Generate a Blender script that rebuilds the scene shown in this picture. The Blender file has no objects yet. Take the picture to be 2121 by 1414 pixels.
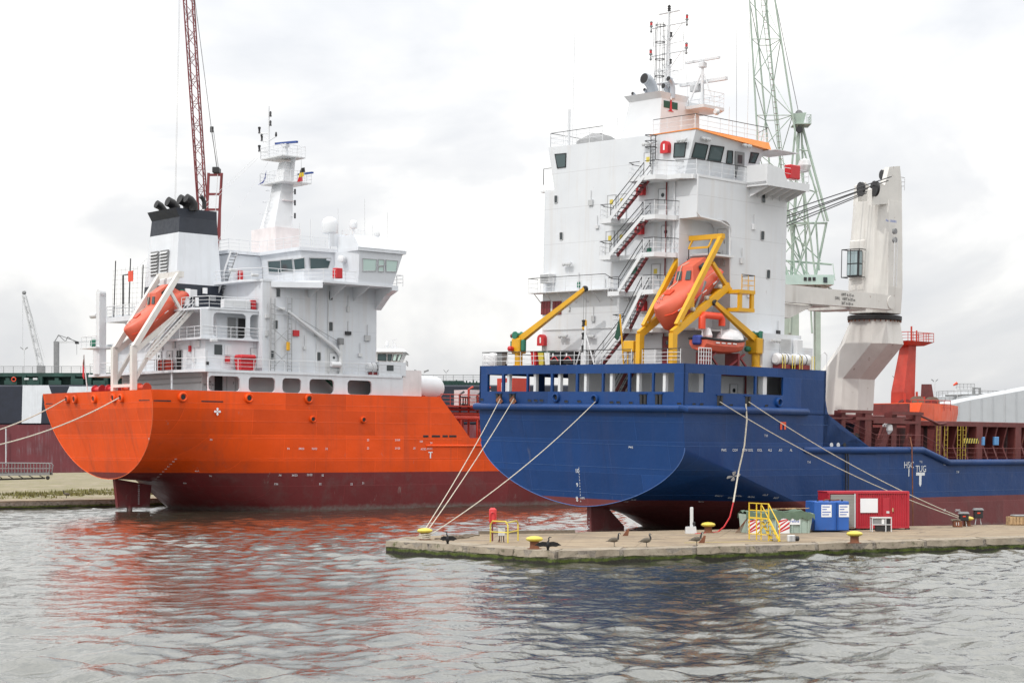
import bpy, math, random
import numpy as np
from mathutils import Vector as V, Matrix as Mx
random.seed(7)
rng = np.random.default_rng(5)
SC = bpy.context.scene
COL = SC.collection
R = math.radians

# ------------------------------------------------------------------ camera, sky, sun, exposure
EYE, FOC, CX, HY = 5.9, 3700.0, 1060.5, 938.0        # eye height, focal length and horizon measured in the photograph
cd = bpy.data.cameras.new('camera')
cd.sensor_width = 36; cd.lens = FOC / 2121 * 36; cd.shift_y = (HY - 707) / 2121
cd.clip_start = 0.5; cd.clip_end = 6000
cam = bpy.data.objects.new('camera', cd); COL.objects.link(cam)
cam.location = (0, 0, EYE); cam.rotation_euler = (R(90), 0, 0)
SC.camera = cam

SUN_EL, SUN_AZ = R(48), math.atan2(-0.56, -0.66)     # behind the camera and a little to its side
sd = V((math.sin(SUN_AZ) * math.cos(SUN_EL), math.cos(SUN_AZ) * math.cos(SUN_EL), math.sin(SUN_EL)))
sl = bpy.data.lights.new('sun', 'SUN'); sl.energy = 2.3; sl.angle = R(1.5); sl.color = (1, .96, .9)
so = bpy.data.objects.new('sun', sl); COL.objects.link(so)
so.rotation_euler = (-sd).to_track_quat('-Z', 'Y').to_euler()

w = bpy.data.worlds.new('World'); SC.world = w; w.use_nodes = True
nt = w.node_tree; nt.nodes.clear()
def WN(t, **k):
    n = nt.nodes.new(t)
    for a, b in k.items(): setattr(n, a, b)
    return n
out = WN('ShaderNodeOutputWorld'); bg = WN('ShaderNodeBackground')
sky = WN('ShaderNodeTexSky', sky_type='NISHITA', sun_disc=False, sun_elevation=SUN_EL, sun_rotation=SUN_AZ, dust_density=2.0)
tc = WN('ShaderNodeTexCoord'); mp = WN('ShaderNodeMapping'); mp.inputs['Scale'].default_value = (1, 1, 2.2); mp.inputs['Location'].default_value = (3.1, 1.7, .4)
n1 = WN('ShaderNodeTexNoise'); n1.inputs['Scale'].default_value = 4.2; n1.inputs['Detail'].default_value = 7; n1.inputs['Roughness'].default_value = .52; n1.inputs['Distortion'].default_value = .35
rp = WN('ShaderNodeValToRGB')
e = rp.color_ramp.elements
e[0].position = .35; e[0].color = (.96, .985, 1.03, 1)
e[1].position = .58; e[1].color = (1.55, 1.53, 1.48, 1)
x_ = rp.color_ramp.elements.new(.47); x_.color = (1.16, 1.165, 1.175, 1)
sm = WN('ShaderNodeMix', data_type='RGBA', blend_type='MULTIPLY'); sm.inputs[0].default_value = 1; sm.inputs[7].default_value = (.09, .09, .09, 1)
mx = WN('ShaderNodeMix', data_type='RGBA'); mx.inputs[0].default_value = .93
L = nt.links.new
L(tc.outputs['Generated'], mp.inputs[0]); L(mp.outputs[0], n1.inputs[0]); L(n1.outputs[0], rp.inputs[0])
L(sky.outputs[0], sm.inputs[6]); L(sm.outputs[2], mx.inputs[6]); L(rp.outputs[0], mx.inputs[7]); L(mx.outputs[2], bg.inputs[0])
sx = WN('ShaderNodeSeparateXYZ'); L(tc.outputs['Generated'], sx.inputs[0])          # overcast sky: the zenith is brighter than the horizon
g1 = WN('ShaderNodeMath', operation='MAXIMUM'); L(sx.outputs[2], g1.inputs[0]); g1.inputs[1].default_value = 0
g2 = WN('ShaderNodeMath', operation='MULTIPLY_ADD'); L(g1.outputs[0], g2.inputs[0]); g2.inputs[1].default_value = 1.75; g2.inputs[2].default_value = .92
L(g2.outputs[0], bg.inputs[1])
L(bg.outputs[0], out.inputs[0])
SC.view_settings.view_transform = 'Standard'; SC.view_settings.look = 'None'
SC.view_settings.exposure = -.46; SC.view_settings.gamma = 1.0; SC.view_settings.use_curve_mapping = False

# ------------------------------------------------------------------ helpers: frames, meshes, things
class Frame:
    """a place's own axes: origin, heading and list (degrees); at() turns a photo pixel into a point on one of its planes"""
    def __init__(s, o, head=0, lst=0):
        s.m = Mx.Translation(o) @ Mx.Rotation(R(head), 4, 'Z') @ Mx.Rotation(R(lst), 4, 'X'); s.i = s.m.inverted()
    def at(s, px, py, **k):
        d = s.i.to_3x3() @ V(((px - CX) / FOC, 1, (HY - py) / FOC)); c = s.i @ V((0, 0, EYE))
        a, v = list(k.items())[0]; j = 'xyz'.index(a)
        return c + d * ((v - c[j]) / d[j])
W0 = Frame((0, 0, 0))
def caster(mb, fr):
    """pixel -> point and outward normal on a built shell, in the frame's own axes"""
    from mathutils.bvhtree import BVHTree
    tr = BVHTree.FromPolygons([V(p) for p in mb.v], mb.f)
    def f(px, py):
        d = (fr.i.to_3x3() @ V(((px - CX) / FOC, 1, (HY - py) / FOC))).normalized(); c = fr.i @ V((0, 0, EYE)); p, n, _, _ = tr.ray_cast(c, d)
        if p is None: return None, None
        return p, (n if n.dot(d) < 0 else -n).normalized()
    return f
OFF = {}
class MB:
    def __init__(s): s.v, s.f = [], []
    def add(s, vs, fs):
        n = len(s.v); s.v += [tuple(p) for p in vs]; s.f += [tuple(i + n for i in f) for f in fs]; return s
    def box(s, a, b):
        (x0, y0, z0), (x1, y1, z1) = a, b
        return s.add([(x0, y0, z0), (x1, y0, z0), (x1, y1, z0), (x0, y1, z0), (x0, y0, z1), (x1, y0, z1), (x1, y1, z1), (x0, y1, z1)],
                     [(0, 3, 2, 1), (4, 5, 6, 7), (0, 1, 5, 4), (1, 2, 6, 5), (2, 3, 7, 6), (3, 0, 4, 7)])
    def bev(s, a, b, c):
        """box with chamfered edges"""
        lo, hi = V(a), V(b); c = min(c, .49 * min(abs(hi[i] - lo[i]) for i in range(3)))
        import itertools
        vs, idx = [], {}
        for sx, sy, sz in itertools.product((0, 1), repeat=3):
            p = V((hi.x if sx else lo.x, hi.y if sy else lo.y, hi.z if sz else lo.z))
            for ax in range(3):
                q = p.copy()
                for o in range(3):
                    if o != ax: q[o] += -c if (sx, sy, sz)[o] else c
                idx[(sx, sy, sz, ax)] = len(vs); vs.append(q)
        fs = []
        for ax in range(3):
            o1, o2 = [k for k in range(3) if k != ax]
            for d in (0, 1):
                q = []
                for u, v_ in ((0, 0), (1, 0), (1, 1), (0, 1)):
                    t = [0, 0, 0]; t[ax] = d; t[o1] = u; t[o2] = v_; q.append(idx[(*t, ax)])
                fs.append(q if (d == 1) == (ax != 1) else q[::-1])
            for u in (0, 1):
                for v_ in (0, 1):
                    t0 = [0, 0, 0]; t0[o1] = u; t0[o2] = v_; t1 = list(t0); t1[ax] = 1
                    fs.append([idx[(*t0, o1)], idx[(*t1, o1)], idx[(*t1, o2)], idx[(*t0, o2)]])
        for sx, sy, sz in itertools.product((0, 1), repeat=3): fs.append([idx[(sx, sy, sz, a_)] for a_ in range(3)])
        return s.add(vs, fs)
    def tube(s, p, q, r, n=8, r2=None, cap=True):
        p, q = V(p), V(q); d = (q - p); r2 = r if r2 is None else r2
        u = d.orthogonal().normalized(); w_ = d.normalized().cross(u)
        vs = []
        for c, rr in ((p, r), (q, r2)):
            for i in range(n):
                a = 2 * math.pi * (i + .5) / n; vs.append(c + (u * math.cos(a) + w_ * math.sin(a)) * rr)
        fs = [(i, (i + 1) % n, n + (i + 1) % n, n + i) for i in range(n)]
        if cap: fs += [tuple(range(n))[::-1], tuple(range(n, 2 * n))]
        return s.add(vs, fs)
    def pipe(s, pts, r, n=8, closed=False):
        pts = [V(p) for p in pts]; m = len(pts); vs = []
        rr = r if isinstance(r, (list, tuple)) else [r] * m
        up = None
        for k, p in enumerate(pts):
            a = pts[k - 1] if (k or closed) else p; b = pts[(k + 1) % m] if (k < m - 1 or closed) else p
            t = (b - a).normalized()
            if up is None: up = t.orthogonal().normalized()
            up = (up - t * up.dot(t))
            up = up.normalized() if up.length > 1e-4 else t.orthogonal().normalized()
            w_ = t.cross(up)
            for i in range(n):
                an = 2 * math.pi * (i + .5) / n; vs.append(p + (up * math.cos(an) + w_ * math.sin(an)) * rr[k])
        fs = []
        for k in range(m if closed else m - 1):
            k2 = (k + 1) % m
            for i in range(n): fs.append((k * n + i, k * n + (i + 1) % n, k2 * n + (i + 1) % n, k2 * n + i))
        if not closed: fs += [tuple(range(n))[::-1], tuple(range((m - 1) * n, m * n))]
        return s.add(vs, fs)
    def beam(s, p, q, w_, h, up=(0, 0, 1), w2=None, h2=None):
        p, q = V(p), V(q); t = (q - p).normalized(); up = V(up)
        sd_ = t.cross(up); sd_ = sd_.normalized() if sd_.length > 1e-4 else t.orthogonal().normalized()
        up = sd_.cross(t).normalized(); vs = []
        for c, a, b in ((p, w_, h), (q, w2 or w_, h2 or h)):
            for i, j in ((-1, -1), (1, -1), (1, 1), (-1, 1)): vs.append(c + sd_ * (a / 2 * i) + up * (b / 2 * j))
        return s.add(vs, [(3, 2, 1, 0), (4, 5, 6, 7), (0, 1, 5, 4), (1, 2, 6, 5), (2, 3, 7, 6), (3, 0, 4, 7)])
    def prism(s, poly, vec):
        n = len(poly); vec = V(vec); vs = [V(p) for p in poly] + [V(p) + vec for p in poly]
        return s.add(vs, [tuple(range(n))[::-1], tuple(range(n, 2 * n))] + [(i, (i + 1) % n, n + (i + 1) % n, n + i) for i in range(n)])
    def hull8(s, bot, top):
        """a block from a bottom and a top ring"""
        n = len(bot)
        return s.add(list(bot) + list(top), [tuple(range(n))[::-1], tuple(range(n, 2 * n))] + [(i, (i + 1) % n, n + (i + 1) % n, n + i) for i in range(n)])
    def lathe(s, prof, c=(0, 0, 0), ax=(0, 0, 1), n=16):
        c, ax = V(c), V(ax).normalized(); u = ax.orthogonal().normalized(); w_ = ax.cross(u); vs = []
        for r, z in prof:
            for i in range(n):
                a = 2 * math.pi * i / n; vs.append(c + ax * z + (u * math.cos(a) + w_ * math.sin(a)) * max(r, 1e-3))
        fs = []
        for k in range(len(prof) - 1):
            for i in range(n): fs.append((k * n + i, k * n + (i + 1) % n, (k + 1) * n + (i + 1) % n, (k + 1) * n + i))
        fs += [tuple(range(n))[::-1], tuple(range((len(prof) - 1) * n, len(prof) * n))]
        return s.add(vs, fs)
    def loft(s, secs, cap=True, closed=True):
        n = len(secs[0]); vs = [p for q in secs for p in q]; fs = []
        for k in range(len(secs) - 1):
            for i in range(n if closed else n - 1): fs.append((k * n + i, k * n + (i + 1) % n, (k + 1) * n + (i + 1) % n, (k + 1) * n + i))
        if cap: fs += [tuple(range(n))[::-1], tuple(range((len(secs) - 1) * n, len(secs) * n))]
        return s.add(vs, fs)
    def panel(s, o, u, v, Wd, Ht, holes=(), t=.08, fil=0.0):
        """a wall of thickness t with rectangular openings (u0,u1,v0,v1), their corners filled by fil"""
        o, u, v = V(o), V(u).normalized(), V(v).normalized(); nn = u.cross(v)
        us = sorted({0, Wd, *[h for q in holes for h in q[:2]]}); vs_ = sorted({0, Ht, *[h for q in holes for h in q[2:]]})
        us = [a for a in us if 0 <= a <= Wd]; vs_ = [a for a in vs_ if 0 <= a <= Ht]
        full = lambda i, j: 0 <= i < len(us) - 1 and 0 <= j < len(vs_) - 1 and not any(h[0] - 1e-6 < (us[i] + us[i + 1]) / 2 < h[1] and h[2] < (vs_[j] + vs_[j + 1]) / 2 < h[3] for h in holes)
        P = lambda a, b, c: o + u * a + v * b - nn * c
        ix = {}; V_ = []; F_ = []
        def g(i, j, k):
            if (i, j, k) not in ix: ix[(i, j, k)] = len(V_); V_.append(P(us[i], vs_[j], t * k))
            return ix[(i, j, k)]
        for i in range(len(us) - 1):
            for j in range(len(vs_) - 1):
                if not full(i, j): continue
                F_.append((g(i, j, 0), g(i + 1, j, 0), g(i + 1, j + 1, 0), g(i, j + 1, 0)))
                F_.append((g(i, j + 1, 1), g(i + 1, j + 1, 1), g(i + 1, j, 1), g(i, j, 1)))
                for (a, b), (di, dj) in (((( i, j), (i + 1, j)), (0, -1)), (((i + 1, j), (i + 1, j + 1)), (1, 0)), (((i + 1, j + 1), (i, j + 1)), (0, 1)), (((i, j + 1), (i, j)), (-1, 0))):
                    if not full(i + di, j + dj): F_.append((g(*b, 0), g(*a, 0), g(*a, 1), g(*b, 1)))
        s.add(V_, F_)
        if fil:
            for h in holes:
                for a, sa in ((h[0], 1), (h[1], -1)):
                    for b, sb in ((h[2], 1), (h[3], -1)):
                        if (b <= 1e-6 and sb > 0) or (b >= Ht - 1e-6 and sb < 0): continue
                        poly = [(a, b)] + [(a + sa * fil * (1 - math.cos(x)), b + sb * fil * (1 - math.sin(x))) for x in [math.pi / 2 * k / 5 for k in range(6)]]
                        if sa * sb > 0: poly = poly[::-1]
                        s.prism([P(a_, b_, .001) for a_, b_ in poly], -nn * (t - .002))
        return s

def mesh(mb, name, mat=None, smooth=False):
    m = bpy.data.meshes.new(name); m.from_pydata([tuple(p) for p in mb.v], [], mb.f)
    if smooth:
        m.polygons.foreach_set('use_smooth', [True] * len(m.polygons))
        m.set_sharp_from_angle(angle=R(40)) if hasattr(m, 'set_sharp_from_angle') else None
    if mat: m.materials.append(mat)
    m.update(); return m
def fixn(mb):
    """outward faces for closed lofts"""
    import bmesh
    m = bpy.data.meshes.new('t'); m.from_pydata([tuple(p) for p in mb.v], [], mb.f); b = bmesh.new(); b.from_mesh(m)
    bmesh.ops.recalc_face_normals(b, faces=b.faces); r = MB(); r.v = [tuple(x.co) for x in b.verts]; b.verts.index_update(); r.f = [tuple(x.index for x in f.verts) for f in b.faces]
    b.free(); bpy.data.meshes.remove(m); return r
def thing(name, label, cat, frame=W0, loc=(0, 0, 0), group=None):
    o = bpy.data.objects.new(name, None); COL.objects.link(o); o.empty_display_size = .3
    o.matrix_world = frame.m @ Mx.Translation(loc); OFF[o] = V(loc)
    o['label'] = label; o['category'] = cat
    if group: o['group'] = group
    return o
def part(par, name, mb, mat, smooth=False, label=None):
    off = OFF[par]; m = mesh(mb, name, mat, smooth)
    if off.length: m.transform(Mx.Translation(-off))
    o = bpy.data.objects.new(name, m); COL.objects.link(o); o.parent = par; OFF[o] = off
    if label: o['label'] = label
    return o
def solo(name, label, cat, mb, mat, frame=W0, loc=(0, 0, 0), group=None, smooth=False):
    m = mesh(mb, name, mat, smooth); m.transform(Mx.Translation(-V(loc)))
    o = bpy.data.objects.new(name, m); COL.objects.link(o); o.matrix_world = frame.m @ Mx.Translation(loc); OFF[o] = V(loc)
    o['label'] = label; o['category'] = cat
    if group: o['group'] = group
    return o
def struct(name, mb, mat, frame=W0, smooth=False, kind='structure'):
    o = bpy.data.objects.new(name, mesh(mb, name, mat, smooth)); COL.objects.link(o); o.matrix_world = frame.m; o['kind'] = kind; OFF[o] = V((0, 0, 0)); return o
def inst(par, name, m, mtx):
    o = bpy.data.objects.new(name, m); COL.objects.link(o); o.parent = par; OFF[o] = OFF[par]
    o.matrix_local = Mx.Translation(-OFF[par]) @ mtx; return o
UNIT = {}
def unit(mat, n=6):
    k = (mat.name, n)
    if k not in UNIT: UNIT[k] = mesh(MB().tube((0, 0, 0), (0, 0, 1), 1, n), 'rod', mat, True)
    return UNIT[k]
def rod(par, name, p, q, r, mat, n=6):
    p, q = V(p), V(q); d = q - p
    q4 = d.to_track_quat('Z', 'Y').to_matrix().to_4x4()
    return inst(par, name, unit(mat, n), Mx.Translation(p) @ q4 @ Mx.Diagonal((r, r, d.length, 1)))
def clone(root, frame, loc, rotz=0, label=None):
    r = root.copy(); COL.objects.link(r); r.matrix_world = frame.m @ Mx.Translation(loc) @ Mx.Rotation(rotz, 4, 'Z'); OFF[r] = V(loc)
    if label: r['label'] = label
    for c in list(root.children):
        k = c.copy(); COL.objects.link(k); k.parent = r
        for g in list(c.children):
            h = g.copy(); COL.objects.link(h); h.parent = k
    return r
def text(par, name, body, size, o, u, v, mat, ex=.004, align='CENTER', out=.006):
    c = bpy.data.curves.new('t', 'FONT'); c.body = body; c.size = size; c.extrude = ex; c.align_x = align; c.align_y = 'CENTER'; c.resolution_u = 2
    t = bpy.data.objects.new('t', c); COL.objects.link(t)
    m = bpy.data.meshes.new_from_object(t.evaluated_get(bpy.context.evaluated_depsgraph_get())); bpy.data.objects.remove(t)
    m.name = name; m.materials.clear(); m.materials.append(mat)
    u, v = V(u).normalized(), V(v).normalized(); n = u.cross(v)
    mt = Mx((u.to_4d(), v.to_4d(), n.to_4d(), (0, 0, 0, 1))).transposed(); mt[3] = (0, 0, 0, 1)
    for i in range(3): mt[i][3] = (V(o) + n * out)[i]
    return inst(par, name, m, mt)
def stamp(par, cast, body, px, py, size, mat, name='lettering'):
    """painted lettering lying on a shell"""
    p, n = cast(px, py)
    if p is None: return
    u = V((0, 0, 1)).cross(n).normalized(); return text(par, name, body, size, p, u, n.cross(u), mat, out=.025)
def seam(par, secs, zs, mat, side=True, r_=.018, xmax=60):
    """raised weld seams: level lines round one side of a lofted shell, and straight across its stern"""
    def cr(ring, z):
        h = ring[:len(ring) // 2 + 1]
        for a, b_ in zip(h, h[1:]):
            if (a.z - z) * (b_.z - z) <= 0 and abs(a.z - b_.z) > 1e-6: return a.lerp(b_, (a.z - z) / (a.z - b_.z))
    for z in zs:
        pts = [q for q in (cr(g, z) for g in secs if g[0].x < xmax) if q is not None]
        if side and len(pts) > 2: part(par, 'weld_seam', MB().pipe([q - V((0, .004, 0)) for q in pts], r_, 4), mat)
        q = cr(secs[0], z)
        if q is not None: part(par, 'weld_seam', MB().tube((q.x - .004, q.y + .03, z), (q.x - .004, -q.y - .03, z), r_, 4), mat)
def railing(par, pts, h=1.05, mat=None, top=None, n=3, sp=1.6, r=.024, closed=False, names=('railing', 'rail', 'stanchion')):
    """top rail with its lower rails and posts as sub-parts"""
    mat = mat or M['white']; top = top or mat; pts = [V(p) for p in pts]
    up = V((0, 0, 1))
    rl = part(par, names[0], MB().pipe([p + up * h for p in pts], r * 1.2, 6), top, True)
    for k in range(1, n): part(rl, names[1], MB().pipe([p + up * h * k / n for p in pts], r * .75, 5), mat, True)
    for a, b in zip(pts, pts[1:]):
        m = max(1, round((b - a).length / sp))
        for i in range(m + (b is pts[-1])):
            p = a.lerp(b, i / m); rod(rl, names[2], p, p + up * h, r, mat, 5)
    return rl
def stair(par, p, q, wd, side, mat_s, mat_t, nt_=10, hand=None, mats2=None, tread=(.22, .03)):
    """flight from p up to q (one edge), width wd towards side"""
    p, q, sd_ = V(p), V(q), V(side).normalized() * wd
    st = part(par, 'stair', MB().beam(p, q, .05, .26), mat_s)
    part(st, 'stringer', MB().beam(p + sd_, q + sd_, .05, .26), mats2 or mat_s)
    d = q - p; fw = V((d.x, d.y, 0)).normalized()
    tm = mesh(MB().box((-.5, -.5, -.5), (.5, .5, .5)), 'tread', mat_t)
    x_, y_, z_ = fw, sd_.normalized(), V((0, 0, 1))
    for i in range(nt_):
        c = p.lerp(q, (i + .6) / nt_) + sd_ / 2
        mt = Mx(((x_.x * tread[0], y_.x * (wd - .06), 0, c.x), (x_.y * tread[0], y_.y * (wd - .06), 0, c.y), (0, 0, tread[1], c.z), (0, 0, 0, 1)))
        inst(st, 'tread', tm, mt)
    if hand:
        for o_ in (V((0, 0, 0)), sd_):
            up = V((0, 0, .95))
            part(st, 'handrail', MB().pipe([p + o_ + up * .2, p + o_ + up, q + o_ + up, q + o_ + up * .25], .028, 6), hand, True)
            part(st, 'handrail', MB().pipe([p + o_ + up * .55, q + o_ + up * .55], .02, 5), hand, True)
    return st
def door(par, o, u, mat, wd=.75, ht=1.85, fr=None, port=True, name='door'):
    """a steel door with a raised rim, lying on the wall whose horizontal direction is u"""
    o, u = V(o), V(u).normalized(); v = V((0, 0, 1)); n = u.cross(v)
    P = lambda a, b, c: o + u * a + v * b + n * c
    d = part(par, name, MB().prism([P(-wd / 2, 0, .01), P(wd / 2, 0, .01), P(wd / 2, ht, .01), P(-wd / 2, ht, .01)], n * .05), mat)
    part(d, 'frame', MB().pipe([P(-wd / 2 - .05, -.03, .05), P(wd / 2 + .05, -.03, .05), P(wd / 2 + .05, ht + .03, .05), P(-wd / 2 - .05, ht + .03, .05)], .045, 6, True), fr or M['trimgrey'], True)
    rod(d, 'handle', P(wd * .3, ht * .45, .06), P(wd * .3, ht * .6, .12), .02, M['dark'])
    if port: part(d, 'porthole', MB().lathe([(.15, 0), (.15, .02), (.11, .025)], P(0, ht * .78, .06), n, 14), M['glass'])
    return d
def window(par, o, u, wd, ht, mat=None, fr=None, v=(0, 0, 1), name='window', fw=.06, top=None):
    """glass with a raised frame; top = (du0, du1) slants the upper corners"""
    o, u, v = V(o), V(u).normalized(), V(v).normalized(); n = u.cross(v); a, b = top or (0, 0)
    P = lambda x, y, z: o + u * x + v * y + n * z
    q = [(-wd / 2, -ht / 2), (wd / 2, -ht / 2), (wd / 2 + b, ht / 2), (-wd / 2 + a, ht / 2)]
    g = part(par, name, MB().prism([P(x, y, .004) for x, y in q], n * .02), mat or M['glass'])
    c = min(.12, ht * .15)
    pts = []
    for i in range(4):
        p0, p1, p2 = V(q[i - 1]), V(q[i]), V(q[(i + 1) % 4])
        e0, e1 = (p0 - p1).normalized(), (p2 - p1).normalized()
        pts += [p1 + e0 * c, p1 + (e0 + e1) * c * .3, p1 + e1 * c]
    part(g, 'frame', MB().pipe([P(p.x, p.y, .025) for p in pts], fw / 2, 6, True), fr or M['dark'], True)
    return g

# ------------------------------------------------------------------ materials
M = {}
def N(t, ty, **k):
    n = t.nodes.new(ty)
    for a, b in k.items():
        if a.startswith('i_'): n.inputs[int(a[2:])].default_value = b
        else: setattr(n, a, b)
    return n
def mixc(t, fac, a, b, bt='MIX'):
    n = t.nodes.new('ShaderNodeMix'); n.data_type = 'RGBA'; n.blend_type = bt
    for i, x in ((0, fac), (6, a), (7, b)):
        if hasattr(x, 'links'): t.links.new(x, n.inputs[i])
        else: n.inputs[i].default_value = x if i == 0 else (*x, 1)
    return n.outputs[2]
def noise(t, co, sc, det=4, rough=.55, scale=None, dist=0):
    if scale:
        m = t.nodes.new('ShaderNodeMapping'); m.inputs['Scale'].default_value = scale; t.links.new(co, m.inputs[0]); co = m.outputs[0]
    n = t.nodes.new('ShaderNodeTexNoise'); n.inputs['Scale'].default_value = sc; n.inputs['Detail'].default_value = det; n.inputs['Roughness'].default_value = rough; n.inputs['Distortion'].default_value = dist
    t.links.new(co, n.inputs[0]); return n.outputs[0]
def ramp(t, x, a, b, va=0., vb=1.):
    n = t.nodes.new('ShaderNodeMapRange'); n.inputs[1].default_value = a; n.inputs[2].default_value = b; n.inputs[3].default_value = va; n.inputs[4].default_value = vb
    t.links.new(x, n.inputs[0]); return n.outputs[0]
def math_(t, op, a, b=None):
    n = t.nodes.new('ShaderNodeMath'); n.operation = op
    for i, x in enumerate((a, b)):
        if x is None: continue
        if hasattr(x, 'links'): t.links.new(x, n.inputs[i])
        else: n.inputs[i].default_value = x
    return n.outputs[0]
def base(name):
    m = bpy.data.materials.new(name); m.use_nodes = True; t = m.node_tree; b = t.nodes['Principled BSDF']
    tc = t.nodes.new('ShaderNodeTexCoord'); M[name] = m
    return m, t, b, tc.outputs['Object']
def bump(t, b, h, s, d=.02):
    n = t.nodes.new('ShaderNodeBump'); n.inputs['Strength'].default_value = s; n.inputs['Distance'].default_value = d
    t.links.new(h, n.inputs['Height']); t.links.new(n.outputs[0], b.inputs['Normal']); return n
def paint(name, col, rough=.45, metal=0, var=.1, sc=.7, streak=0., rust=0., bmp=.15, dirt=(.16, .12, .085), rustc=(.16, .055, .018)):
    m, t, b, co = base(name)
    c = mixc(t, 1, col, (1, 1, 1), 'MULTIPLY')
    f = ramp(t, noise(t, co, sc, 5), .3, .7, 1 - var, 1 + var)
    cc = t.nodes.new('ShaderNodeCombineColor'); [t.links.new(f, cc.inputs[i]) for i in range(3)]
    c = mixc(t, 1, c, cc.outputs[0], 'MULTIPLY')
    if streak:
        s = math_(t, 'MULTIPLY', ramp(t, noise(t, co, 1.6, 5, .6, (1, 1, .07)), .5, .78), ramp(t, noise(t, co, .35, 3), .35, .65))
        c = mixc(t, math_(t, 'MULTIPLY', s, streak), c, dirt)
    if rust:
        s = ramp(t, math_(t, 'ADD', math_(t, 'MULTIPLY', noise(t, co, 2.3, 8, .65), .6), math_(t, 'MULTIPLY', noise(t, co, 2.0, 5, .6, (1, 1, .12)), .4)), .66 - rust * .12, .72 - rust * .08)
        c = mixc(t, s, c, rustc)
    t.links.new(c, b.inputs['Base Color']); b.inputs['Metallic'].default_value = metal
    t.links.new(ramp(t, noise(t, co, 2.5, 4), .3, .7, rough - .08, rough + .1), b.inputs['Roughness'])
    if bmp: bump(t, b, noise(t, co, 1.1, 4), bmp, .03)
    return m
def hullmat(name, up, low, zb, seam=(5.5, 2.3), worn=.3, topz=None, topc=None):
    """shell plating: paint above and below the boot line, weld seams and plate to plate variation, scuffs"""
    m, t, b, co = base(name)
    sp = t.nodes.new('ShaderNodeSeparateXYZ'); t.links.new(co, sp.inputs[0])
    cb = t.nodes.new('ShaderNodeCombineXYZ'); t.links.new(math_(t, 'ADD', sp.outputs[0], sp.outputs[1]), cb.inputs[0]); t.links.new(sp.outputs[2], cb.inputs[1])
    br = t.nodes.new('ShaderNodeTexBrick'); t.links.new(cb.outputs[0], br.inputs['Vector'])
    br.inputs['Color1'].default_value = (.74, .74, .74, 1); br.inputs['Color2'].default_value = (1.18, 1.18, 1.18, 1); br.inputs['Mortar'].default_value = (1.5, 1.45, 1.4, 1)
    br.inputs['Scale'].default_value = 1; br.inputs['Mortar Size'].default_value = .022; br.inputs['Mortar Smooth'].default_value = .6; br.inputs['Brick Width'].default_value = seam[0]; br.inputs['Row Height'].default_value = seam[1]
    big = ramp(t, noise(t, co, .18, 4), .3, .7, .88, 1.12)
    lo = ramp(t, sp.outputs[2], zb - .012, zb + .012)
    c = mixc(t, lo, low, up)
    if topz: c = mixc(t, ramp(t, sp.outputs[2], topz - .02, topz + .02), c, topc)
    cc = t.nodes.new('ShaderNodeCombineColor'); [t.links.new(big, cc.inputs[i]) for i in range(3)]
    c = mixc(t, 1, mixc(t, .6, c, mixc(t, 1, c, br.outputs[0], 'MULTIPLY')), cc.outputs[0], 'MULTIPLY')
    # vertical runs of dirt, pale scuffs
    st = math_(t, 'MULTIPLY', ramp(t, noise(t, co, 1.1, 5, .6, (1, 1, .06)), .52, .8), .35 * worn)
    c = mixc(t, st, c, (.09, .06, .05))
    sc = ramp(t, noise(t, co, .9, 9, .72, (1, 1, .4)), .64, .69, 0, .5 * worn)
    c = mixc(t, sc, c, (.25, .22, .2))
    low_w = math_(t, 'MULTIPLY', ramp(t, noise(t, co, .5, 9, .7), .5, .72), math_(t, 'MULTIPLY', ramp(t, sp.outputs[2], zb, zb - .3), .5))
    c = mixc(t, low_w, c, (.12, .075, .07))
    # scum along the waterline
    wl = math_(t, 'MULTIPLY', ramp(t, math_(t, 'ADD', sp.outputs[2], math_(t, 'MULTIPLY', noise(t, co, .8, 7, .7), 1.1)), 1.15, .75), ramp(t, noise(t, co, 3, 6, .7), .35, .6, .25, .8))
    c = mixc(t, wl, c, (.17, .155, .14))
    t.links.new(c, b.inputs['Base Color'])
    t.links.new(ramp(t, noise(t, co, .6, 5), .3, .7, .3, .5), b.inputs['Roughness'])
    b.inputs['Specular IOR Level'].default_value = .3
    h = math_(t, 'ADD', math_(t, 'MULTIPLY', br.outputs['Fac'], -.25), math_(t, 'MULTIPLY', noise(t, co, .5, 4), 2.0))
    bump(t, b, h, .5, .06)
    return m
WHITE = (.64, .655, .675)
paint('white', WHITE, .42, var=.04, streak=.16, bmp=.1)
paint('whiteold', (.62, .605, .575), .5, var=.06, streak=.4, rust=.45, bmp=.15)
paint('paleblue', (.63, .655, .69), .42, var=.05, streak=.25, bmp=.12)
paint('trimgrey', (.45, .46, .47), .5)
paint('lightgrey', (.58, .59, .60), .5, var=.08)
paint('grey', (.22, .225, .23), .55, var=.12)
paint('dark', (.018, .018, .02), .5, var=.2)
paint('black', (.012, .012, .013), .55, var=.2)
paint('maroon', (.17, .018, .022), .5, var=.12)
paint('deckred', (.13, .028, .026), .6, var=.2, sc=1.5, streak=.25, rust=.2)
paint('red', (.50, .018, .024), .45, var=.08)
paint('yellow', (.64, .34, .012), .42, var=.07, streak=.2, rust=.12)
paint('paleyellow', (.60, .48, .07), .5, var=.12, rust=.35, streak=.3)
paint('orange', (.72, .085, .022), .45, var=.07)
paint('boatorange', (.60, .11, .06), .42, var=.09, streak=.2, sc=.9)
paint('hotorange', (.66, .058, .018), .42, var=.1, streak=.2)
paint('rooforange', (.72, .22, .03), .5, var=.06)
paint('green', (.02, .16, .10), .5)
paint('darkgreen', (.008, .06, .035), .55)
paint('mint', (.33, .41, .35), .5, var=.1, rust=.25)
paint('lime', (.30, .42, .07), .5)
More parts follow.
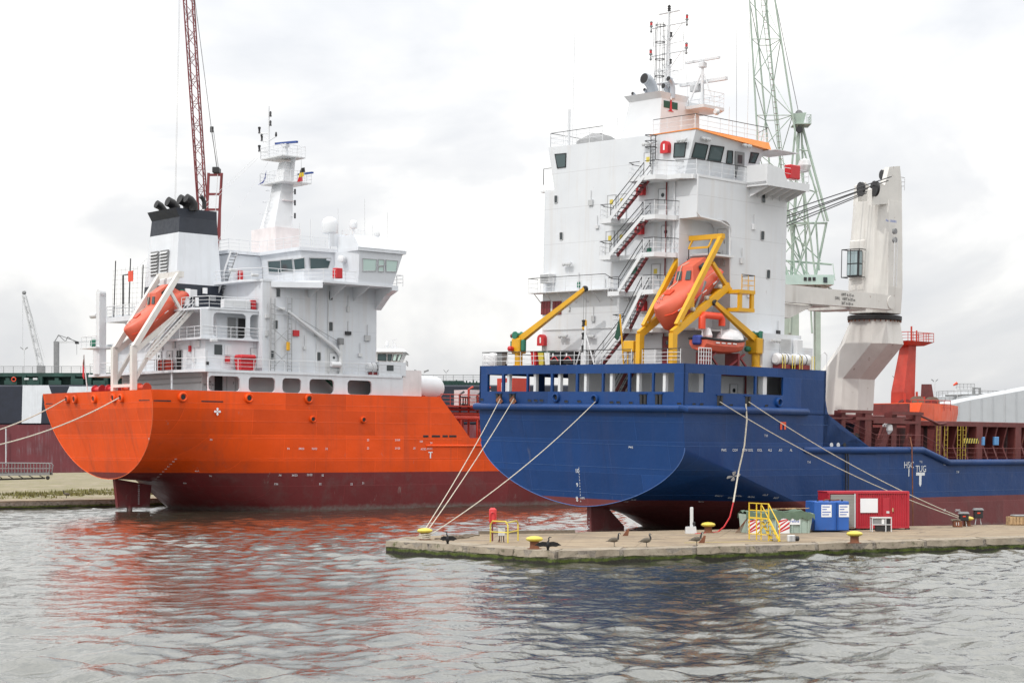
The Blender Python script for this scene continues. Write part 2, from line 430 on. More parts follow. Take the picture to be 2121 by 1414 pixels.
paint('rust', (.17, .062, .03), .8, var=.35, sc=3)
paint('rope', (.50, .46, .38), .9, var=.2, sc=6)
paint('ropedark', (.16, .13, .10), .9, var=.2, sc=6)
paint('steel', (.36, .37, .38), .38, metal=.8, var=.12)
paint('pipe', (.40, .43, .47), .45, metal=.3, var=.1)
paint('blueflat', (.02, .10, .38), .5, var=.12, rust=.35, streak=.3)
paint('bluecover', (.03, .05, .25), .6)
paint('tarp', (.10, .15, .105), .85, var=.2, sc=2.5, bmp=.6)
paint('sheet', (.62, .62, .63), .6, var=.15, sc=3, bmp=1)
paint('crategreen', (.34, .43, .38), .55, var=.12, rust=.35, streak=.4)
paint('wood', (.42, .28, .15), .75, var=.25, sc=4)
paint('craneled', (.17, .026, .03), .5)
paint('crimson', (.42, .02, .035), .45, var=.1, streak=.2, rust=.1)
paint('paper', (.76, .77, .78), .6, var=.05)
paint('signblue', (.05, .12, .42), .6)
paint('flagred', (.55, .02, .03), .8); paint('flagyellow', (.75, .52, .03), .8); paint('flagblack', (.02, .02, .02), .8)
paint('feather', (.10, .085, .065), .8, var=.3, sc=14); paint('featherblack', (.012, .012, .014), .6, var=.3); paint('featherpale', (.42, .38, .32), .8)
paint('shed', (.42, .44, .46), .5, var=.04, streak=.15)
paint('farhull', (.012, .016, .03), .5, var=.2); paint('fargreen', (.014, .052, .042), .6, var=.3, sc=.3)
paint('farred', (.13, .022, .028), .6, var=.2, sc=.15, streak=.5, dirt=(.25, .24, .26))
m, t, b, co = base('glass'); b.inputs['Base Color'].default_value = (.02, .03, .035, 1); b.inputs['Roughness'].default_value = .06; b.inputs['IOR'].default_value = 1.6
bump(t, b, noise(t, co, .8, 2), .12, .02)
m, t, b, co = base('clearglass'); b.inputs['Base Color'].default_value = (.82, .92, .88, 1); b.inputs['Roughness'].default_value = .03; b.inputs['Transmission Weight'].default_value = 1; b.inputs['IOR'].default_value = 1.1
m, t, b, co = base('tintglass'); b.inputs['Base Color'].default_value = (.045, .075, .08, 1); b.inputs['Roughness'].default_value = .07; b.inputs['IOR'].default_value = 1.55
# blue ship, orange ship
hullmat('bluehull', (.007, .042, .158), (.16, .036, .038), 2.72, worn=.35)
hullmat('orangehull', (.72, .074, .005), (.165, .026, .028), 3.95, (7.5, 2.6), worn=.85)
# concrete
m, t, b, co = base('concrete')
c = mixc(t, ramp(t, noise(t, co, .45, 7, .65), .3, .7), (.215, .16, .105), (.33, .26, .175))
c = mixc(t, ramp(t, noise(t, co, 6, 6, .7), .55, .75, 0, .5), c, (.16, .13, .10))
c = mixc(t, ramp(t, noise(t, co, .16, 5, .6, (1, 2.5, 1)), .5, .68, 0, .65), c, (.16, .13, .10))
c = mixc(t, ramp(t, noise(t, co, .35, 8, .7, None, 1.5), .52, .6, 0, .6), c, (.13, .105, .08))
c = mixc(t, ramp(t, noise(t, co, 1.4, 6, .7), .62, .7, 0, .5), c, (.50, .45, .37))
t.links.new(c, b.inputs['Base Color']); b.inputs['Roughness'].default_value = .9; bump(t, b, noise(t, co, 9, 6), .5, .03)
m, t, b, co = base('quaywall')
sp = t.nodes.new('ShaderNodeSeparateXYZ'); t.links.new(co, sp.inputs[0])
z = math_(t, 'ADD', sp.outputs[2], math_(t, 'MULTIPLY', noise(t, co, 1.3, 6, .7), .42))
c = mixc(t, ramp(t, noise(t, co, 2.2, 7, .7), .35, .7), (.20, .17, .14), (.36, .32, .27))
c = mixc(t, ramp(t, noise(t, co, 3, 6, .7), .52, .66), c, (.07, .06, .05))
c = mixc(t, ramp(t, z, .62, .50), c, mixc(t, ramp(t, noise(t, co, 2.6, 5), .35, .65), (.035, .05, .008), (.085, .115, .012)))
c = mixc(t, ramp(t, z, .42, .34), c, (.022, .02, .013))
t.links.new(c, b.inputs['Base Color']); b.inputs['Roughness'].default_value = .85; bump(t, b, noise(t, co, 4, 8, .7), 1, .12)
# ground with thin grass
m, t, b, co = base('groundsoil')
c = mixc(t, ramp(t, noise(t, co, .12, 7, .65), .35, .65), (.30, .25, .18), (.17, .145, .10))
c = mixc(t, ramp(t, noise(t, co, .5, 8, .7), .45, .6), c, (.15, .14, .05))
t.links.new(c, b.inputs['Base Color']); b.inputs['Roughness'].default_value = .95
# water
m, t, b, co = base('water')
b.inputs['Base Color'].default_value = (.034, .038, .026, 1); b.inputs['Roughness'].default_value = .01; b.inputs['IOR'].default_value = 2.3
h = math_(t, 'ADD', noise(t, co, 2.6, 3, .5, (1, .7, 1), .8), math_(t, 'MULTIPLY', noise(t, co, 7, 3, .5, (1, .7, 1), .4), .3))
bump(t, b, h, .3, .12)

# ------------------------------------------------------------------ water: one wind-rippled sheet
def waves():
    rg = np.random.default_rng(11); K = []
    for i in range(88):
        lam = .7 * (4.6 / .7) ** rg.random(); th = math.pi / 2 + rg.normal(0, .9) + (math.pi if rg.random() < .3 else 0)
        k = 2 * math.pi / lam; s = .0215 * (lam / 2.0) ** .2
        K.append((k * math.cos(th), k * math.sin(th), s / k, rg.random() * 6.283))
    G = [(rg.normal(0, .07), rg.normal(0, .045), rg.random() * 6.283) for _ in range(9)]
    def f(x, y):
        z = np.zeros_like(x)
        for a, b_, am, ph in K: z += am * np.sin(a * x + b_ * y + ph + .7 * np.sin(.05 * x + .033 * y + ph))
        g = sum(np.sin(a * x + b_ * y + c_) for a, b_, c_ in G) / 2.1
        return z * np.clip(.95 + .4 * g, .5, 1.6)
    return f
wf = waves(); vs, fs = [], []
def sheet(x0, x1, y0, y1, d, dead=False):
    nx, ny = int((x1 - x0) / d) + 1, int((y1 - y0) / d) + 1
    X, Y = np.meshgrid(np.linspace(x0, x1, nx), np.linspace(y0, y1, ny)); Z = X * 0 if dead else wf(X, Y)
    n0 = sum(len(q) for q in vs); vs.append(np.stack([X.ravel(), Y.ravel(), Z.ravel()], 1))
    i = (np.arange(ny - 1)[:, None] * nx + np.arange(nx - 1)[None, :]).ravel() + n0
    fs.append(np.stack([i, i + 1, i + nx + 1, i + nx], 1))
sheet(-32, 32, 34, 70, .13); sheet(-56, 56, 70, 130, .22); sheet(-90, 90, 130, 280, .46)
for a in ((-1600, -90, 34, 280), (90, 1600, 34, 280), (-90, -32, 34, 70), (32, 90, 34, 70), (-90, -56, 70, 130), (56, 90, 70, 130), (-1600, 1600, 280, 2600), (-1600, 1600, -200, 34)): sheet(*a, d=min(a[1] - a[0], a[3] - a[2]) / 4, dead=True)
vv, ff = np.concatenate(vs), np.concatenate(fs)
wm = bpy.data.meshes.new('water'); wm.vertices.add(len(vv)); wm.vertices.foreach_set('co', vv.ravel()); wm.loops.add(len(ff) * 4); wm.loops.foreach_set('vertex_index', ff.ravel().astype(np.int32))
wm.polygons.add(len(ff)); wm.polygons.foreach_set('loop_start', np.arange(0, len(ff) * 4, 4, dtype=np.int32)); wm.polygons.foreach_set('use_smooth', np.ones(len(ff), bool)); wm.update(calc_edges=True); wm.validate()
wm.materials.append(M['water']); wo = bpy.data.objects.new('water', wm); COL.objects.link(wo); wo['kind'] = 'structure'
# ------------------------------------------------------------------ pier, far quay
ZP = .75
P_ = lambda x, y, z=ZP: W0.at(x, y, z=z)
def edge_run(a, b, n, jit):
    r = []
    for i in range(n):
        p = V(a).lerp(V(b), i / n); p += V((random.uniform(-jit, jit), random.uniform(-jit, jit), 0)); r.append(p)
    return r
fa, fb = P_(800, 1119), P_(1150, 1141); dirF = (P_(2121, 1113) - fb).normalized(); fc = fb + dirF * 75
ba, bb, bc_ = P_(832, 1111.5), P_(990, 1106), P_(1200, 1101.5)
dirB = (P_(2121, 1085.5) - bc_).normalized(); bd = bc_ + dirB * 90
ring = edge_run(fa, fb, 14, .05) + edge_run(fb, fc, 60, .05) + [fc, bd, bc_, bb, ba]
mb = MB(); n = len(ring)
lip = [V((p.x, p.y, ZP - .02)) for p in ring]
inner = []
mb.hull8([V((p.x, p.y, -1.5)) for p in ring], lip)
pier = struct('pier', mb, M['quaywall'])
def shrink(poly, d):
    c = sum(poly, V((0, 0, 0))) / len(poly); r = []
    for i, p in enumerate(poly):
        a, b_ = poly[i - 1], poly[(i + 1) % len(poly)]; t = (b_ - a).normalized(); nn = V((-t.y, t.x, 0)); r.append(p + nn * d)
    return r
core = [fa, fb, fc, bd, bc_, bb, ba]
def offs(p, q, d): t = (q - p).normalized(); nn = V((-t.y, t.x, 0)); return p + nn * d, q + nn * d
def cross(p, q, r, s):
    d1, d2 = q - p, s - r; k = ((r.x - p.x) * d2.y - (r.y - p.y) * d2.x) / (d1.x * d2.y - d1.y * d2.x); return p + d1 * k
# coping blocks along the water's edge, one by one, and the paved top behind them
cw = 1.7
l1, l2 = offs(fa, fb, cw), offs(fb, fc, cw)
ib = cross(l1[0], l1[1], l2[0], l2[1]); ia = l1[0].lerp(l1[1], .06); ic = l2[1]
dz_ = lambda: random.uniform(-.005, .005)
def slab(q):
    c = sum(q, V((0, 0, 0))) / len(q); q = [p + (c - p).normalized() * .02 for p in q]; h_ = dz_()
    part(pier, 'paving_slab', MB().hull8([V((p.x, p.y, ZP - .12)) for p in q], [V((p.x, p.y, ZP + .012 + h_)) for p in q]), M['concrete'])
tb = [0, .5, 1]
bl = [bc_.lerp(bd, k / 16) for k in range(17)]; fl_ = [ib.lerp(ic, k / 16) for k in range(17)]
slab([ia, ia.lerp(ib, .5), bb.lerp(bc_, .2), bb, ba]); slab([ia.lerp(ib, .5), ib, bc_, bb.lerp(bc_, .2)])
for k in range(16):
    m0, m1 = fl_[k].lerp(bl[k], .42), fl_[k + 1].lerp(bl[k + 1], .42)
    slab([fl_[k], fl_[k + 1], m1, m0]); slab([m0, m1, bl[k + 1], bl[k]])
def coping(a, b, ai, bi, L_):
    n_ = max(1, int((b - a).length / L_)); ts = [0] + [(i + random.uniform(-.12, .12)) / n_ for i in range(1, n_)] + [1]
    for t0, t1 in zip(ts, ts[1:]):
        e_ = .012 / max(L_, 1); p, q, r, s = a.lerp(b, t0 + e_), a.lerp(b, t1 - e_), ai.lerp(bi, t1 - e_), ai.lerp(bi, t0 + e_)
        out_ = V(((b - a).normalized().y, -(b - a).normalized().x, 0)); dz = random.uniform(-.015, .03)
        fr = []
        k = 7
        for i in range(k + 1): fr.append(p.lerp(q, i / k) + out_ * random.uniform(.02, .12))
        bot = [V((v.x, v.y, ZP - .36 + random.uniform(-.05, .05))) for v in fr] + [V((r.x, r.y, ZP - .36)), V((s.x, s.y, ZP - .36))]
        tp = [V((v.x, v.y, 0)) - out_ * random.uniform(.0, .07) + V((0, 0, ZP + dz - random.uniform(0, .035))) for v in fr] + [V((r.x, r.y, ZP + dz)), V((s.x, s.y, ZP + dz))]
        part(pier, 'coping_block', MB().hull8(bot, tp), M['concrete_edge'])
m, t, b, co = base('concrete_edge')
c = mixc(t, ramp(t, noise(t, co, .8, 7, .65), .3, .7), (.22, .18, .135), (.36, .31, .24))
c = mixc(t, ramp(t, noise(t, co, 2.4, 7, .7), .56, .68), c, (.075, .065, .05))
c = mixc(t, ramp(t, noise(t, co, 1.2, 6, .7), .58, .7, 0, .7), c, (.10, .115, .03))
t.links.new(c, b.inputs['Base Color']); b.inputs['Roughness'].default_value = .9; bump(t, b, noise(t, co, 5, 8, .7), .9, .06)
coping(fa, fb, ia, ib, 3.4); coping(fb, fb.lerp(fc, .62), ib, ib.lerp(ic, .62), 4.2); coping(fb.lerp(fc, .62), fc, ib.lerp(ic, .62), ic, 30)
# painted line on the paving
ln = [P_(1418, 1124), P_(1640, 1119.5)]
part(pier, 'painted_line', MB().beam(ln[0] + V((0, 0, .018)), ln[1] + V((0, 0, .018)), .12, .006), M['paleyellow'])

# far quay behind the orange ship's stern
OR = Frame((-42.25, 180.58, 0), 41, .3)
F_o = (OR.m.to_3x3() @ V((1, 0, 0))); F_o.z = 0; F_o.normalize()
q0 = V((-50.4, 190, 0)) - F_o * 60; q1 = V((-50.4, 190, 0)) + F_o * 55
g0, g1 = W0.at(-300, 984, z=.8), W0.at(330, 976, z=.8)
mb = MB().hull8([V((p.x, p.y, -1)) for p in (q0, q1, g1, g0)], [V((p.x, p.y, .72)) for p in (q0, q1, g1, g0)])
fq = struct('far_quay', mb, M['quaywall'])
nb = V((-F_o.y, F_o.x, 0))
a0, a1 = q0 + nb * .06, q1 + nb * .06
ks = [a0, a1, a1 + nb * 5, a0 + nb * 5]
part(fq, 'kerb', MB().hull8([V((p.x, p.y, .6)) for p in ks], [V((p.x, p.y, .86)) for p in ks]), M['concrete'])
sp_ = [a0 + nb * 5, a1 + nb * 5, V(g1), V(g0)]
struct('ground', MB().hull8([V((p.x, p.y, .5)) for p in sp_], [V((p.x, p.y, .8)) for p in sp_]), M['groundsoil'])
# thin dry grass on it
mb = MB(); paint('grass', (.16, .15, .05), .9, var=.5, sc=1.5)
for i in range(9000):
    u_, v_ = random.random(), random.random() ** .7 * .5 + .05
    p = (q0 + nb * 6).lerp(q1 + nb * 6, u_ * .62 + .25) + nb * (v_ * 70)
    if math.sin(p.x * .31) + math.sin(p.y * .23 + 1) + math.sin(p.x * .9 + p.y * .7) * .7 < -.2 + random.random() * .6: continue
    h_ = random.uniform(.12, .5); a_ = random.random() * 6.28; d_ = V((math.cos(a_), math.sin(a_), 0)) * .1; p.z = .79
    mb.add([p - d_, p + d_, p + V((random.uniform(-.1, .1), random.uniform(-.1, .1), h_))], [(0, 1, 2)])
struct('grass', mb, M['grass'], kind='stuff')
# ------------------------------------------------------------------ blue cargo ship (own axes: x forward, y to port, z up from the water)
a_ = R(43.6)
BS = Frame((4.56 - .37 * math.sin(a_), 126.2 + .37 * math.cos(a_), 0), 43.6, 1.5)
ba_ = BS.at
ship = thing('cargo_ship', 'blue cargo ship with tall white accommodation block, stern towards the camera', 'ship', BS)
X, Y, Z = V((1, 0, 0)), V((0, 1, 0)), V((0, 0, 1))
HB = 10.05
def sect(x, n=22):
    # flat side down to the knuckle, then a rounded bottom
    zk = max(6.5 - .305 * x, -1.0); zb = 2.13 - .012 * x * x - .05 * x if x < 20 else -5.2
    zb = max(zb, -5.2); p = []
    fl = HB if x < 60 else max(.3, HB * (1 - ((x - 60) / 52) ** 2))
    ex = 1.7 - .28 * min(1, x / 5) + .9 * max(0, min(1, (x - 12) / 14))
    for i in range(n + 1):
        a = math.pi / 2 * i / n; yy = fl * math.cos(a) ** (2 / ex); zz = zk + (zb - zk) * math.sin(a) ** (2 / ex); p.append((yy, zz))
    ztop = 9.0 if x < 16 else (9.0 - (x - 16) * .45 if x < 22 else (6.3 if x < 28.6 else max(5.3, 6.3 - (x - 28.6) * .3)))
    side = [(fl, ztop), (fl, (ztop + zk) / 2)] if zk < ztop else [(fl, ztop), (fl, zk)]
    half = side + p
    rk = lambda z: x + .11 * max(0, 9 - z) * max(0, 1 - x / 8)
    return [V((rk(z), -y, z)) for y, z in half] + [V((rk(z), y, z)) for y, z in half[::-1][1:]]
secs = [sect(x) for x in (0, .6, 1.5, 2.5, 3.5, 5, 6.5, 8, 10, 12, 14, 16, 18, 20, 22, 25, 28.6, 30, 32, 36, 42, 50, 60, 70, 80, 90, 100, 110)]
hmb = fixn(MB().loft(secs)); bcast = caster(hmb, BS); hull = part(ship, 'hull', hmb, M['bluehull'], True)
hull.data.set_sharp_from_angle(angle=R(17))
part(hull, 'transom_edge', MB().pipe([p - X * .02 for p in sect(0)[2:-2]], .028, 6), M['blueedge'] if 'blueedge' in M else paint('blueedge', (.06, .13, .34), .4), True)
seam(hull, secs, (8.2, 6.62, 5.0, 3.15), paint('blueseam', (.022, .075, .22), .45), r_=.013)
# upper strake: bulwark with the mooring-deck openings
def hb(px0, px1, py0, py1, face):   # opening given by its pixel corners -> along-wall and height interval
    if face == 'aft': p, q = ba_(px0, py0, x=0), ba_(px1, py1, x=0); return (HB - p.y, HB - q.y, q.z - 8.9, p.z - 8.9)
    p, q = ba_(px0, py0, y=-HB), ba_(px1, py1, y=-HB); return (p.x, q.x, q.z - 8.9, p.z - 8.9)
aft_px = [(1010, 1039), (1044, 1090), (1094, 1140), (1145, 1192), (1197, 1246), (1250, 1300), (1305, 1350), (1354, 1396)]
ha = []
for i, (a, b_) in enumerate(aft_px):
    h_ = hb(a, b_, 772, 805, 'aft'); ha.append((h_[0], h_[1], 1.35, 2.62))
fl_px = [(1027, 1040), (1055, 1068), (1325, 1340), (1357, 1372)]
for a, b_ in fl_px: h_ = hb(a, b_, 808, 828, 'aft'); ha.append((h_[0], h_[1], .42, 1.12))
t_aft = part(ship, 'bulwark', MB().panel((0, HB, 8.9), -Y, Z, 2 * HB, 3.25, ha, .16), M['bluehull'])
hs = []
for a, b_ in ((1426, 1460), (1494, 1564), (1568, 1622)): h_ = hb(a, b_, 776, 812, 'sb'); hs.append((h_[0], h_[1], 1.35, 2.62))
for a, b_ in ((1486, 1497), (1544, 1555)): h_ = hb(a, b_, 815, 838, 'sb'); hs.append((h_[0], h_[1], .42, 1.12))
part(ship, 'bulwark', MB().panel((0.002, -HB, 8.9), X, Z, 15.7, 3.25, hs, .16), M['bluehull'])
hp = [(15.7 - c - .9, 15.7 - c, .95, 2.35) for c in ()] + [(3, 5.5, 1.35, 2.6), (6.2, 9, 1.35, 2.6), (10, 14.8, 1.35, 2.6)]
part(ship, 'bulwark', MB().panel((15.7, HB, 8.9), -X, Z, 15.7, 3.25, hp, .16), M['bluehull'])
# sheer plate that sweeps down to the main deck, both sides
sw = [(15.72, 12.15), (15.72, 10.0), (15.95, 9.2), (16.5, 8.55), (17.4, 8.0), (19.5, 7.25), (22.2, 6.35)]
for s_ in (-1, 1):
    yy = s_ * HB
    poly = [V((15.5, yy, 12.15))] + [V((x, yy, z)) for x, z in sw] + [V((22.2, yy, 6.0)), V((15.5, yy, 6.2))]
    part(ship, 'sheer_plate', fixn(MB().prism(poly, (0, -s_ * .12, 0))), M['bluehull'])
    low = [V((x, yy, z)) for x, z in ((22.2, 6.4), (28.5, 6.4), (31.9, 5.45), (110, 5.45), (110, 5.0), (31.5, 5.0), (28.5, 5.9), (22.2, 5.9))]
# fender bars
def half_round(pts, r): return MB().pipe(pts, r, 10)
FZ = 9.12
part(hull, 'fender_bar', half_round([(-.05, HB + .35, FZ), (-.12, HB - .4, FZ), (-.12, -HB + .1, FZ), (.1, -HB - .12, FZ), (13.2, -HB - .12, FZ), (13.6, -HB + .1, FZ)], .27), M['bluehull'], True)
part(hull, 'fender_bar', half_round([(13.3, -HB + .15, 6.38), (13.9, -HB - .08, 6.38), (28.2, -HB - .08, 6.4), (31.9, -HB - .08, 5.42), (109, -HB - .08, 5.4)], .26), M['bluehull'], True)
# decks
part(ship, 'deck', MB().box((.16, -HB + .16, 8.95), (15.6, HB - .16, 9.02)), M['lightgrey'])
part(ship, 'deck', MB().box((.16, -HB + .16, 11.95), (15.7, HB - .16, 12.15)), M['deckgreen'] if 'deckgreen' in M else paint('deckgreen', (.09, .04, .035), .7), label='upper deck')
part(ship, 'deck', MB().box((15.7, -HB + .1, 5.0), (108, HB - .1, 5.3)), M['deckred'])
part(ship, 'bulkhead', MB().box((15.5, -HB + .15, 5.3), (15.62, HB - .15, 11.95)), M['deckred'])
# mooring deck: walls of the house, frames between the openings, winches, bollards
ml = part(ship, 'mooring_deck_wall', MB().box((3.9, -7.4, 9.02), (14, 4.6, 11.93)), M['white'])
for yy in (7.2, 4.4, 1.9, -.7, -3.2, -5.7, -8.1): part(ship, 'bulwark_frame', MB().box((.17, yy - .2, 9.9), (.45, yy + .04, 11.95)), M['white'])
for xx in (2.75, 9.15, 12.0): part(ship, 'bulwark_frame', MB().box((xx - .5, -HB + .17, 9.9), (xx - .08, -HB + .6, 11.95)), M['white'])
door(ship, (8.4, -7.42, 9.1), X, M['white'])
part(ship, 'pipe', MB().pipe([(5.3, -7.55, 9.1), (5.3, -7.55, 11.6), (9.6, -7.55, 11.6), (9.6, -7.55, 9.1)], .09, 8), M['maroon'], True)
part(ship, 'ceiling', MB().box((.2, -9.8, 11.9), (15.4, 9.8, 11.945)), M['white'])
stair(ship, (3.5, -.4, 9.05), (3.5, -2.4, 11.9), .7, -X, M['maroon'], M['dark'], 9, M['dark'])
for yy in (6.2, 3.4, -1.6, -4.8):
    w_ = part(ship, 'winch', MB().lathe([(.35, 0), (.35, .12), (.22, .15), (.22, .85), (.35, .88), (.35, 1)], (2.2, yy, 9.75), Y, 14), M['deckred'], True)
    part(w_, 'stand', MB().box((1.9, yy + .1, 9.02), (2.5, yy + .9, 9.5)), M['deckred'])
for yy, xx in ((7.6, .9), (5, .9), (2.2, 1), (-3, 1), (-6.5, .9)):
    for d_ in (0, .55): part(ship, 'bollard', MB().lathe([(.17, 0), (.17, .8), (.24, .84), (.24, .93), (.1, .96)], (xx, yy + d_, 9.02), Z, 12), M['black'], True)
# fairlead rollers, ring chocks, freeing ports
def rollers(cx, cy, face):
    o = ba_(cx, cy, x=0) if face == 'aft' else ba_(cx, cy, y=-HB)
    u = -Y if face == 'aft' else X; n_ = -X if face == 'aft' else -Y; o = V((o.x, o.y, 9.67))
    f_ = part(ship, 'fairlead', MB().prism([o + u * a + Z * b_ + n_ * -.12 for a, b_ in ((-.5, -.42), (.5, -.42), (.5, -.34), (-.5, -.34))], n_ * .3), M['bluehull'])
    part(f_, 'plate', MB().prism([o + u * a + Z * b_ + n_ * -.12 for a, b_ in ((-.4, .42), (.4, .42), (.4, .48), (-.4, .48))], n_ * .22), M['bluehull'])
    for s_ in (-.17, .17): part(f_, 'roller', MB().tube(o + u * s_ - Z * .36 - n_ * .05, o + u * s_ + Z * .4 - n_ * .05, .13, 12), M['dark'], True)
for x_, y_, f_ in ((1033, 818, 'aft'), (1061, 818, 'aft'), (1332, 822, 'aft'), (1364, 823, 'aft'), (1491, 827, 'sb'), (1549, 827, 'sb')): rollers(x_, y_, f_)
def chock(cx, cy, face, r=.27, mat='bluehull', par=None, fr=BS, hbx=HB, x0=0.):
    o = fr.at(cx, cy, x=x0) if face == 'aft' else fr.at(cx, cy, y=-hbx); n_ = -X if face == 'aft' else -Y; par = par or ship
    k = part(par, 'ring_chock', MB().lathe([(r * 1.25, -.02), (r * 1.3, .08), (r * 1.15, .18), (r * .9, .2), (r * .72, .12), (r * .66, .02)], o, n_, 20), M[mat], True)
    part(k, 'opening', MB().lathe([(r * .64, 0), (r * .64, .03), (.01, .031)], o, n_, 16), M['black']); return o
for x_, y_, f_ in ((1153, 823, 'aft'), (1233, 826, 'aft'), (1612, 833, 'sb')): chock(x_, y_, f_)
def port(cx, cy, face, l=.42, h_=.2, mat='black'):
    o = ba_(cx, cy, x=0) if face == 'aft' else ba_(cx, cy, y=-HB); u = -Y if face == 'aft' else X; n_ = -X if face == 'aft' else -Y
    pl = [o + u * (math.copysign(l / 2 - h_ / 2, c_) + math.cos(a) * h_ / 2) + Z * (math.sin(a) * h_ / 2) + n_ * .002 for a, c_ in [(2 * math.pi * k / 14, math.cos(2 * math.pi * k / 14 + .01)) for k in range(14)]]
    p_ = part(ship, 'freeing_port', fixn(MB().prism(pl, n_ * .012)), M[mat])
    part(p_, 'rim', MB().pipe([q + n_ * .012 for q in pl], .022, 5, True), M['bluehull'], True)
for x_, y_ in ((998, 827), (1097, 829), (1110, 829), (1122, 829), (1173, 831), (1200, 831), (1267, 833), (1281, 833), (1307, 834), (1407, 836)): port(x_, y_, 'aft')
for x_, y_ in ((1437, 837), (1453, 837), (1514, 839), (1587, 840)): port(x_, y_, 'sb')
for x_, m_ in ((1722, 'lightgrey'), (1736, 'lightgrey'), (1749, 'black')):
    o = ba_(x_, 921.5, y=-HB); part(ship, 'hawse_opening', MB().lathe([(.19, 0), (.19, .03), (.01, .031)], o, -Y, 8), M[m_])
# rudder and propeller skeg under the counter
part(hull, 'rudder', fixn(MB().prism([V((1.6, -.2, 2.3)), V((2.9, -.24, 2.3)), V((5.2, -.12, .6)), V((5.2, -.12, -3.5)), V((1.9, -.12, -3.5))], (0, .42, 0))), M['bluehull'])
# draught marks and lettering
paint('marks', (.72, .74, .76), .6, var=.15, sc=3)
for k, zt in ((10, 9.6), (9, 8.6), (8, 7.6), (7, 0), (6, 0)):
    pass
def mk(body, px, py, size, face='aft', x=0., y=-HB, mat='marks', align='CENTER'):
    return stamp(hull, bcast, body, px, py, size, M[mat])
for b_, py in (('10', 975), ('9', 1004), ('8', 1034)): mk(b_, 1196, py, .42)
for k in range(12): mk(str((8 - 2 * k) % 10) if k % 5 else '2', 1199.5 + k * .35, 969 + k * 6.2, .17)
for b_, py in (('7', 1063), ('6', 1092)): text(hull, 'lettering', b_, .42, ba_(1219, py, x=1.75), -Y, Z, M['marks'], out=.1)
for k in range(6): text(hull, 'lettering', str(8 - 2 * (k % 5)), .16, ba_(1222, 1060 + k * 6.8, x=1.75), -Y, Z, M['marks'], out=.1)
for b_, x_, y_ in (('PW1', 1099, 1020), ('APP', 1112, 1027), ('AP', 1195, 1030), ('APS', 1208, 1031), ('APS', 1297, 1038), ('PW5', 1312, 1034), ('PW5', 1307, 926)): mk(b_, x_, y_, .2)
mk('HSC', 1882, 963, .72, 'sb'); mk('TUG', 1907, 971, .72, 'sb')
o = ba_(1882, 978, y=-HB); part(hull, 'mark', MB().prism([o + X * a + Z * b_ - Y * .02 for a, b_ in ((-.06, -.3), (.06, -.3), (.06, .3), (-.06, .3))], -Y * .004), M['marks'])
o = ba_(1906, 981, y=-HB)
part(hull, 'mark', fixn(MB().prism([o + X * a + Z * b_ - Y * .02 for a, b_ in ((-.6, .12), (.6, .12), (.6, -.12), (.16, -.12), (.16, -.8), (0, -1.0), (-.16, -.8), (-.16, -.12), (-.6, -.12))], -Y * .004)), M['marks'])
for b_, x_ in (('PW5', 1499), ('COV', 1522), ('DOV OOL', 1548), ('OOL', 1573), ('ALS', 1594), ('AO', 1616), ('AL', 1638)): mk(b_, x_, 932, .26, 'sb')
for b_, x_, y_ in (('T14', 1675, 957), ('T10', 1586, 902), ('T12', 1907, 956), ('C2', 1956, 961), ('T10', 1983, 977)): mk(b_, x_, y_, .24, 'sb')
for b_, x_, y_ in (('C2', 1956, 1056), ('CFM02', 1983, 1056.5), ('DOV', 1489, 1026), ('DOV', 1515, 1030), ('OOL', 1529, 1026), ('OOL', 1556, 1028), ('ALS', 1585, 1024), ('ALS', 1607, 1030), ('Cru', 1452, 1038)): mk(b_, x_, y_, .26, 'sb', y=-HB)
# propeller mark on the quarter, four blades
o, nq = bcast(1519, 985); uu = Z.cross(nq).normalized(); vv_ = nq.cross(uu); o = o - nq * .22
for k in range(4):
    a = math.pi / 2 * k + .35
    c_, s_ = math.cos(a), math.sin(a); rd, tg = uu * c_ + vv_ * s_, vv_ * c_ - uu * s_
    part(hull, 'propeller_mark', fixn(MB().prism([o + nq * .25 + rd * r_ + tg * t_ for r_, t_ in ((.06, -.03), (.3, -.16), (.46, -.15), (.5, .02), (.44, .13), (.28, .1), (.06, .04))], nq * .01)), M['marks'])
# orange plate hanging on the side
o = ba_(1621, 881, y=-HB); part(hull, 'target_plate', MB().prism([o + X * a + Z * b_ - Y * .03 for a, b_ in ((-.32, -.28), (-.12, -.28), (-.12, .05), (.12, .05), (.12, -.28), (.32, -.28), (.32, .26), (-.32, .26))][::-1], -Y * .02), M['orange'])
o = ba_(1540, 1000, y=-HB)

# ---- accommodation
DK = (12.15, 14.75, 17.4, 20.0, 22.6, 25.35, 28.5)
XA, YS, YP, XF = 4.0, -7.5, 7.55, 14.0
WB = (.86, .87, .88)
hm, t, b, co = base('housewall')
sp = t.nodes.new('ShaderNodeSeparateXYZ'); t.links.new(co, sp.inputs[0])
zz = math_(t, 'FRACT', math_(t, 'DIVIDE', math_(t, 'SUBTRACT', sp.outputs[2], 12.15), 2.62)); ln_ = ramp(t, math_(t, 'ABSOLUTE', math_(t, 'SUBTRACT', zz, .5)), .003, .009, 1, 0)
c = mixc(t, ramp(t, noise(t, co, .5, 5), .3, .7), (.60, .62, .65), (.645, .665, .69))
c = mixc(t, math_(t, 'MULTIPLY', ln_, .7), c, (.45, .45, .47))
c = mixc(t, math_(t, 'MULTIPLY', ramp(t, noise(t, co, 1.3, 6, .65, (1, 1, .05)), .53, .76), .3), c, (.46, .38, .30))
c = mixc(t, ramp(t, noise(t, co, 1.8, 8, .7, (1, 1, .35)), .66, .70, 0, .55), c, (.42, .40, .40))
t.links.new(c, b.inputs['Base Color']); b.inputs['Roughness'].default_value = .45
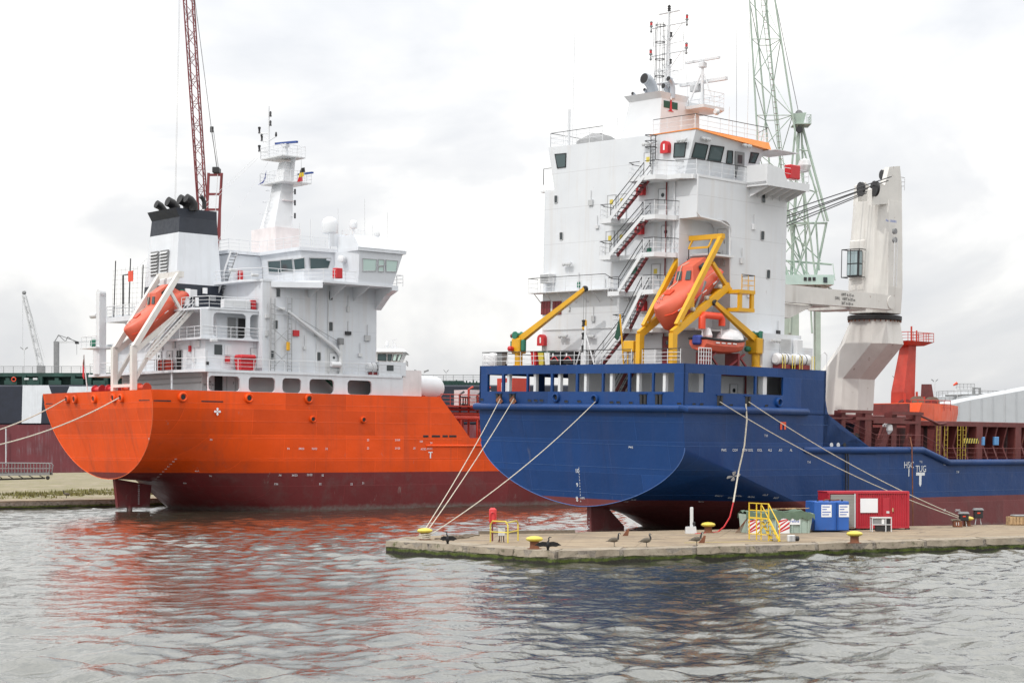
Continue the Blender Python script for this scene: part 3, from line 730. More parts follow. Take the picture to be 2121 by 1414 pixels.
bump(t, b, math_(t, 'ADD', math_(t, 'MULTIPLY', ln_, -.3), noise(t, co, .6, 3)), .3, .05)
HW = M['housewall']
# shell: built from wall blocks round the lifeboat bay at the aft starboard corner
BAYX, BAYY, BAYZ = 7.75, -5.9, 22.4
part(ship, 'house_wall', fixn(MB().prism([V((XA, YP, 12.15)), V((XA, BAYY, 12.15)), V((BAYX, BAYY, 12.15)), V((BAYX, YS, 12.15)), V((XF, YS, 12.15)), V((XF, YP, 12.15))], (0, 0, BAYZ - 12.15))), HW)
part(ship, 'house_wall', MB().box((XA, YS, BAYZ), (XF, YP, 25.3)), HW)
# rounded bay head
fil = .75
pl = [V((BAYX + .002, YS, BAYZ + .002))] + [V((BAYX - fil * (1 - math.sin(a)), YS, BAYZ - fil * (1 - math.cos(a)))) for a in [math.pi / 2 * k / 6 for k in range(7)]]
part(ship, 'bay_corner', fixn(MB().prism(pl, (0, 1.55, 0))), HW)
pp = [ba_(x_, y_, y=YS) - Y * .12 for x_, y_ in ((1443, 360), (1441, 440), (1447, 449), (1490, 459), (1508, 470), (1509, 500), (1509, 600))]
part(ship, 'pipe', MB().pipe(pp, .06, 8), M['white'], True)
part(ship, 'deck', MB().box((XA, YS - .02, 14.62), (BAYX, BAYY, 14.75)), M['white'])
part(ship, 'deck', MB().box((5.2, YS - .3, 19.85), (BAYX, BAYY, 20.0)), M['white'])
# starboard lower houses, with louvres
part(ship, 'deckhouse', MB().box((9.2, -9.35, 12.15), (13.6, YS, 14.6)), HW)
part(ship, 'deckhouse', MB().box((13.6, -9.35, 12.15), (15.0, -3, 13.75)), HW)
lv = part(ship, 'louvre', MB().box((11.1, -9.42, 13.1), (12.3, -9.352, 14.35)), M['lightgrey'])
for k in range(8): part(lv, 'slat', MB().beam((11.15, -9.44, 13.2 + k * .145), (12.25, -9.44, 13.2 + k * .145), .06, .03), M['trimgrey'])
part(ship, 'cabinet', MB().bev((12.6, -9.75, 13.2), (13.3, -9.352, 14.3), .04), M['white'])
# bridge deck tier: aft wall upright, port side flared, starboard window wall leaning out
zb_, zt_ = 25.3, 28.45
def P3(y, z): return V((XA, y, z))
bt = part(ship, 'wheelhouse', fixn(MB().hull8([V((XA, 6.5, zb_)), V((XA, -6.25, zb_)), V((11.2, -6.25, zb_)), V((12.4, -5.0, zb_)), V((12.4, 6.5, zb_))],
    [V((XA, 7.25, zt_ + .15)), V((XA, -7.25, zt_)), V((11.9, -7.25, zt_)), V((13.4, -5.4, zt_)), V((13.4, 7.25, zt_ + .15))])), HW)
part(ship, 'wing_deck', MB().box((XA - .02, YS - .05, 25.18), (10.3, -6.0, 25.36)), M['white'])
# orange roof fascia
rf = fixn(MB().hull8([V((XA - .05, -7.3, zt_ + .02)), V((11.9, -7.62, zt_ - .55)), V((13.6, -5.5, zt_ - .55)), V((13.6, -3, zt_ - .5)), V((XA - .05, -3, zt_ + .0))],
    [V((XA - .05, -7.3, zt_ + .1)), V((12.0, -7.3, zt_ + .02)), V((13.6, -5.2, zt_ + .02)), V((13.6, -3, zt_ + .05)), V((XA - .05, -3, zt_ + .06))]))
part(bt, 'roof_edge', rf, M['rooforange'])
part(bt, 'sun_visor', MB().box((11.6, -8.3, zt_ - .62), (14.2, -5.6, zt_ - .56)), M['lightgrey'])
# windows, wheelhouse starboard side: leaning plane
def sbw(px, py):   # point on the leaning wall
    lo, hi = 0, 0; p = ba_(px, py, y=-6.7)
    for _ in range(6): yy = -6.25 - (p.z - zb_) / (zt_ - zb_) * 1.0; p = ba_(px, py, y=yy)
    return p
vl = V((0, -1.0, zt_ - zb_)).normalized()
def sbwin(a, b_, c_, d_, mat='tintglass'):
    p, q, r_, s_ = [sbw(*k) for k in (a, b_, c_, d_)]; n_ = X.cross(vl)
    g = part(bt, 'window', MB().prism([k + n_ * .01 for k in (p, q, r_, s_)], n_ * .02), M[mat])
    part(g, 'frame', MB().pipe([k + n_ * .03 for k in (p, q, r_, s_)], .05, 6, True), M['dark'], True)
sbwin((1432, 326), (1459, 331), (1466, 301), (1440, 296)); sbwin((1465, 332), (1492, 335), (1499, 305), (1472, 301))
sbwin((1504, 338), (1516, 339), (1517, 313), (1507, 312), 'tintglass')
d_ = [sbw(*k) for k in ((1521, 366), (1540, 368), (1541, 316), (1522, 313))]; n_ = X.cross(vl)
dd = part(bt, 'door', MB().prism([k + n_ * .01 for k in d_], n_ * .06), M['grey'])
part(dd, 'pane', MB().prism([d_[0].lerp(d_[3], .55) .lerp(d_[1].lerp(d_[2], .55), .25) + n_ * .07, d_[0].lerp(d_[3], .55).lerp(d_[1].lerp(d_[2], .55), .75) + n_ * .07, d_[0].lerp(d_[3], .88).lerp(d_[1].lerp(d_[2], .88), .75) + n_ * .07, d_[0].lerp(d_[3], .88).lerp(d_[1].lerp(d_[2], .88), .25) + n_ * .07], n_ * .01), M['tintglass'])
sbwin((1551, 337), (1563, 338), (1571, 318), (1555, 316))
# aft windows of the bridge tier
for a, b_, c_, d_ in (((1396, 326), (1418, 325), (1422, 296), (1398, 297)), ((1155, 348), (1172, 346), (1173, 318), (1150, 320))):
    q = [ba_(*k, x=XA) for k in (a, b_, c_, d_)]; g = part(bt, 'window', MB().prism([k - X * .01 for k in q], -X * .02), M['tintglass'])
    part(g, 'frame', MB().pipe([k - X * .03 for k in q], .05, 6, True), M['dark'], True)
# small cabin windows
for x_, y_ in ((1152, 413), (1163, 489)): window(ship, ba_(x_, y_, x=XA), -Y, .34, .58, fr=M['trimgrey'])
for x_, y_ in ((1581, 411), (1579, 488), (1591, 568)): window(ship, ba_(x_, y_, y=YS), X, .42, .66, fr=M['trimgrey'])
# starboard wing platform
wp = part(ship, 'wing_platform', MB().box((9.3, -9.3, 25.1), (14.2, YS, 25.3)), M['white'])
part(wp, 'windscreen', MB().box((9.3, -9.35, 25.0), (9.4, -6.6, 26.5)), M['white'])
part(wp, 'side_plate', fixn(MB().prism([V((9.4, -9.35, 25.0)), V((14.2, -9.35, 25.0)), V((14.2, -9.35, 25.55)), V((11.6, -9.35, 25.5)), V((11.1, -9.35, 26.3)), V((9.4, -9.35, 26.5))], (0, .06, 0))), M['white'])
for k in range(6): part(wp, 'bracket', MB().prism([V((9.7 + k * .85, YS, 25.1)), V((9.7 + k * .85, -9.2, 25.1)), V((9.7 + k * .85, -9.2, 24.98)), V((9.7 + k * .85, YS, 24.35))], (.05, 0, 0)), M['white'])
railing(ship, [(11.3, -9.3, 25.3), (14.15, -9.3, 25.3), (14.15, -6, 25.3)], 1.15)
part(ship, 'control_box', MB().bev((12.0, -9.35, 25.75), (13.1, -8.7, 26.75), .05), M['red'])
# aft galleries with outside stairs
GX = 3.0
def gallery(z, yl, yr, bev=.5):
    g = part(ship, 'gallery', fixn(MB().prism([V((XA, yl, z - .32)), V((GX, yl, z - .32)), V((GX, yr + bev, z - .32)), V((GX + .75, yr, z - .32)), V((XA, yr, z - .32))][::-1], (0, 0, .32))), M['white'])
    return g
lev = {1: (-.9, -5.85), 2: (-.4, -5.85), 3: (.5, -5.85), 4: (.5, -5.85), 5: (-2.2, -7.3)}
for i, (yl, yr) in lev.items():
    z = DK[i]; gallery(z, yl, yr)
    lnd = part(ship, 'landing', fixn(MB().prism([V((GX, yl - 1.55, z - .32)), V((2.2, yl - 1.55, z - .32)), V((2.2, yl - .45, z - .32)), V((GX, yl - .2, z - .32))], (0, 0, .32))), M['white'])
    part(ship, 'landing', fixn(MB().prism([V((GX, -5.55, z - .32)), V((2.2, -5.2, z - .32)), V((2.2, -4.1, z - .32)), V((GX, -4.1, z - .32))], (0, 0, .32))), M['white'])
    railing(ship, [(XA, yl, z), (GX, yl, z), (GX, yl - .2, z), (2.2, yl - .5, z), (2.2, yl - 1.5, z)], 1.0, M['white'], M['dark'], sp=.8, r=.022)
    railing(ship, [(2.2, -4.2, z), (2.2, -5.15, z), (GX, -5.5, z), (GX + .7, -5.85, z), (XA, -5.85 if i < 5 else -6.2, z)], 1.0, M['white'], M['dark'], sp=.7, r=.022)
railing(ship, [(GX + .5, -5.85, DK[5]), (XA - .1, -7.45, DK[5]), (9.3, -7.5, DK[5])], 1.05, M['white'], M['dark'], sp=1.4, r=.022)
part(ship, 'gallery', MB().box((GX + .6, -7.45, DK[5] - .32), (XA, -5.85, DK[5])), M['white'])
for i in range(0, 5):
    yl = (lev[i][0] if i else .6) - 1.5; z0, z1 = DK[i], DK[i + 1]
    y0 = min(yl, -1.0) if i else .3
    stair(ship, (2.2, y0, z0), (2.2, -4.1 if i else -2.4, z1 - .05), .75, X, M['white'], M['dark'], 10 , M['dark'], M['maroon'])
# fire hose boxes, doors, lamps on the aft face
def hosebox(o, u, big=1.0):
    o, u = V(o), V(u).normalized(); n_ = u.cross(Z); s_ = big * .36; h_ = .85 * big
    pl = [(-s_, 0), (s_, 0), (s_, h_ * .62)] + [(s_ * math.cos(a), h_ * .62 + s_ * .9 * math.sin(a)) for a in [math.pi * k / 8 for k in range(1, 8)]] + [(-s_, h_ * .62)]
    b_ = part(ship, 'hose_box', fixn(MB().prism([o + u * x + Z * y + n_ * .01 for x, y in pl], n_ * .35)), M['red'])
    part(b_, 'emblem', MB().prism([o + u * x + Z * y + n_ * .364 for x, y in ((-.07 * big, .2), (.07 * big, .2), (.07 * big, .62 * big), (-.07 * big, .62 * big))], n_ * .006), M['paper'])
for x_, y_, k in ((1382, 318, 1), (1331, 405, .9), (1328, 486, .9), (1333, 644, 1), (1126, 716, 1)): hosebox(ba_(x_, y_, x=XA), -Y, k)
for x_, z_ in ((1374, 4), (1382, 3)):
    p = ba_(x_, 400, x=XA); door(ship, (XA, p.y, DK[z_] + .1), -Y, M['white'])
for x_, z_ in ((1268, 4), (1290, 4), (1266, 3), (1290, 3), (1342, 5), (1362, 2)):
    p = ba_(x_, 400, x=XA); dd = door(ship, (XA, p.y, DK[z_] + .1), -Y, M['white'], .7, 1.8, port=False)
    part(dd, 'warning_sign', MB().prism([V((XA, p.y, DK[z_])) - Y * a + Z * b_ - X * .065 for a, b_ in ((-.16, 1.25), (.16, 1.25), (.16, 1.6), (-.16, 1.6))], -X * .004), M['paleyellow'])
door(ship, (XA, -6.0 + .95, 12.2), -Y, M['maroon'], .9, 2.0)
door(ship, (BAYX - 1.2, BAYY - .002, 12.25), X, M['white']); door(ship, (BAYX, -6.7, 20.05), -Y, M['white'])
def lamp(x_, y_, pl='x', v=XA):
    p = ba_(x_, y_, **{pl: v}); n_ = -X if pl == 'x' else -Y; u = -Y if pl == 'x' else X
    k = part(ship, 'floodlight', MB().beam(p + n_ * .3 - u * .45, p + n_ * .3 + u * .45, .16, .14), M['lightgrey'])
    part(k, 'bracket', MB().tube(p, p + n_ * .3, .04, 6), M['trimgrey'])
    for s_ in (-.25, .1, .32): part(k, 'lamp', MB().lathe([(.05, -.14), (.13, -.02), (.13, .05), (.05, .1)], p + n_ * .38 + u * s_ - Z * .05, n_, 10), M['trimgrey'], True)
for x_, y_ in ((1180, 547), (1172, 696), (1228, 696), (1350, 690), (1346, 299), (1350, 379), (1352, 460)): lamp(x_, y_)
lamp(1455, 288, 'y', -6.9); lamp(1540, 302, 'y', -7.1); lamp(1418, 291); lamp(1600, 705, 'y', -9.4)
for (x0, y0), (x1, y1) in (((1122, 624), (1140, 651)), ((1146, 624), (1163, 651))):
    p, q = ba_(x0, y0, x=XA), ba_(x1, y1, x=XA)
    v_ = part(ship, 'vent_flap', MB().box((XA - .08, q.y, q.z), (XA - .005, p.y, p.z)), M['maroon'])
    for k in range(1, 3): part(v_, 'rib', MB().beam((XA - .09, p.y - (p.y - q.y) * k / 3, q.z + .03), (XA - .09, p.y - (p.y - q.y) * k / 3, p.z - .03), .03, .03, X), M['deckred'])
    part(v_, 'rib', MB().beam((XA - .095, q.y + .03, (p.z + q.z) / 2), (XA - .095, p.y - .03, (p.z + q.z) / 2), .03, .03), M['deckred'])
# louvred vent box with catwalk below the windows
p = ba_(1141, 578, x=XA); vb = part(ship, 'vent_box', MB().bev((XA - .7, p.y - .5, p.z - .35), (XA - .01, p.y + .5, p.z + .35), .04), M['lightgrey'])
for k in range(6): part(vb, 'slat', MB().beam((XA - .72, p.y - .45, p.z - .28 + k * .11), (XA - .72, p.y + .45, p.z - .28 + k * .11), .05, .025), M['trimgrey'])
cz = 17.72
cw_ = part(ship, 'catwalk', MB().box((GX, -.2, cz - .07), (XA, 8.1, cz)), M['white'])
for k in range(7): part(cw_, 'strut', MB().beam((GX + .1, 7.6 - k * 1.2, cz - .07), (XA, 7.6 - k * 1.2 - .0, cz - .85), .05, .05), M['white'])
railing(ship, [(XA, 8.1, cz), (GX, 8.1, cz), (GX, .2, cz), (GX - .0, -.4, cz - .3)], 1.05, M['white'], M['dark'], sp=1.3, r=.022)
# pipes down the wall
for y_ in (-4.75, -5.5): part(ship, 'pipe', MB().pipe([(XA - .12, y_, 14.2), (XA - .12, y_, 25.0)], .05, 6), M['maroon' if y_ > -5 else 'white'], True)
part(ship, 'wall_rail', MB().pipe([(XA - .08, 7.4, 14.95), (XA - .08, -.2, 14.95)], .03, 6), M['lightgrey'], True)
part(ship, 'wing_rail_post', MB().pipe([(XA + .3, 8.0, 25.9), (XA + .3, 8.0, 27.1), (XA + .3, 7.0, 27.1)], .03, 6), M['dark'], True)
part(ship, 'wing_deck', MB().box((XA + .02, 6.4, 25.3), (XF, 8.05, 25.42)), M['white'])
for k, (x_, y_) in enumerate(((1180, 640), (1230, 660), (1255, 600), (1200, 590), (1238, 470), (1225, 420), (1330, 440), (1346, 520), (1300, 620), (1290, 700), (1250, 728), (1315, 560))):
    p = ba_(x_, y_, x=XA); w_, h_ = .1 + .06 * (k % 3), .12 + .08 * (k % 2)
    q = part(ship, 'junction_box', MB().box((XA - .14, p.y - w_, p.z - h_), (XA - .005, p.y + w_, p.z + h_)), M[('lightgrey', 'trimgrey', 'white', 'green')[k % 4]]); part(q, 'conduit', MB().pipe([(XA - .06, p.y, p.z + h_), (XA - .06, p.y, p.z + h_ + .7)], .02, 5), M['trimgrey'], True)
for k, (x_, y_) in enumerate(((1535, 540), (1550, 610), (1490, 530), (1498, 545), (1486, 560), (1560, 470), (1610, 690))):
    p = ba_(x_, y_, y=YS if k not in (2, 3, 4) else BAYY) if k not in (2, 3, 4) else ba_(x_, y_, x=BAYX); n_ = -Y if k not in (2, 3, 4) else -X; u = X if k not in (2, 3, 4) else -Y
    q = part(ship, 'junction_box', MB().prism([p + u * a + Z * b_ + n_ * .01 for a, b_ in ((-.16, -.2), (.16, -.2), (.16, .2), (-.16, .2))], n_ * .16), M[('lightgrey', 'white', 'dark', 'trimgrey')[k % 4]]); part(q, 'conduit', MB().pipe([p + n_ * .08 + Z * .2, p + n_ * .08 + Z * .9], .025, 5), M['trimgrey'], True)
# black cage ladder at the bridge
lb = [ba_(1352, 345, x=XA - .3), ba_(1352, 282, x=XA - .3)]
cg = part(ship, 'ladder', MB().tube(lb[0] + Y * .22, V((lb[1].x, lb[0].y + .22, lb[1].z)), .03, 6), M['dark'])
rod(cg, 'stile', lb[0] - Y * .22, V((lb[1].x, lb[0].y - .22, lb[1].z)), .03, M['dark'])
for k in range(9): zz_ = lb[0].z + .15 + k * .25; rod(cg, 'rung', (lb[0].x, lb[0].y - .22, zz_), (lb[0].x, lb[0].y + .22, zz_), .018, M['dark'])
for k in range(3): part(cg, 'hoop', MB().pipe([V((lb[0].x, lb[0].y, lb[1].z - k * .42)) + V((-.75 * math.sin(a), .36 * math.cos(a), 0)) for a in [math.pi * j / 8 for j in range(9)]], .03, 6), M['dark'], True)
# rails on the house top
railing(ship, [(XA + .1, 7.1, 28.6), (XA + .1, 1.75, 28.6)], 1.05, M['white'], M['dark'], sp=1.3, r=.022)
railing(ship, [(XA + .1, -3.2, 28.5), (XA + .1, -7.1, 28.5), (12.0, -7.2, 28.5), (13.2, -5.4, 28.5)], 1.05, M['white'], M['dark'], sp=1.4, r=.022)
railing(ship, [(XA + .1, 7.1, 28.6), (12.0, 7.1, 28.6)], 1.05, M['white'], M['dark'], sp=1.6, r=.022)
# deck-edge rails round the stern
railing(ship, [(.1, -HB + .4, 12.15), (.1, -6.2, 12.15)], 1.0, M['white'], M['dark'], n=4, sp=1.2)
railing(ship, [(.1, -5.2, 12.15), (.1, HB - .15, 12.15), (9, HB - .15, 12.15)], 1.0, M['white'], M['dark'], n=3, sp=1.35)
railing(ship, [(1.6, -HB + .1, 12.15), (2.9, -HB + .1, 12.15)], 1.1, M['white'], M['white'], n=4, sp=.28, r=.03)
part(ship, 'hoop_ladder', MB().pipe([(15.2, -HB + .1, 12.15), (15.2, -HB + .1, 13.3), (15.55, -HB + .1, 13.5), (15.9, -HB + .1, 13.3), (15.9, -HB + .1, 11.9)], .03, 6), M['white'], True)
# funnel casing, exhausts, radar platform
fn = part(ship, 'funnel', fixn(MB().hull8([V((5.9, 1.75, 28.5)), V((5.9, -2.15, 28.5)), V((8.6, -2.15, 28.5)), V((10.4, -2.15, 28.5)), V((10.4, 1.75, 28.5))], [V((6.1, 1.0, 31.6)), V((6.1, -2.15, 31.6)), V((8.6, -2.15, 31.6)), V((10.2, -2.15, 31.6)), V((10.2, 1.0, 31.6))])), M['white'])
part(fn, 'coping', fixn(MB().hull8([V((6.1, 1.0, 31.5)), V((6.1, -2.15, 31.5)), V((8.8, -2.15, 31.5)), V((8.8, 1.0, 31.5))], [V((5.75, 1.25, 31.95)), V((5.75, -2.25, 31.95)), V((9.0, -2.25, 31.95)), V((9.0, 1.25, 31.95))])), M['lightgrey'])
for (x0, y0), (x1, y1), mt in (((1375, 208), (1403, 228), 'darkgreen'),):
    p, q = ba_(x0, y0, y=-2.16), ba_(x1, y1, y=-2.16)
    em = part(fn, 'emblem', MB().box((p.x, -2.185, q.z), (q.x, -2.16, p.z)), M[mt])
    cx_ = (p.x + q.x) / 2
    part(em, 'lighthouse', fixn(MB().prism([V((cx_ + a, -2.19, q.z + b_)) for a, b_ in ((-.35, -.22), (.35, -.22), (.12, -.12), (.07, .62), (-.07, .62), (-.12, -.12))], (0, -.01, 0))), M['red'])
    part(em, 'lantern', MB().lathe([(.05, 0), (.09, .03), (.09, .2), (.02, .3)], (cx_, -2.2, q.z + .62), Z, 10), M['paper'])
pf = part(ship, 'radar_platform', fixn(MB().prism([V((8.7, -3.9, 31.0)), V((11.0, -3.9, 31.0)), V((11.6, -3.0, 31.0)), V((11.6, 1.2, 31.0)), V((8.7, 1.2, 31.0))], (0, 0, .22))), M['lightgrey'])
railing(ship, [(8.8, -3.85, 31.22), (11.0, -3.85, 31.22), (11.55, -3.0, 31.22), (11.55, 1.0, 31.22)], 1.05, M['white'], sp=1.0, r=.02)
def cowl(px, py, r, h_, lean=0):
    p = ba_(px, py, x=7.2); p.z = 31.6
    pts = [p, p + Z * h_ * .55, p + Z * h_ * .8 + X * -.12 * r / .2, p + Z * h_ * .97 - X * r * 1.5, p + Z * h_ - X * r * 2.4]
    k = part(ship, 'exhaust_pipe', MB().pipe(pts, [r, r, r, r * 1.02, r * 1.05], 14), M['pipe'], True)
    e_ = pts[-1]; part(k, 'mouth', MB().lathe([(r * .92, 0), (r * .9, .02), (.01, .03)], e_ - X * .005, -X + Z * .12, 14), M['black'])
for a in ((1316, 200, .13, .75), (1352, 198, .40, 1.55), (1362, 198, .14, .45), (1383, 196, .2, .9), (1393, 195, .2, 1.35), (1340, 198, .12, .9)): cowl(*a)
# main mast with cage ladder, yards and lights
mp_ = ba_(1383, 180, x=9.0); my, mz0 = mp_.y, 31.2
mt_z = ba_(1385, 26, x=9.0).z
mast = part(ship, 'mast', MB().pipe([(9.0, my, mz0), (9.0, my, 34), (9.0, my, mt_z)], [.24, .2, .1], 10), M['white'], True)
def yard(z, w_, tilt=0):
    y_ = part(mast, 'yard', MB().tube((9.0, my + w_, z), (9.0, my - w_, z + tilt), .055, 8), M['white'])
    for s_ in (1, -1):
        part(mast, 'yard_brace', MB().tube((9.0, my + s_ * w_ * .75, z), (9.0, my, z - w_ * .75), .03, 6), M['white'])
        part(mast, 'yard_loop', MB().pipe([(9.0, my + s_ * w_ * .85, z), (9.0, my + s_ * w_ * .85, z - 1.35), (9.0, my, z - 1.4)], .025, 6), M['lightgrey'], True)
        e_ = V((9.0, my + s_ * w_, z))
        l_ = part(mast, 'signal_lamp', MB().lathe([(.06, -.3), (.1, -.2), (.06, -.1), (.06, .1), (.13, .12), (.13, .2), (.09, .22), (.09, .45), (.13, .47), (.05, .58)], e_, Z, 10), M['grey'], True)
        part(mast, 'lamp_glass', MB().lathe([(.1, .24), (.1, .43)], e_, Z, 10), M['red'])
z1 = ba_(1384, 53, x=9.0).z; z2 = ba_(1384, 111, x=9.0).z
yard(z1, 1.75); yard(z2, 1.75)
part(mast, 'top_yard', MB().box((8.9, my - 1.0, mt_z - .05), (9.1, my + 1.0, mt_z + .03)), M['white'])
part(mast, 'top_lamp', MB().lathe([(.08, 0), (.14, .05), (.1, .15), (.14, .2), (.1, .3), (.14, .36), (.05, .5)], (9.0, my, mt_z + .05), Z, 10), M['dark'], True)
for s_ in (-.9, .9): rod(mast, 'aerial', (9.0, my + s_, mt_z), (9.0, my + s_, mt_z + .7), .02, M['white'])
for k in range(5): part(mast, 'cage_hoop', MB().pipe([V((8.75, my + .25, mz0 + 1.2 + k * 1.25)) + V((-.4 - .36 * math.cos(a), .36 * math.sin(a), 0)) for a in [2 * math.pi * j / 12 for j in range(12)]], .03, 6, True), M['dark'], True)
for a in (0, 1.2, 2.4, 3.6, 4.9): rod(mast, 'cage_bar', V((8.35, my + .25, mz0)) + V((-.36 * math.cos(a), .36 * math.sin(a), 0)), V((8.35, my + .25, mz0 + 6.4)) + V((-.36 * math.cos(a), .36 * math.sin(a), 0)), .02, M['dark'])
for k in range(14): rod(mast, 'rung', (8.72, my + .45, mz0 + .4 + k * .42), (8.72, my + .05, mz0 + .4 + k * .42), .018, M['white'])
for z_ in (z1 - 1.0, z2 - .9, mz0 + 1.3): part(mast, 'lamp_arm', MB().beam((9.0, my, z_), (8.6, my - .55, z_), .07, .07), M['white']); part(mast, 'signal_lamp', MB().lathe([(.08, 0), (.12, .04), (.08, .1), (.08, .26), (.12, .3), (.04, .36)], (8.6, my - .6, z_), Z, 10), M['dark'], True)
for s_ in (-1.3, 1.3): rod(mast, 'stay_wire', (9.0, my + s_, z1), (9.0, my + s_ * 1.6, 31.3), .012, M['grey'], 4)
part(mast, 'platform', MB().box((8.2, my - .7, mz0 + 1.9), (9.5, my + .7, mz0 + 1.96)), M['white']); railing(ship, [(8.25, my + .65, mz0 + 1.96), (8.25, my - .65, mz0 + 1.96), (9.4, my - .65, mz0 + 1.96)], .9, M['white'], sp=.6, r=.02)
part(mast, 'horn', MB().lathe([(.04, 0), (.06, .2), (.2, .45)], (8.8, my + .3, mz0 + 2.9), -X, 12), M['lightgrey'], True)
# radar mast
ry = -2.6; rx = 10.0; rz = ba_(1435, 130, x=10.0).z
rm = part(ship, 'radar_mast', MB().tube((rx, ry, 31.2), (rx, ry, rz - .25), .1, 10), M['white'])
for d_ in ((-.5, 1.0), (.4, -1.0), (1.0, .6)): part(rm, 'leg', MB().tube((rx + d_[0], ry + d_[1], 31.2), (rx, ry, 34.0 if rz > 34.3 else rz - .8), .07, 8), M['white'])
part(rm, 'gearbox', MB().bev((rx - .25, ry - .25, rz - .5), (rx + .25, ry + .25, rz - .1), .05), M['white'])
part(rm, 'scanner', MB().beam((rx, ry + 1.6, rz + .05), (rx, ry - 1.6, rz + .05), .22, .16), M['white'])
r2z = ba_(1440, 172, x=10.5).z
part(rm, 'scanner', MB().beam((rx + .6, ry + 2.6, r2z), (rx + .6, ry - 1.8, r2z), .3, .24), M['white'])
part(rm, 'gearbox', MB().bev((rx + .3, ry + .7, r2z - .65), (rx + .9, ry + 1.5, r2z - .15), .05), M['trimgrey'])
# port aerial post, whip aerials, covered searchlight on the house top
rod(ship, 'aerial_post', (4.8, 5.9, 28.5), (4.8, 5.9, 31.4), .11, M['white'], 10)
for x_, y_, h_ in ((5.5, 6.2, 9.0), (9.5, -5.6, 2.4), (10.5, -6.5, 11.5), (11.5, -6.7, 2.0), (7, -4.5, 1.6), (8, 4, 2.5)): rod(ship, 'whip_aerial', (x_, y_, 28.5), (x_ + .03, y_, 28.5 + h_), .022, M['lightgrey'], 5)
mb = MB(); nn_ = 12
for i in range(7):
    r_ = [0, .75, 1.0, 1.05, 1.0, .7, 0][i]; 
mb.lathe([(1.7, 0), (1.55, .35), (1.0, .75), (.45, .9), (.05, .92)], (6, 4.0, 28.6), Z, 12)
mb.v = [(x * 1.0, y + random.uniform(-.1, .1), z + random.uniform(-.08, .08) * (z > 28.7)) for x, y, z in mb.v]
part(ship, 'tarp_cover', mb, M['grey'], True)
part(ship, 'searchlight', MB().lathe([(.1, -.15), (.22, -.05), (.22, .12), (.16, .2)], (6.5, -7.0, 30.0), -X, 12), M['lightgrey'], True)
part(ship, 'wrapped_radar', MB().lathe([(.1, -.5), (.35, -.35), (.5, 0), (.4, .35), (.1, .5)], (14.0, -9.0, 26.9), Z, 9), M['sheet'])

# ---- cargo deck: lashing frames, hatch coaming, rails
FRM = M['deckred']
def postpx(x0, x1, yt, yb, yy, name='lashing_post', dpt=.9):
    p, q = ba_(x0, yb, y=yy), ba_(x1, yt, y=yy); return part(ship, name, MB().box((p.x, yy, p.z), (q.x, yy + dpt, q.z)), FRM)
for x0, x1, yt in ((1791, 1806, 850), (1895, 1908, 853)): postpx(x0, x1, yt, 930, -9.4)
for x0, x1, yt in ((1742, 1752, 850), (1846, 1858, 855)): postpx(x0, x1, yt, 925, -9.0, dpt=.7)
for x0, x1, y_ in ((1738, 1806, 851), (1845, 1910, 855), (1770, 1870, 866), (1806, 1900, 873)):
    p, q = ba_(x0, y_, y=-9.3), ba_(x1, y_, y=-9.3); part(ship, 'lashing_beam', MB().beam(p, V((q.x, q.y, p.z)), .3, .22), FRM)
part(ship, 'hatch_coaming', MB().box((22.5, -8.0, 5.3), (31.5, -7.7, 8.1)), M['maroondark'] if 'maroondark' in M else paint('maroondark', (.075, .014, .015), .6, var=.2))
for xx in range(23, 44, 9): part(ship, 'hatch_cover', MB().bev((xx + .15, -7.6, 8.3), (xx + 8.8, 7.6, 9.05 if xx < 30 else 8.7), .1), M['deckred'])
cm = part(ship, 'hatch_coaming', MB().box((31.5, -7.7, 5.3), (80, -7.5, 8.5)), M['maroondark'])
part(cm, 'rest_bar', MB().box((31.5, -8.9, 8.3), (80, -7.5, 8.66)), M['deckred'])
for k in range(26):
    xx = 32.2 + k * 1.5; wide = k % 4 == 0
    if wide: part(cm, 'stay', MB().box((xx - .45, -8.95, 5.3), (xx + .45, -8.2, 8.3)), M['deckred'])
    else: part(cm, 'stay', fixn(MB().prism([V((xx, -7.7, 5.3)), V((xx, -8.9, 5.3)), V((xx, -8.3, 6.7)), V((xx, -8.7, 8.3)), V((xx, -7.7, 8.3))], (.22, 0, 0))), M['deckred'])
for k in (0, 2): 
    xx = 32.2 + k * .75
paint('ladderyellow', (.40, .29, .04), .6, rust=.4)
for x_ in (1942, 1958, 1985, 1996):
    p = ba_(x_, 920, y=-9.0); l_ = part(ship, 'cargo_ladder', MB().pipe([V((p.x - .22, -9.05, 5.3)), V((p.x - .22, -9.05, 8.3))], .03, 6), M['ladderyellow'])
    rod(l_, 'stile', (p.x + .22, -9.05, 5.3), (p.x + .22, -9.05, 8.3), .03, M['ladderyellow'])
    for k in range(7): rod(l_, 'rung', (p.x - .22, -9.05, 5.6 + k * .4), (p.x + .22, -9.05, 5.6 + k * .4), .018, M['ladderyellow'])
hz = ba_(2012, 910, y=-9.05)
hp_ = part(ship, 'hazard_panel', MB().box((hz.x - 1.1, -9.06, hz.z - .3), (hz.x + 1.1, -9.0, hz.z + .1)), M['paleyellow'])
for k in range(6): x0_ = hz.x - 1.0 + k * .36; part(hp_, 'stripe', fixn(MB().prism([V((x0_, -9.075, hz.z - .3)), V((x0_ + .15, -9.075, hz.z - .3)), V((x0_ + .3, -9.075, hz.z + .1)), V((x0_ + .15, -9.075, hz.z + .1))], (0, .01, 0))), M['black'])
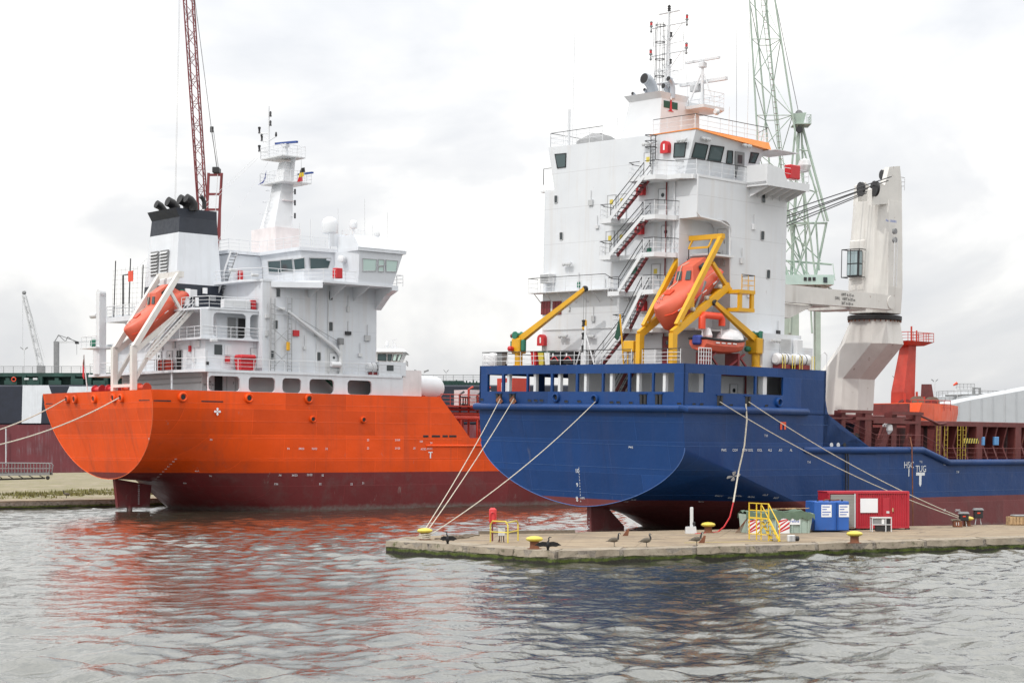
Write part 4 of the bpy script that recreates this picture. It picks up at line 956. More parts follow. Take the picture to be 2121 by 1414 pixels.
for x_ in (2033, 2062): p = ba_(x_, 913, y=-8.8); part(ship, 'junction_box', MB().bev((p.x - .3, -8.95, p.z - .35), (p.x + .3, -8.7, p.z + .35), .03), paint('boxblue', (.10, .28, .55), .5) if 'boxblue' not in M else M['boxblue'])
railing(ship, [(18.2, -9.9, 7.6), (22.3, -9.9, 6.5), (28.5, -9.9, 6.5), (31.9, -9.9, 5.5), (60, -9.9, 5.5)], 1.05, M['deckred'], sp=1.5, r=.022)
part(ship, 'pipe', MB().pipe([ba_(x_, y_, y=-9.0) for x_, y_ in ((1700, 866), (1890, 868), (1905, 860), (1945, 878), (1960, 876))], .09, 8), M['deckred'], True)
part(ship, 'mushroom_vent', MB().lathe([(.3, 0), (.3, .9), (.5, 1.0), (.45, 1.25), (.2, 1.35)], (25.5, -9.0, 5.3), Z, 12), M['deckred'], True)
part(ship, 'mushroom_vent', MB().lathe([(.3, 0), (.3, .9), (.5, 1.0), (.45, 1.25), (.2, 1.35)], (21.3, -8.6, 6.3), Z, 12), M['black'], True)
for xx, yy in ((24.2, -8.9), (28.0, -8.9)): part(ship, 'support_arm', MB().beam((xx - .6, yy, 5.3), (xx + .8, yy, 8.0), .5, .7), M['deckred'])
part(ship, 'wrapped_vent', MB().lathe([(.2, -.4), (.42, -.1), (.38, .3), (.1, .5)], ba_(1838, 888, y=-9.0), Z, 8), M['sheet'])

# ------------------------------------------------------------------ things carried by the blue ship
# free-fall lifeboat davit
dv = thing('lifeboat_davit', 'yellow launching frame holding the free-fall lifeboat on the blue ship', 'davit', BS, (.4, -7.2, 12.15))
YL = M['yellow']
for yy in (-5.7, -8.7):
    s_ = 1 if yy > -7 else -1
    lg = part(dv, 'leg', MB().box((.16, yy - .19, 12.15), (.62, yy + .19, 14.2)), YL)
    part(dv, 'launch_rail', MB().beam((.3, yy, 14.15), (6.1, yy, 17.75), .3, .5), YL)
    part(dv, 'arch_post', MB().beam((.75, yy, 14.75), (5.25, yy, 21.1), .3, .34, X), YL)
    part(dv, 'arch_brace', MB().beam((4.3, yy, 19.2), (6.2, yy, 17.4), .24, .26, X), YL)
    part(dv, 'gusset', MB().box((2.2, yy - .28 * s_ - .12, 15.9), (2.7, yy - .28 * s_ + .12, 17.0)), YL)
    for k in range(4):
        t_ = .12 + k * .24; p = V((.3, yy, 14.15)).lerp(V((6.1, yy, 17.75)), t_) + Z * .45
        part(dv, 'roller', MB().lathe([(.06, -.16), (.16, -.1), (.16, .1), (.06, .16)], p, Y, 10), M['featherpale'], True)
part(dv, 'cylinder', MB().tube((2.7, -8.45, 15.6), (3.9, -8.45, 17.9), .1, 10), M['grey']); part(dv, 'cylinder', MB().tube((2.5, -5.5, 15.6), (3.9, -5.5, 18.2), .1, 10), M['grey'])
part(dv, 'arch_beam', MB().beam((5.2, -5.5, 21.1), (5.2, -8.9, 21.1), .34, .34), YL)
sb_ = part(dv, 'spreader', MB().beam((4.7, -6.2, 20.35), (4.7, -8.0, 20.35), .12, .14), YL)
for yy in (-6.2, -8.0):
    part(sb_, 'link', MB().beam((5.1, yy, 20.95), (4.7, yy, 20.35), .1, .1), YL)
    part(sb_, 'hook', MB().pipe([(4.7, yy, 20.3), (4.7, yy, 19.7), (4.75, yy, 19.55), (4.62, yy, 19.5), (4.55, yy, 19.62)], .035, 6), M['dark'], True)
part(dv, 'cross_beam', MB().beam((6.1, -5.5, 17.4), (6.1, -8.9, 17.4), .3, .4), YL)
pfm = part(dv, 'boarding_platform', MB().box((6.0, -9.75, 17.2), (7.75, -8.5, 17.45)), YL)
part(pfm, 'hanger', MB().box((6.1, -9.7, 16.1), (6.4, -9.5, 17.2)), YL); part(pfm, 'hanger', MB().box((7.4, -9.7, 16.1), (7.7, -9.5, 17.2)), YL); part(pfm, 'skirt', MB().box((6.0, -9.72, 15.95), (7.75, -8.6, 16.2)), YL)
railing(dv, [(6.3, -9.7, 17.45), (7.7, -9.7, 17.45), (7.7, -8.6, 17.45)], 1.05, YL, M['dark'], sp=.7, r=.025)
part(dv, 'control_box', MB().bev((.2, -5.25, 13.0), (.9, -4.3, 13.75), .03), YL)
for yy in (-5.1, -4.5): part(dv, 'stand', MB().tube((.5, yy, 12.15), (.5, yy, 13.0), .05, 6), YL)
def boat(fr, loc, ang, yawz, L_, label, mat, low=None, group='free-fall lifeboats'):
    """enclosed free-fall lifeboat, bow at -x, lying along a slope"""
    r = thing('lifeboat', label, 'lifeboat', fr, loc, group)
    r.matrix_world = fr.m @ Mx.Translation(loc) @ Mx.Rotation(yawz, 4, 'Z') @ Mx.Rotation(ang, 4, 'Y'); OFF[r] = V((0, 0, 0))
    sc_ = L_ / 6.9
    prof = [(0, .08, .1, .84), (.2, .38, -.9, .95), (.6, .75, -1.2, 1.02), (1.5, 1.1, -1.25, 1.08), (2.6, 1.28, -1.2, 1.1), (3.8, 1.32, -1.1, 1.1), (5.0, 1.3, -.95, 1.05), (6.0, 1.15, -.7, .8), (6.6, .9, -.4, .5), (6.9, .5, -.1, .2)]
    secs = []
    for x, hw, zb2, zt2 in prof:
        ring = []
        zg = zb2 + (zt2 - zb2) * .58
        for i in range(20):
            a = 2 * math.pi * i / 20; c_, s_ = math.cos(a), math.sin(a)
            yy = hw * math.copysign(abs(c_) ** .62, c_)
            if s_ < 0: zz2 = zg + (zb2 - zg) * abs(s_) ** 1.05; yy *= (1 - .62 * abs(s_) ** 1.6)
            else: zz2 = zg + (zt2 - zg) * abs(s_) ** .8
            ring.append(V((x * sc_, yy * sc_, zz2 * sc_)))
        secs.append(ring)
    hu = part(r, 'hull', fixn(MB().loft(secs)), mat, True)
    # keel fin, gunwale strip, tower with windows
    part(hu, 'keel', fixn(MB().hull8([V((.5, -.07, -1.3)) * sc_, V((6, -.08, -.85)) * sc_, V((6, .08, -.85)) * sc_, V((.5, .07, -1.3)) * sc_], [V((.6, -.14, -1.05)) * sc_, V((5.8, -.2, -.5)) * sc_, V((5.8, .2, -.5)) * sc_, V((.6, .14, -1.05)) * sc_])), M['hotorange'])
    tw = part(r, 'tower', fixn(MB().hull8([V(p) * sc_ for p in ((3.3, -.98, .85), (6.2, -.9, .6), (6.2, .9, .6), (3.3, .98, .85))], [V(p) * sc_ for p in ((4.2, -.68, 1.85), (5.7, -.62, 1.75), (5.7, .62, 1.75), (4.2, .68, 1.85))])), mat)
    for yy in (-.42, .42):
        q = [V((3.55, yy - .24, 1.13)), V((3.55, yy + .24, 1.13)), V((3.98, yy + .2, 1.6)), V((3.98, yy - .2, 1.6))]
        part(tw, 'window', fixn(MB().prism([(k + V((-.03, 0, .03))) * sc_ for k in q], V((-.02, 0, .02)))), M['tintglass'])
    for s_ in (-1, 1):
        q = [V((4.5, s_ * .86, 1.2)), V((5.3, s_ * .82, 1.2)), V((5.2, s_ * .74, 1.6)), V((4.6, s_ * .76, 1.6))]
        part(tw, 'window', fixn(MB().prism([k * sc_ + V((0, s_ * .02, 0)) for k in q], V((0, s_ * .02, .0)))), M['glass'])
    for s_ in (-1, 1):
        part(r, 'grab_rail', MB().pipe([V((x * sc_, s_ * (hw - .05) * sc_ * .92, (z0 + (z1 - z0) * .8) * sc_ + .05)) for x, hw, z0, z1 in prof[2:8]], .025, 6), M['rope'], True)
        for k in range(4):
            x = 1.0 + k * 1.25; part(r, 'reflective_strip', MB().beam(V((x, s_ * ((.95, 1.2, 1.3, 1.33)[k] + .02), .1)) * sc_, V((x + .45, s_ * ((1.07, 1.27, 1.33, 1.33)[k] + .02), .1)) * sc_, .03, .07), M['paper'])
    for s_ in (-1, 1): part(hu, 'rubbing_strake', MB().pipe([V((x, s_ * (hw + .02), zb2 + (zt2 - zb2) * .58)) * sc_ for x, hw, zb2, zt2 in prof[1:9]], .04, 6), M['hotorange'], True)
    part(hu, 'hatch', fixn(MB().prism([V((1.5, -.3, 1.09)) * sc_, V((2.1, -.3, 1.12)) * sc_, V((2.1, .3, 1.12)) * sc_, V((1.5, .3, 1.09)) * sc_], (0, 0, .06))), M['hotorange'])
    for x in (.5, .9): part(hu, 'lifting_lug', MB().pipe([V((x, -.1, 1.0)) * sc_, V((x, -.1, 1.15)) * sc_, V((x, .1, 1.15)) * sc_, V((x, .1, 1.0)) * sc_], .025, 5), M['steel'], True)
    part(r, 'lifting_line', MB().pipe([V(p) * sc_ for p in ((1.2, .2, 1.1), (2.4, .35, 1.14), (3.3, .4, 1.1), (4.2, .3, 1.92), (4.7, 0, 1.9))], .03, 6), M['rope'], True)
    part(r, 'propeller_guard', MB().lathe([(.1, 0), (.35, .1), (.35, .35), (.1, .4)], V((6.75, 0, -.2)) * sc_, X, 12), M['red'], True)
    return r
boat(BS, (.65, -7.2, 15.15), -math.atan2(3.5, 5.6), 0, 6.9, 'faded orange lifeboat tilted bow-down in the yellow frame on the blue ship', M['boatorange'])
# provision cranes
def deckcrane(loc, tip, label, blk, flip=1):
    x0, y0, z0 = loc
    r = thing('deck_crane', label, 'crane', BS, loc, 'yellow provision cranes')
    part(r, 'pedestal', MB().lathe([(.42, 0), (.42, .08), (.3, .12), (.3, 1.0)], loc, Z, 14), YL, True)
    part(r, 'slewing_body', MB().bev((x0 - .4, y0 - .45, z0 + .95), (x0 + .4, y0 + .45, z0 + 2.1), .08), YL)
    h_ = V((x0, y0, z0 + 1.9)); tp = V(tip)
    bm = part(r, 'boom', MB().beam(h_, tp, .4, .48, w2=.26, h2=.28), YL)
    part(bm, 'sheave', MB().lathe([(.2, -.12), (.22, -.06), (.12, 0), (.22, .06), (.2, .12)], tp, (tp - h_).cross(Z), 12), M['dark'], True)
    wn = part(r, 'winch', MB().lathe([(.28, -.4), (.3, -.3), (.2, -.25), (.2, .25), (.3, .3), (.28, .4)], h_ + Z * .45 - (tp - h_).normalized() * .1, (tp - h_).cross(Z), 14), M['green'], True)
    part(wn, 'motor', MB().lathe([(.12, 0), (.16, .1), (.16, .5), (.08, .55)], h_ + Z * .55 - (tp - h_).normalized() * .35, -(tp - h_) * V((1, 1, 0)), 10), M['deckred'], True)
    part(r, 'tank', MB().lathe([(.12, 0), (.2, .08), (.2, .8), (.12, .88)], (x0 - .1, y0 - .6 * flip, z0 + 1.1), Z, 12), YL if flip < 0 else M['green'], True)
    part(r, 'motor', MB().lathe([(.15, 0), (.2, .1), (.2, .35), (.1, .45)], (x0 - .4, y0 + .25, z0 + 1.3), -X, 12), M['red'] if flip > 0 else M['green'], True)
    part(r, 'cabinet', MB().bev((x0 - .2, y0 + .46, z0 + 1.2), (x0 + .3, y0 + .75, z0 + 1.9), .03), M['green'])
    if blk:
        a = tp - Z * .1; b_ = V((tp.x, tp.y, blk))
        rod(r, 'hoist_wire', a + Y * .12, b_ + Y * .12, .018, M['grey'], 5); rod(r, 'hoist_wire', a - Y * .12, b_ - Y * .12, .018, M['grey'], 5)
        hb_ = part(r, 'hook_block', MB().bev((tp.x - .1, tp.y - .22, blk - .75), (tp.x + .1, tp.y + .22, blk), .08), YL)
        part(hb_, 'hook', MB().pipe([V((tp.x, tp.y, blk - .75)), V((tp.x, tp.y, blk - .95)), V((tp.x, tp.y + .12, blk - 1.08)), V((tp.x, tp.y - .05, blk - 1.15))], .04, 6), M['dark'], True)
    return r
tpL = ba_(1212, 598, x=1.8)
deckcrane((1.8, 7.75, 12.15), tpL, 'yellow deck crane with raised boom at the open aft corner of the blue ship', ba_(1212, 662, x=1.8).z)
tpR = ba_(1480, 627, y=-8.9)
deckcrane((9.0, -8.9, 12.15), (tpR.x, -8.9, tpR.z), 'yellow deck crane folded beside the orange rescue boat', None, -1)
# rescue boat on its cradle
rb = thing('rescue_boat', 'small open orange rescue boat on a red cradle with a grey cover', 'boat', BS, (5.0, -9.0, 12.15))
prof = [(2.6, .75, 13.15, 13.95), (3.2, .85, 13.0, 13.9), (4.5, .9, 12.95, 13.85), (5.8, .85, 13.0, 13.85), (6.8, .6, 13.15, 13.95), (7.5, .12, 13.6, 14.1)]
secs = [[V((x, -9 + hw * c_, zb2 + (zt2 - zb2) * k)) for c_, k in ((-1, 1), (-1.02, .55), (-.7, .15), (0, 0), (.7, .15), (1.02, .55), (1, 1))] for x, hw, zb2, zt2 in prof]
rh = part(rb, 'hull', fixn(MB().loft(secs)), M['boatorange'], False)
part(rh, 'rubbing_strake', MB().pipe([V((x, -9 - hw - .03, zt2)) for x, hw, _, zt2 in prof] + [V((x, -9 + hw + .03, zt2)) for x, hw, _, zt2 in prof[::-1]], .09, 8, True), M['dark'], True)
part(rb, 'righting_frame', MB().pipe([(3.0, -9, 14.6), (3.0, -9, 15.35), (3.15, -9, 15.55), (4.9, -9, 15.55), (5.1, -9, 15.35), (5.1, -9, 14.9)], .25, 10), M['hotorange'], True)
for xx in (3.05, 5.05): part(rb, 'post', MB().tube((xx, -9, 13.8), (xx, -9, 14.7), .06, 8), M['lightgrey'])
mb = MB().lathe([(1.15, 0), (1.05, .3), (.7, .6), (.1, .75)], (6.0, -9, 13.95), Z, 14); mb.v = [(6 + (x - 6) * 1.05, -9 + (y + 9) * .7 + random.uniform(-.06, .06), z + random.uniform(-.07, .07)) for x, y, z in mb.v]
part(rb, 'cover', mb, M['sheet'], True)
part(rb, 'outboard_motor', MB().bev((2.3, -9.35, 13.5), (2.85, -8.65, 14.15), .12), M['bluecover'])
part(rb, 'wrapped_console', MB().lathe([(.3, 0), (.35, .3), (.2, .75), (.1, .8)], (3.6, -9.0, 13.9), Z, 9), M['sheet'])
for k, xx in enumerate((3.4, 4.0, 4.6, 5.2)): part(rb, 'reflective_strip', MB().box((xx, -9.95, 13.62), (xx + .4, -9.925, 13.7)), M['paper'])
for xx in (3.2, 6.3):
    part(rb, 'cradle', MB().beam((xx - .9, -9.5, 12.15), (xx + .7, -9.5, 13.0), .12, .12), M['maroon']); part(rb, 'cradle', MB().beam((xx + .9, -9.5, 12.15), (xx, -9.5, 12.95), .12, .12), M['maroon'])
    part(rb, 'cradle', MB().box((xx - .08, -9.6, 12.15), (xx + .08, -8.4, 13.05)), M['maroon'])
# inflatable raft canisters
def raft(loc, label, mat='sheet', fr=BS, ax=X, yel=True, L_=1.5, r_=.42):
    t_ = thing('liferaft_canister', label, 'life raft', fr, loc, 'liferaft canisters'); o = V(loc) + Z * (r_ + .25)
    c_ = part(t_, 'canister', MB().lathe([(r_ * .7, -L_ / 2), (r_, -L_ / 2 + .12), (r_, -.03), (r_ + .03, -.03), (r_ + .03, .03), (r_, .03), (r_, L_ / 2 - .12), (r_ * .7, L_ / 2)], o, ax, 16), M[mat], True)
    for s_ in (-.3, .3): part(c_, 'strap', MB().lathe([(r_ + .012, s_ - .04), (r_ + .012, s_ + .04)], o, ax, 16), M['dark'])
    u = V(ax); part(t_, 'cradle', MB().prism([V(loc) + u * -L_ * .35 + u.cross(Z) * .4, V(loc) + u * L_ * .35 + u.cross(Z) * .4, V(loc) + u * L_ * .35 - u.cross(Z) * .4, V(loc) - u * L_ * .35 - u.cross(Z) * .4], Z * .3), M['maroon'])
    if yel:
        for s_ in (-.6, .6): part(t_, 'guard_hoop', MB().pipe([V(loc) + u * s_ * L_ / 1.6 - u.cross(Z) * -.55 + Z * k for k in (0, .95)] + [V(loc) + u * (s_ * L_ / 1.6 + .28) + u.cross(Z) * .55 + Z * k for k in (.95, 0)], .03, 6), M['paleyellow'], True)
raft((10.9, -9.7, 12.15), 'white wrapped liferaft canister next to the folded yellow crane'); raft((13.0, -9.72, 12.15), 'white liferaft canister by the low white deckhouse on the blue ship', 'white', L_=1.9)
# bins and gear along the stern rail
def bins(x_, lab, mat, lid, w_=.55, h_=.95, yoff=.9):
    p = ba_(x_, 745, x=yoff); b_ = thing('wheelie_bin', lab, 'bin', BS, (yoff, p.y, 12.15), 'waste bins along the stern rail')
    part(b_, 'body', fixn(MB().hull8([V((yoff - .2, p.y - w_ * .4, 12.2)), V((yoff + .2, p.y - w_ * .4, 12.2)), V((yoff + .2, p.y + w_ * .4, 12.2)), V((yoff - .2, p.y + w_ * .4, 12.2))], [V((yoff - .28, p.y - w_ / 2, 12.15 + h_)), V((yoff + .28, p.y - w_ / 2, 12.15 + h_)), V((yoff + .28, p.y + w_ / 2, 12.15 + h_)), V((yoff - .28, p.y + w_ / 2, 12.15 + h_))])), M[mat])
    part(b_, 'lid', MB().bev((yoff - .34, p.y - w_ / 2 - .03, 12.15 + h_), (yoff + .32, p.y + w_ / 2 + .03, 12.23 + h_), .03), M[lid])
    for s_ in (-1, 1): part(b_, 'wheel', MB().lathe([(.09, -.03), (.1, 0), (.09, .03)], (yoff + .2, p.y + s_ * w_ * .38, 12.25), Y, 10), M['dark'])
for x_, l_, m_, d_ in ((1110, 'red waste bin at the stern rail of the blue ship', 'red', 'red'), (1125, 'yellow waste bin beside the red one at the stern rail', 'paleyellow', 'green'), (1138, 'white waste bin with green lid at the stern rail', 'paper', 'green'), (1040, 'dark waste bin near the yellow crane base at the stern rail', 'grey', 'dark'), (1219, 'dark waste bin by the stern light post', 'grey', 'dark')): bins(x_, l_, m_, d_)
def coilbox(x_, lab):
    p = ba_(x_, 745, x=.9); c_ = thing('rope_crate', lab, 'crate', BS, (.9, p.y, 12.15), 'black rope crates at the stern rail')
    part(c_, 'crate', MB().bev((.5, p.y - .52, 12.2), (1.3, p.y + .52, 13.05), .06), M['dark'])
    part(c_, 'lid', MB().bev((.45, p.y - .56, 13.05), (1.35, p.y + .56, 13.12), .03), M['black'])
    part(c_, 'rope_loop', MB().pipe([(.46, p.y + .4, 12.5), (.46, p.y + .1, 12.75), (.46, p.y - .1, 12.75), (.46, p.y - .4, 12.45)], .04, 6), M['red'], True)
    part(c_, 'placard', MB().box((.47, p.y + .1, 12.7), (.495, p.y + .22, 13.0)), M['paper'])
coilbox(1157, 'black rope crate next to the bins at the stern rail'); coilbox(1185, 'black rope crate closest to the stern light post')
p = ba_(1020, 745, x=.9); mb = MB().lathe([(.75, 0), (.8, .4), (.7, .8), (.3, .95), (.05, 1.0)], (.95, p.y, 12.15), Z, 12); mb.v = [(x, y + random.uniform(-.1, .1), z + random.uniform(-.05, .05)) for x, y, z in mb.v]
solo('covered_gear', 'gear under a crumpled white sheet at the stern corner rail', 'cover', mb, M['sheet'], BS, (.95, p.y, 12.15), smooth=True)
# stern light post and ensign
sp_y = ba_(1212, 745, x=.6).y
sl_ = thing('stern_light_post', 'white post with stacked stern lights at the rail of the blue ship', 'light post', BS, (.6, sp_y, 12.15))
part(sl_, 'post', MB().tube((.6, sp_y, 12.15), (.6, sp_y, 14.9), .14, 10, .1), M['white'])
for d_ in (.9, -.9): part(sl_, 'stay', MB().tube((.6, sp_y + d_, 12.15), (.6, sp_y, 14.4), .05, 6), M['white'])
for z_ in (13.05, 13.95, 14.85): 
    l_ = part(sl_, 'light', MB().lathe([(.12, 0), (.14, .06), (.1, .1), (.1, .34), (.14, .38), (.14, .46), (.04, .5)], (.6, sp_y + .22, z_), Z, 12), M['dark'], True)
fy = ba_(1292, 745, x=.5).y
fs_ = thing('ensign_staff', 'yellow leaning flagstaff with a furled dark green flag at the stern rail', 'flag', BS, (.5, fy, 12.15))
part(fs_, 'staff', MB().tube((.5, fy, 12.15), (.3, fy + .25, 15.6), .06, 8), M['yellow'])
part(fs_, 'flag', fixn(MB().prism([V((.3, fy + .3, 15.4)), V((.3, fy + .75, 14.0)), V((.35, fy + .5, 13.8)), V((.35, fy + .22, 14.2))], (.05, 0, 0))), M['darkgreen'])
m_, t, b, co = base('clearblue2'); b.inputs['Base Color'].default_value = (.30, .38, .40, 1); b.inputs['Roughness'].default_value = .08
# big cargo crane of the blue ship
bc = thing('cargo_crane', 'tall off-white cargo crane on a cranked pedestal forward of the blue ship house', 'crane', BS, (38, 3.6, 5.3))
WO = M['whiteold']
cxx, cy0, cy1 = 38.0, 4.2, 1.2
def ring_(z, x, y, a, b_): return [V((x - a, y + b_ * .55, z)), V((x - a, y - b_ * .55, z)), V((x - a * .55, y - b_, z)), V((x + a * .55, y - b_, z)), V((x + a, y - b_ * .55, z)), V((x + a, y + b_ * .55, z)), V((x + a * .55, y + b_, z)), V((x - a * .55, y + b_, z))]
pd = MB().loft([ring_(5.3, 38, 4.6, 2.1, 2.35), ring_(9.5, 38, 4.5, 2.1, 2.3), ring_(12.2, 38, 4.4, 2.1, 2.3), ring_(15.2, 38, 1.7, 2.0, 2.5), ring_(16.9, 38, 1.45, 1.85, 1.95), ring_(17.2, 38, 1.45, 1.85, 1.95)])
part(bc, 'pedestal', fixn(pd), WO)
part(bc, 'slewing_ring', MB().lathe([(2.2, 0), (2.3, .06), (2.3, .38), (2.15, .44)], (38, 1.45, 17.2), Z, 36), M['black'], True)
rm_ = mesh(MB().lathe([(.06, 0), (.06, .14)], (0, 0, 0), Z, 6), 'bolt', M['rust'])
for k in range(30): inst(bc, 'bolt', rm_, Mx.Translation((38 + 2.22 * math.cos(k * .2094), 1.45 + 2.22 * math.sin(k * .2094), 17.07)))
tw_ = MB().loft([ring_(17.8, 38, 1.45, 1.85, 1.95), ring_(20, 38, 1.45, 1.9, 2.05), ring_(24, 38, 1.45, 1.85, 1.95), ring_(27.3, 38, 1.4, 1.75, 1.8)])
tw = part(bc, 'tower', fixn(tw_), WO)
for yy, poly in ((-.35, ((1806, 425), (1868, 420), (1868, 384), (1864, 344), (1842, 346), (1833, 384), (1818, 376), (1806, 392))), (2.6, ((1776, 425), (1806, 420), (1804, 388), (1792, 377), (1779, 384))), (1.2, ((1830, 400), (1848, 400), (1846, 352), (1836, 350)))):
    q = [ba_(*k, y=yy) for k in poly]; part(tw, 'head_plate', fixn(MB().prism(q, (0, .45, 0))), WO)
for x_, y_, yy, r_ in ((1783, 392, 2.3, .62), (1812, 391, -.6, .66), (1828, 362, 1.0, .42)):
    p = ba_(x_, y_, y=yy); part(tw, 'sheave', MB().lathe([(r_ * .6, -.13), (r_, -.11), (r_ * .92, 0), (r_, .11), (r_ * .6, .13)], p, X - Y * .45, 20), M['dark'], True)
railing(bc, [(38.2, -.2, 28.4), (39.6, -.2, 28.4), (39.8, 2.4, 28.4)], 1.1, M['white'], sp=.9, r=.03)
cb_ = ba_(1773, 561, x=36.0)
dx, dy = .85, -.75
cabn = part(bc, 'cab', MB().bev((35.2 + dx, 2.0 + dy, 20.6), (36.6 + dx, 3.6 + dy, 24.0), .08), WO)
part(cabn, 'cab_front', MB().bev((34.6 + dx, 2.2 + dy, 20.9), (35.2 + dx, 3.4 + dy, 23.1), .05), M['dark'])
for a, b_ in ((20.98, 21.9), (22.0, 23.0)): part(cabn, 'pane', MB().box((34.65 + dx, 2.17 + dy, a), (35.1 + dx, 2.195 + dy, b_)), M['clearblue2']); part(cabn, 'pane', MB().box((34.57 + dx, 2.3 + dy, a), (34.595 + dx, 3.3 + dy, b_)), M['clearblue2'])
for zz_ in (20.8, 23.15): part(cabn, 'guard_rail', MB().pipe([(35.2 + dx, 1.9 + dy, zz_), (34.3 + dx, 1.9 + dy, zz_), (34.3 + dx, 3.7 + dy, zz_), (35.2 + dx, 3.7 + dy, zz_)], .04, 6), M['dark'], True)
for p_ in ((34.3, 1.9), (34.3, 3.7), (34.3, 2.8)): rod(cabn, 'guard_bar', (p_[0] + dx, p_[1] + dy, 20.8), (p_[0] + dx, p_[1] + dy, 23.15), .035, M['dark'])
ld = part(bc, 'ladder', MB().tube((37.2, -1.25, 20), (37.2, -1.25, 24), .04, 6), M['lightgrey'])
rod(ld, 'stile', (36.8, -1.25, 20), (36.8, -1.25, 24), .04, M['lightgrey'])
for k in range(10): rod(ld, 'rung', (36.8, -1.25, 20.2 + k * .4), (37.2, -1.25, 20.2 + k * .4), .02, M['lightgrey'])
# jib lying aft, two box girders and cross plates
jx = ba_(1838, 638, y=-.95).x
for yy in (-.95, 3.85):
    jb = part(bc, 'jib', fixn(MB().hull8([V((14.0, yy - .3, 17.7)), V((jx + .5, yy - .35, 18.0)), V((jx + .5, yy + .35, 18.0)), V((14.0, yy + .3, 17.7))], [V((14.0, yy - .3, 19.2)), V((jx, yy - .35, 19.2)), V((jx, yy + .35, 19.2)), V((14.0, yy + .3, 19.2))])), WO)
    part(jb, 'pivot', MB().lathe([(.55, -.42), (.55, .42)], (jx, yy, 18.6), Y, 20), WO)
for xx in (20, 26, 31): part(bc, 'cross_plate', MB().box((xx, -1.0, 17.75), (xx + 2.2, 3.25, 18.4)), WO)
part(bc, 'jib_belly', fixn(MB().hull8([V((18, -1, 16.6)), V((23, -1, 16.6)), V((23, 3.3, 16.6)), V((18, 3.3, 16.6))], [V((16, -1, 17.72)), V((26, -1, 17.72)), V((26, 3.3, 17.72)), V((16, 3.3, 17.72))])), M['rust'] if 0 else WO)
for k, yy in enumerate((-.9, -.6, .6, .9, 1.6)):
    for dz in (0,): rod(bc, 'luffing_wire', (36.6, yy, 29.2 - .3 * k), (14.5, yy, 22.6 - .55 * k), .045, M['dark'], 5)
for k, (x_, y_) in enumerate(((1853, 479), (1853, 497))):
    p = ba_(x_, y_, y=-1.15); part(tw, 'vent_port', MB().lathe([(.24, -.1), (.24, .12), (.01, .13)], p, -Y, 14), M['grey'])
text(bc, 'lettering', '100T 6-15 m', .34, (30.2, -1.32, 18.85), X, Z, M['dark']); text(bc, 'lettering', 'SWL   100T 6-20 m', .34, (29.9, -1.32, 18.5), X, Z, M['dark']); text(bc, 'lettering', '36T 6-26 m', .34, (30.2, -1.32, 18.15), X, Z, M['dark'])
text(tw, 'lettering', 'No. 1000001', .3, ba_(1846, 458, y=-1.2) , X, Z, M['signblue'])
# ------------------------------------------------------------------ orange tanker
oa = OR.at
OH = M['orangehull']
tk = thing('tanker', 'orange tanker with white accommodation and dark-topped funnel moored behind the blue ship', 'ship', OR)
OB = 11.4
def smooth(t): t = max(0, min(1, t)); return t * t * (3 - 2 * t)
def osec(x, n=26):
    t = smooth(x / 26); a = 2 + 3.5 * t; b_ = .5 - .2 * t
    zt = 12.1 if x <= 35.4 else (12.1 - (x - 35.4) * 1.04 if x < 39.7 else (7.6 if x < 123 else min(13.2, 7.6 + (x - 123) * 2)))
    zb = 3.26 - .012 * x * x if x < 6 else max(-7, 2.83 - (x - 6) * .62)
    B_ = OB + .25 * t
    if x > 104: B_ *= max(.02, 1 - ((x - 104) / 43.5) ** 2.2)
    fl = []
    zref = 12.1
    for i in range(n + 1):
        s_ = (i / n) ** 1.5; z = zb + (zt - zb) * s_; q = min(1, (z - zb) / (zref - zb)); w_ = B_ * (1 - (1 - q) ** a) ** b_ if q > 0 else .02
        if x > 104: w_ *= (.55 + .45 * smooth((z + 3) / 14)) if x < 147 else 1
        xx = x + (.185 * (12.1 - z) * max(0, 1 - x / 12)) - (max(0, (12 - z)) * .35 * smooth((x - 125) / 22))
        fl.append((xx, w_, z))
    return [V((p[0], -p[1], p[2])) for p in fl[::-1]] + [V((p[0], p[1], p[2])) for p in fl[1:]]
xs = [0, 1, 2, 3, 4, 5, 6, 7, 8, 9, 10, 12, 14, 16, 18, 21, 24, 28, 32, 35.4, 37, 38.5, 39.7, 45, 60, 80, 104, 110, 116, 120, 123, 126, 130, 134, 138, 142, 145, 147.4]
omb = fixn(MB().loft([osec(x) for x in xs])); ocast = caster(omb, OR); oh = part(tk, 'hull', omb, OH, True)
def on_hull(px, py, side=True):
    for d_ in (0, 3, 6, -3, 10, 15):
        for e_ in (0, 4, 8):
            p = ocast(px + d_, py + e_)[0]
            if p is not None: return p
part(oh, 'transom_edge', MB().pipe([p - X * .03 for p in osec(0)[2:-2]], .035, 6), paint('orangeedge', (.74, .14, .04), .5), True)
seam(oh, [osec(x) for x in xs], (10.9, 9.15, 7.45, 5.4), paint('orangeseam', (.74, .105, .02), .45), r_=.016, xmax=39)
part(oh, 'rudder', fixn(MB().prism([V((2.2, -.25, 3.3)), V((6.4, -.25, 2.6)), V((6.2, -.2, .35)), V((2.6, -.2, .3))], (0, .5, 0))), OH)
part(oh, 'skeg_stock', MB().tube((4, 0, -1), (4, 0, .5), .3, 10), OH)
for k in range(10): text(oh, 'lettering', str((54 - 2 * k)), .2, (4.9, -.27, 2.6 - k * .21), X, Z, M['marks'])
part(oh, 'side_fender', MB().pipe([(33.5, -OB - .25, 6.75), (60, -OB - .25, 6.8), (104, -OB - .25, 6.8)], .14, 8), OH, True)
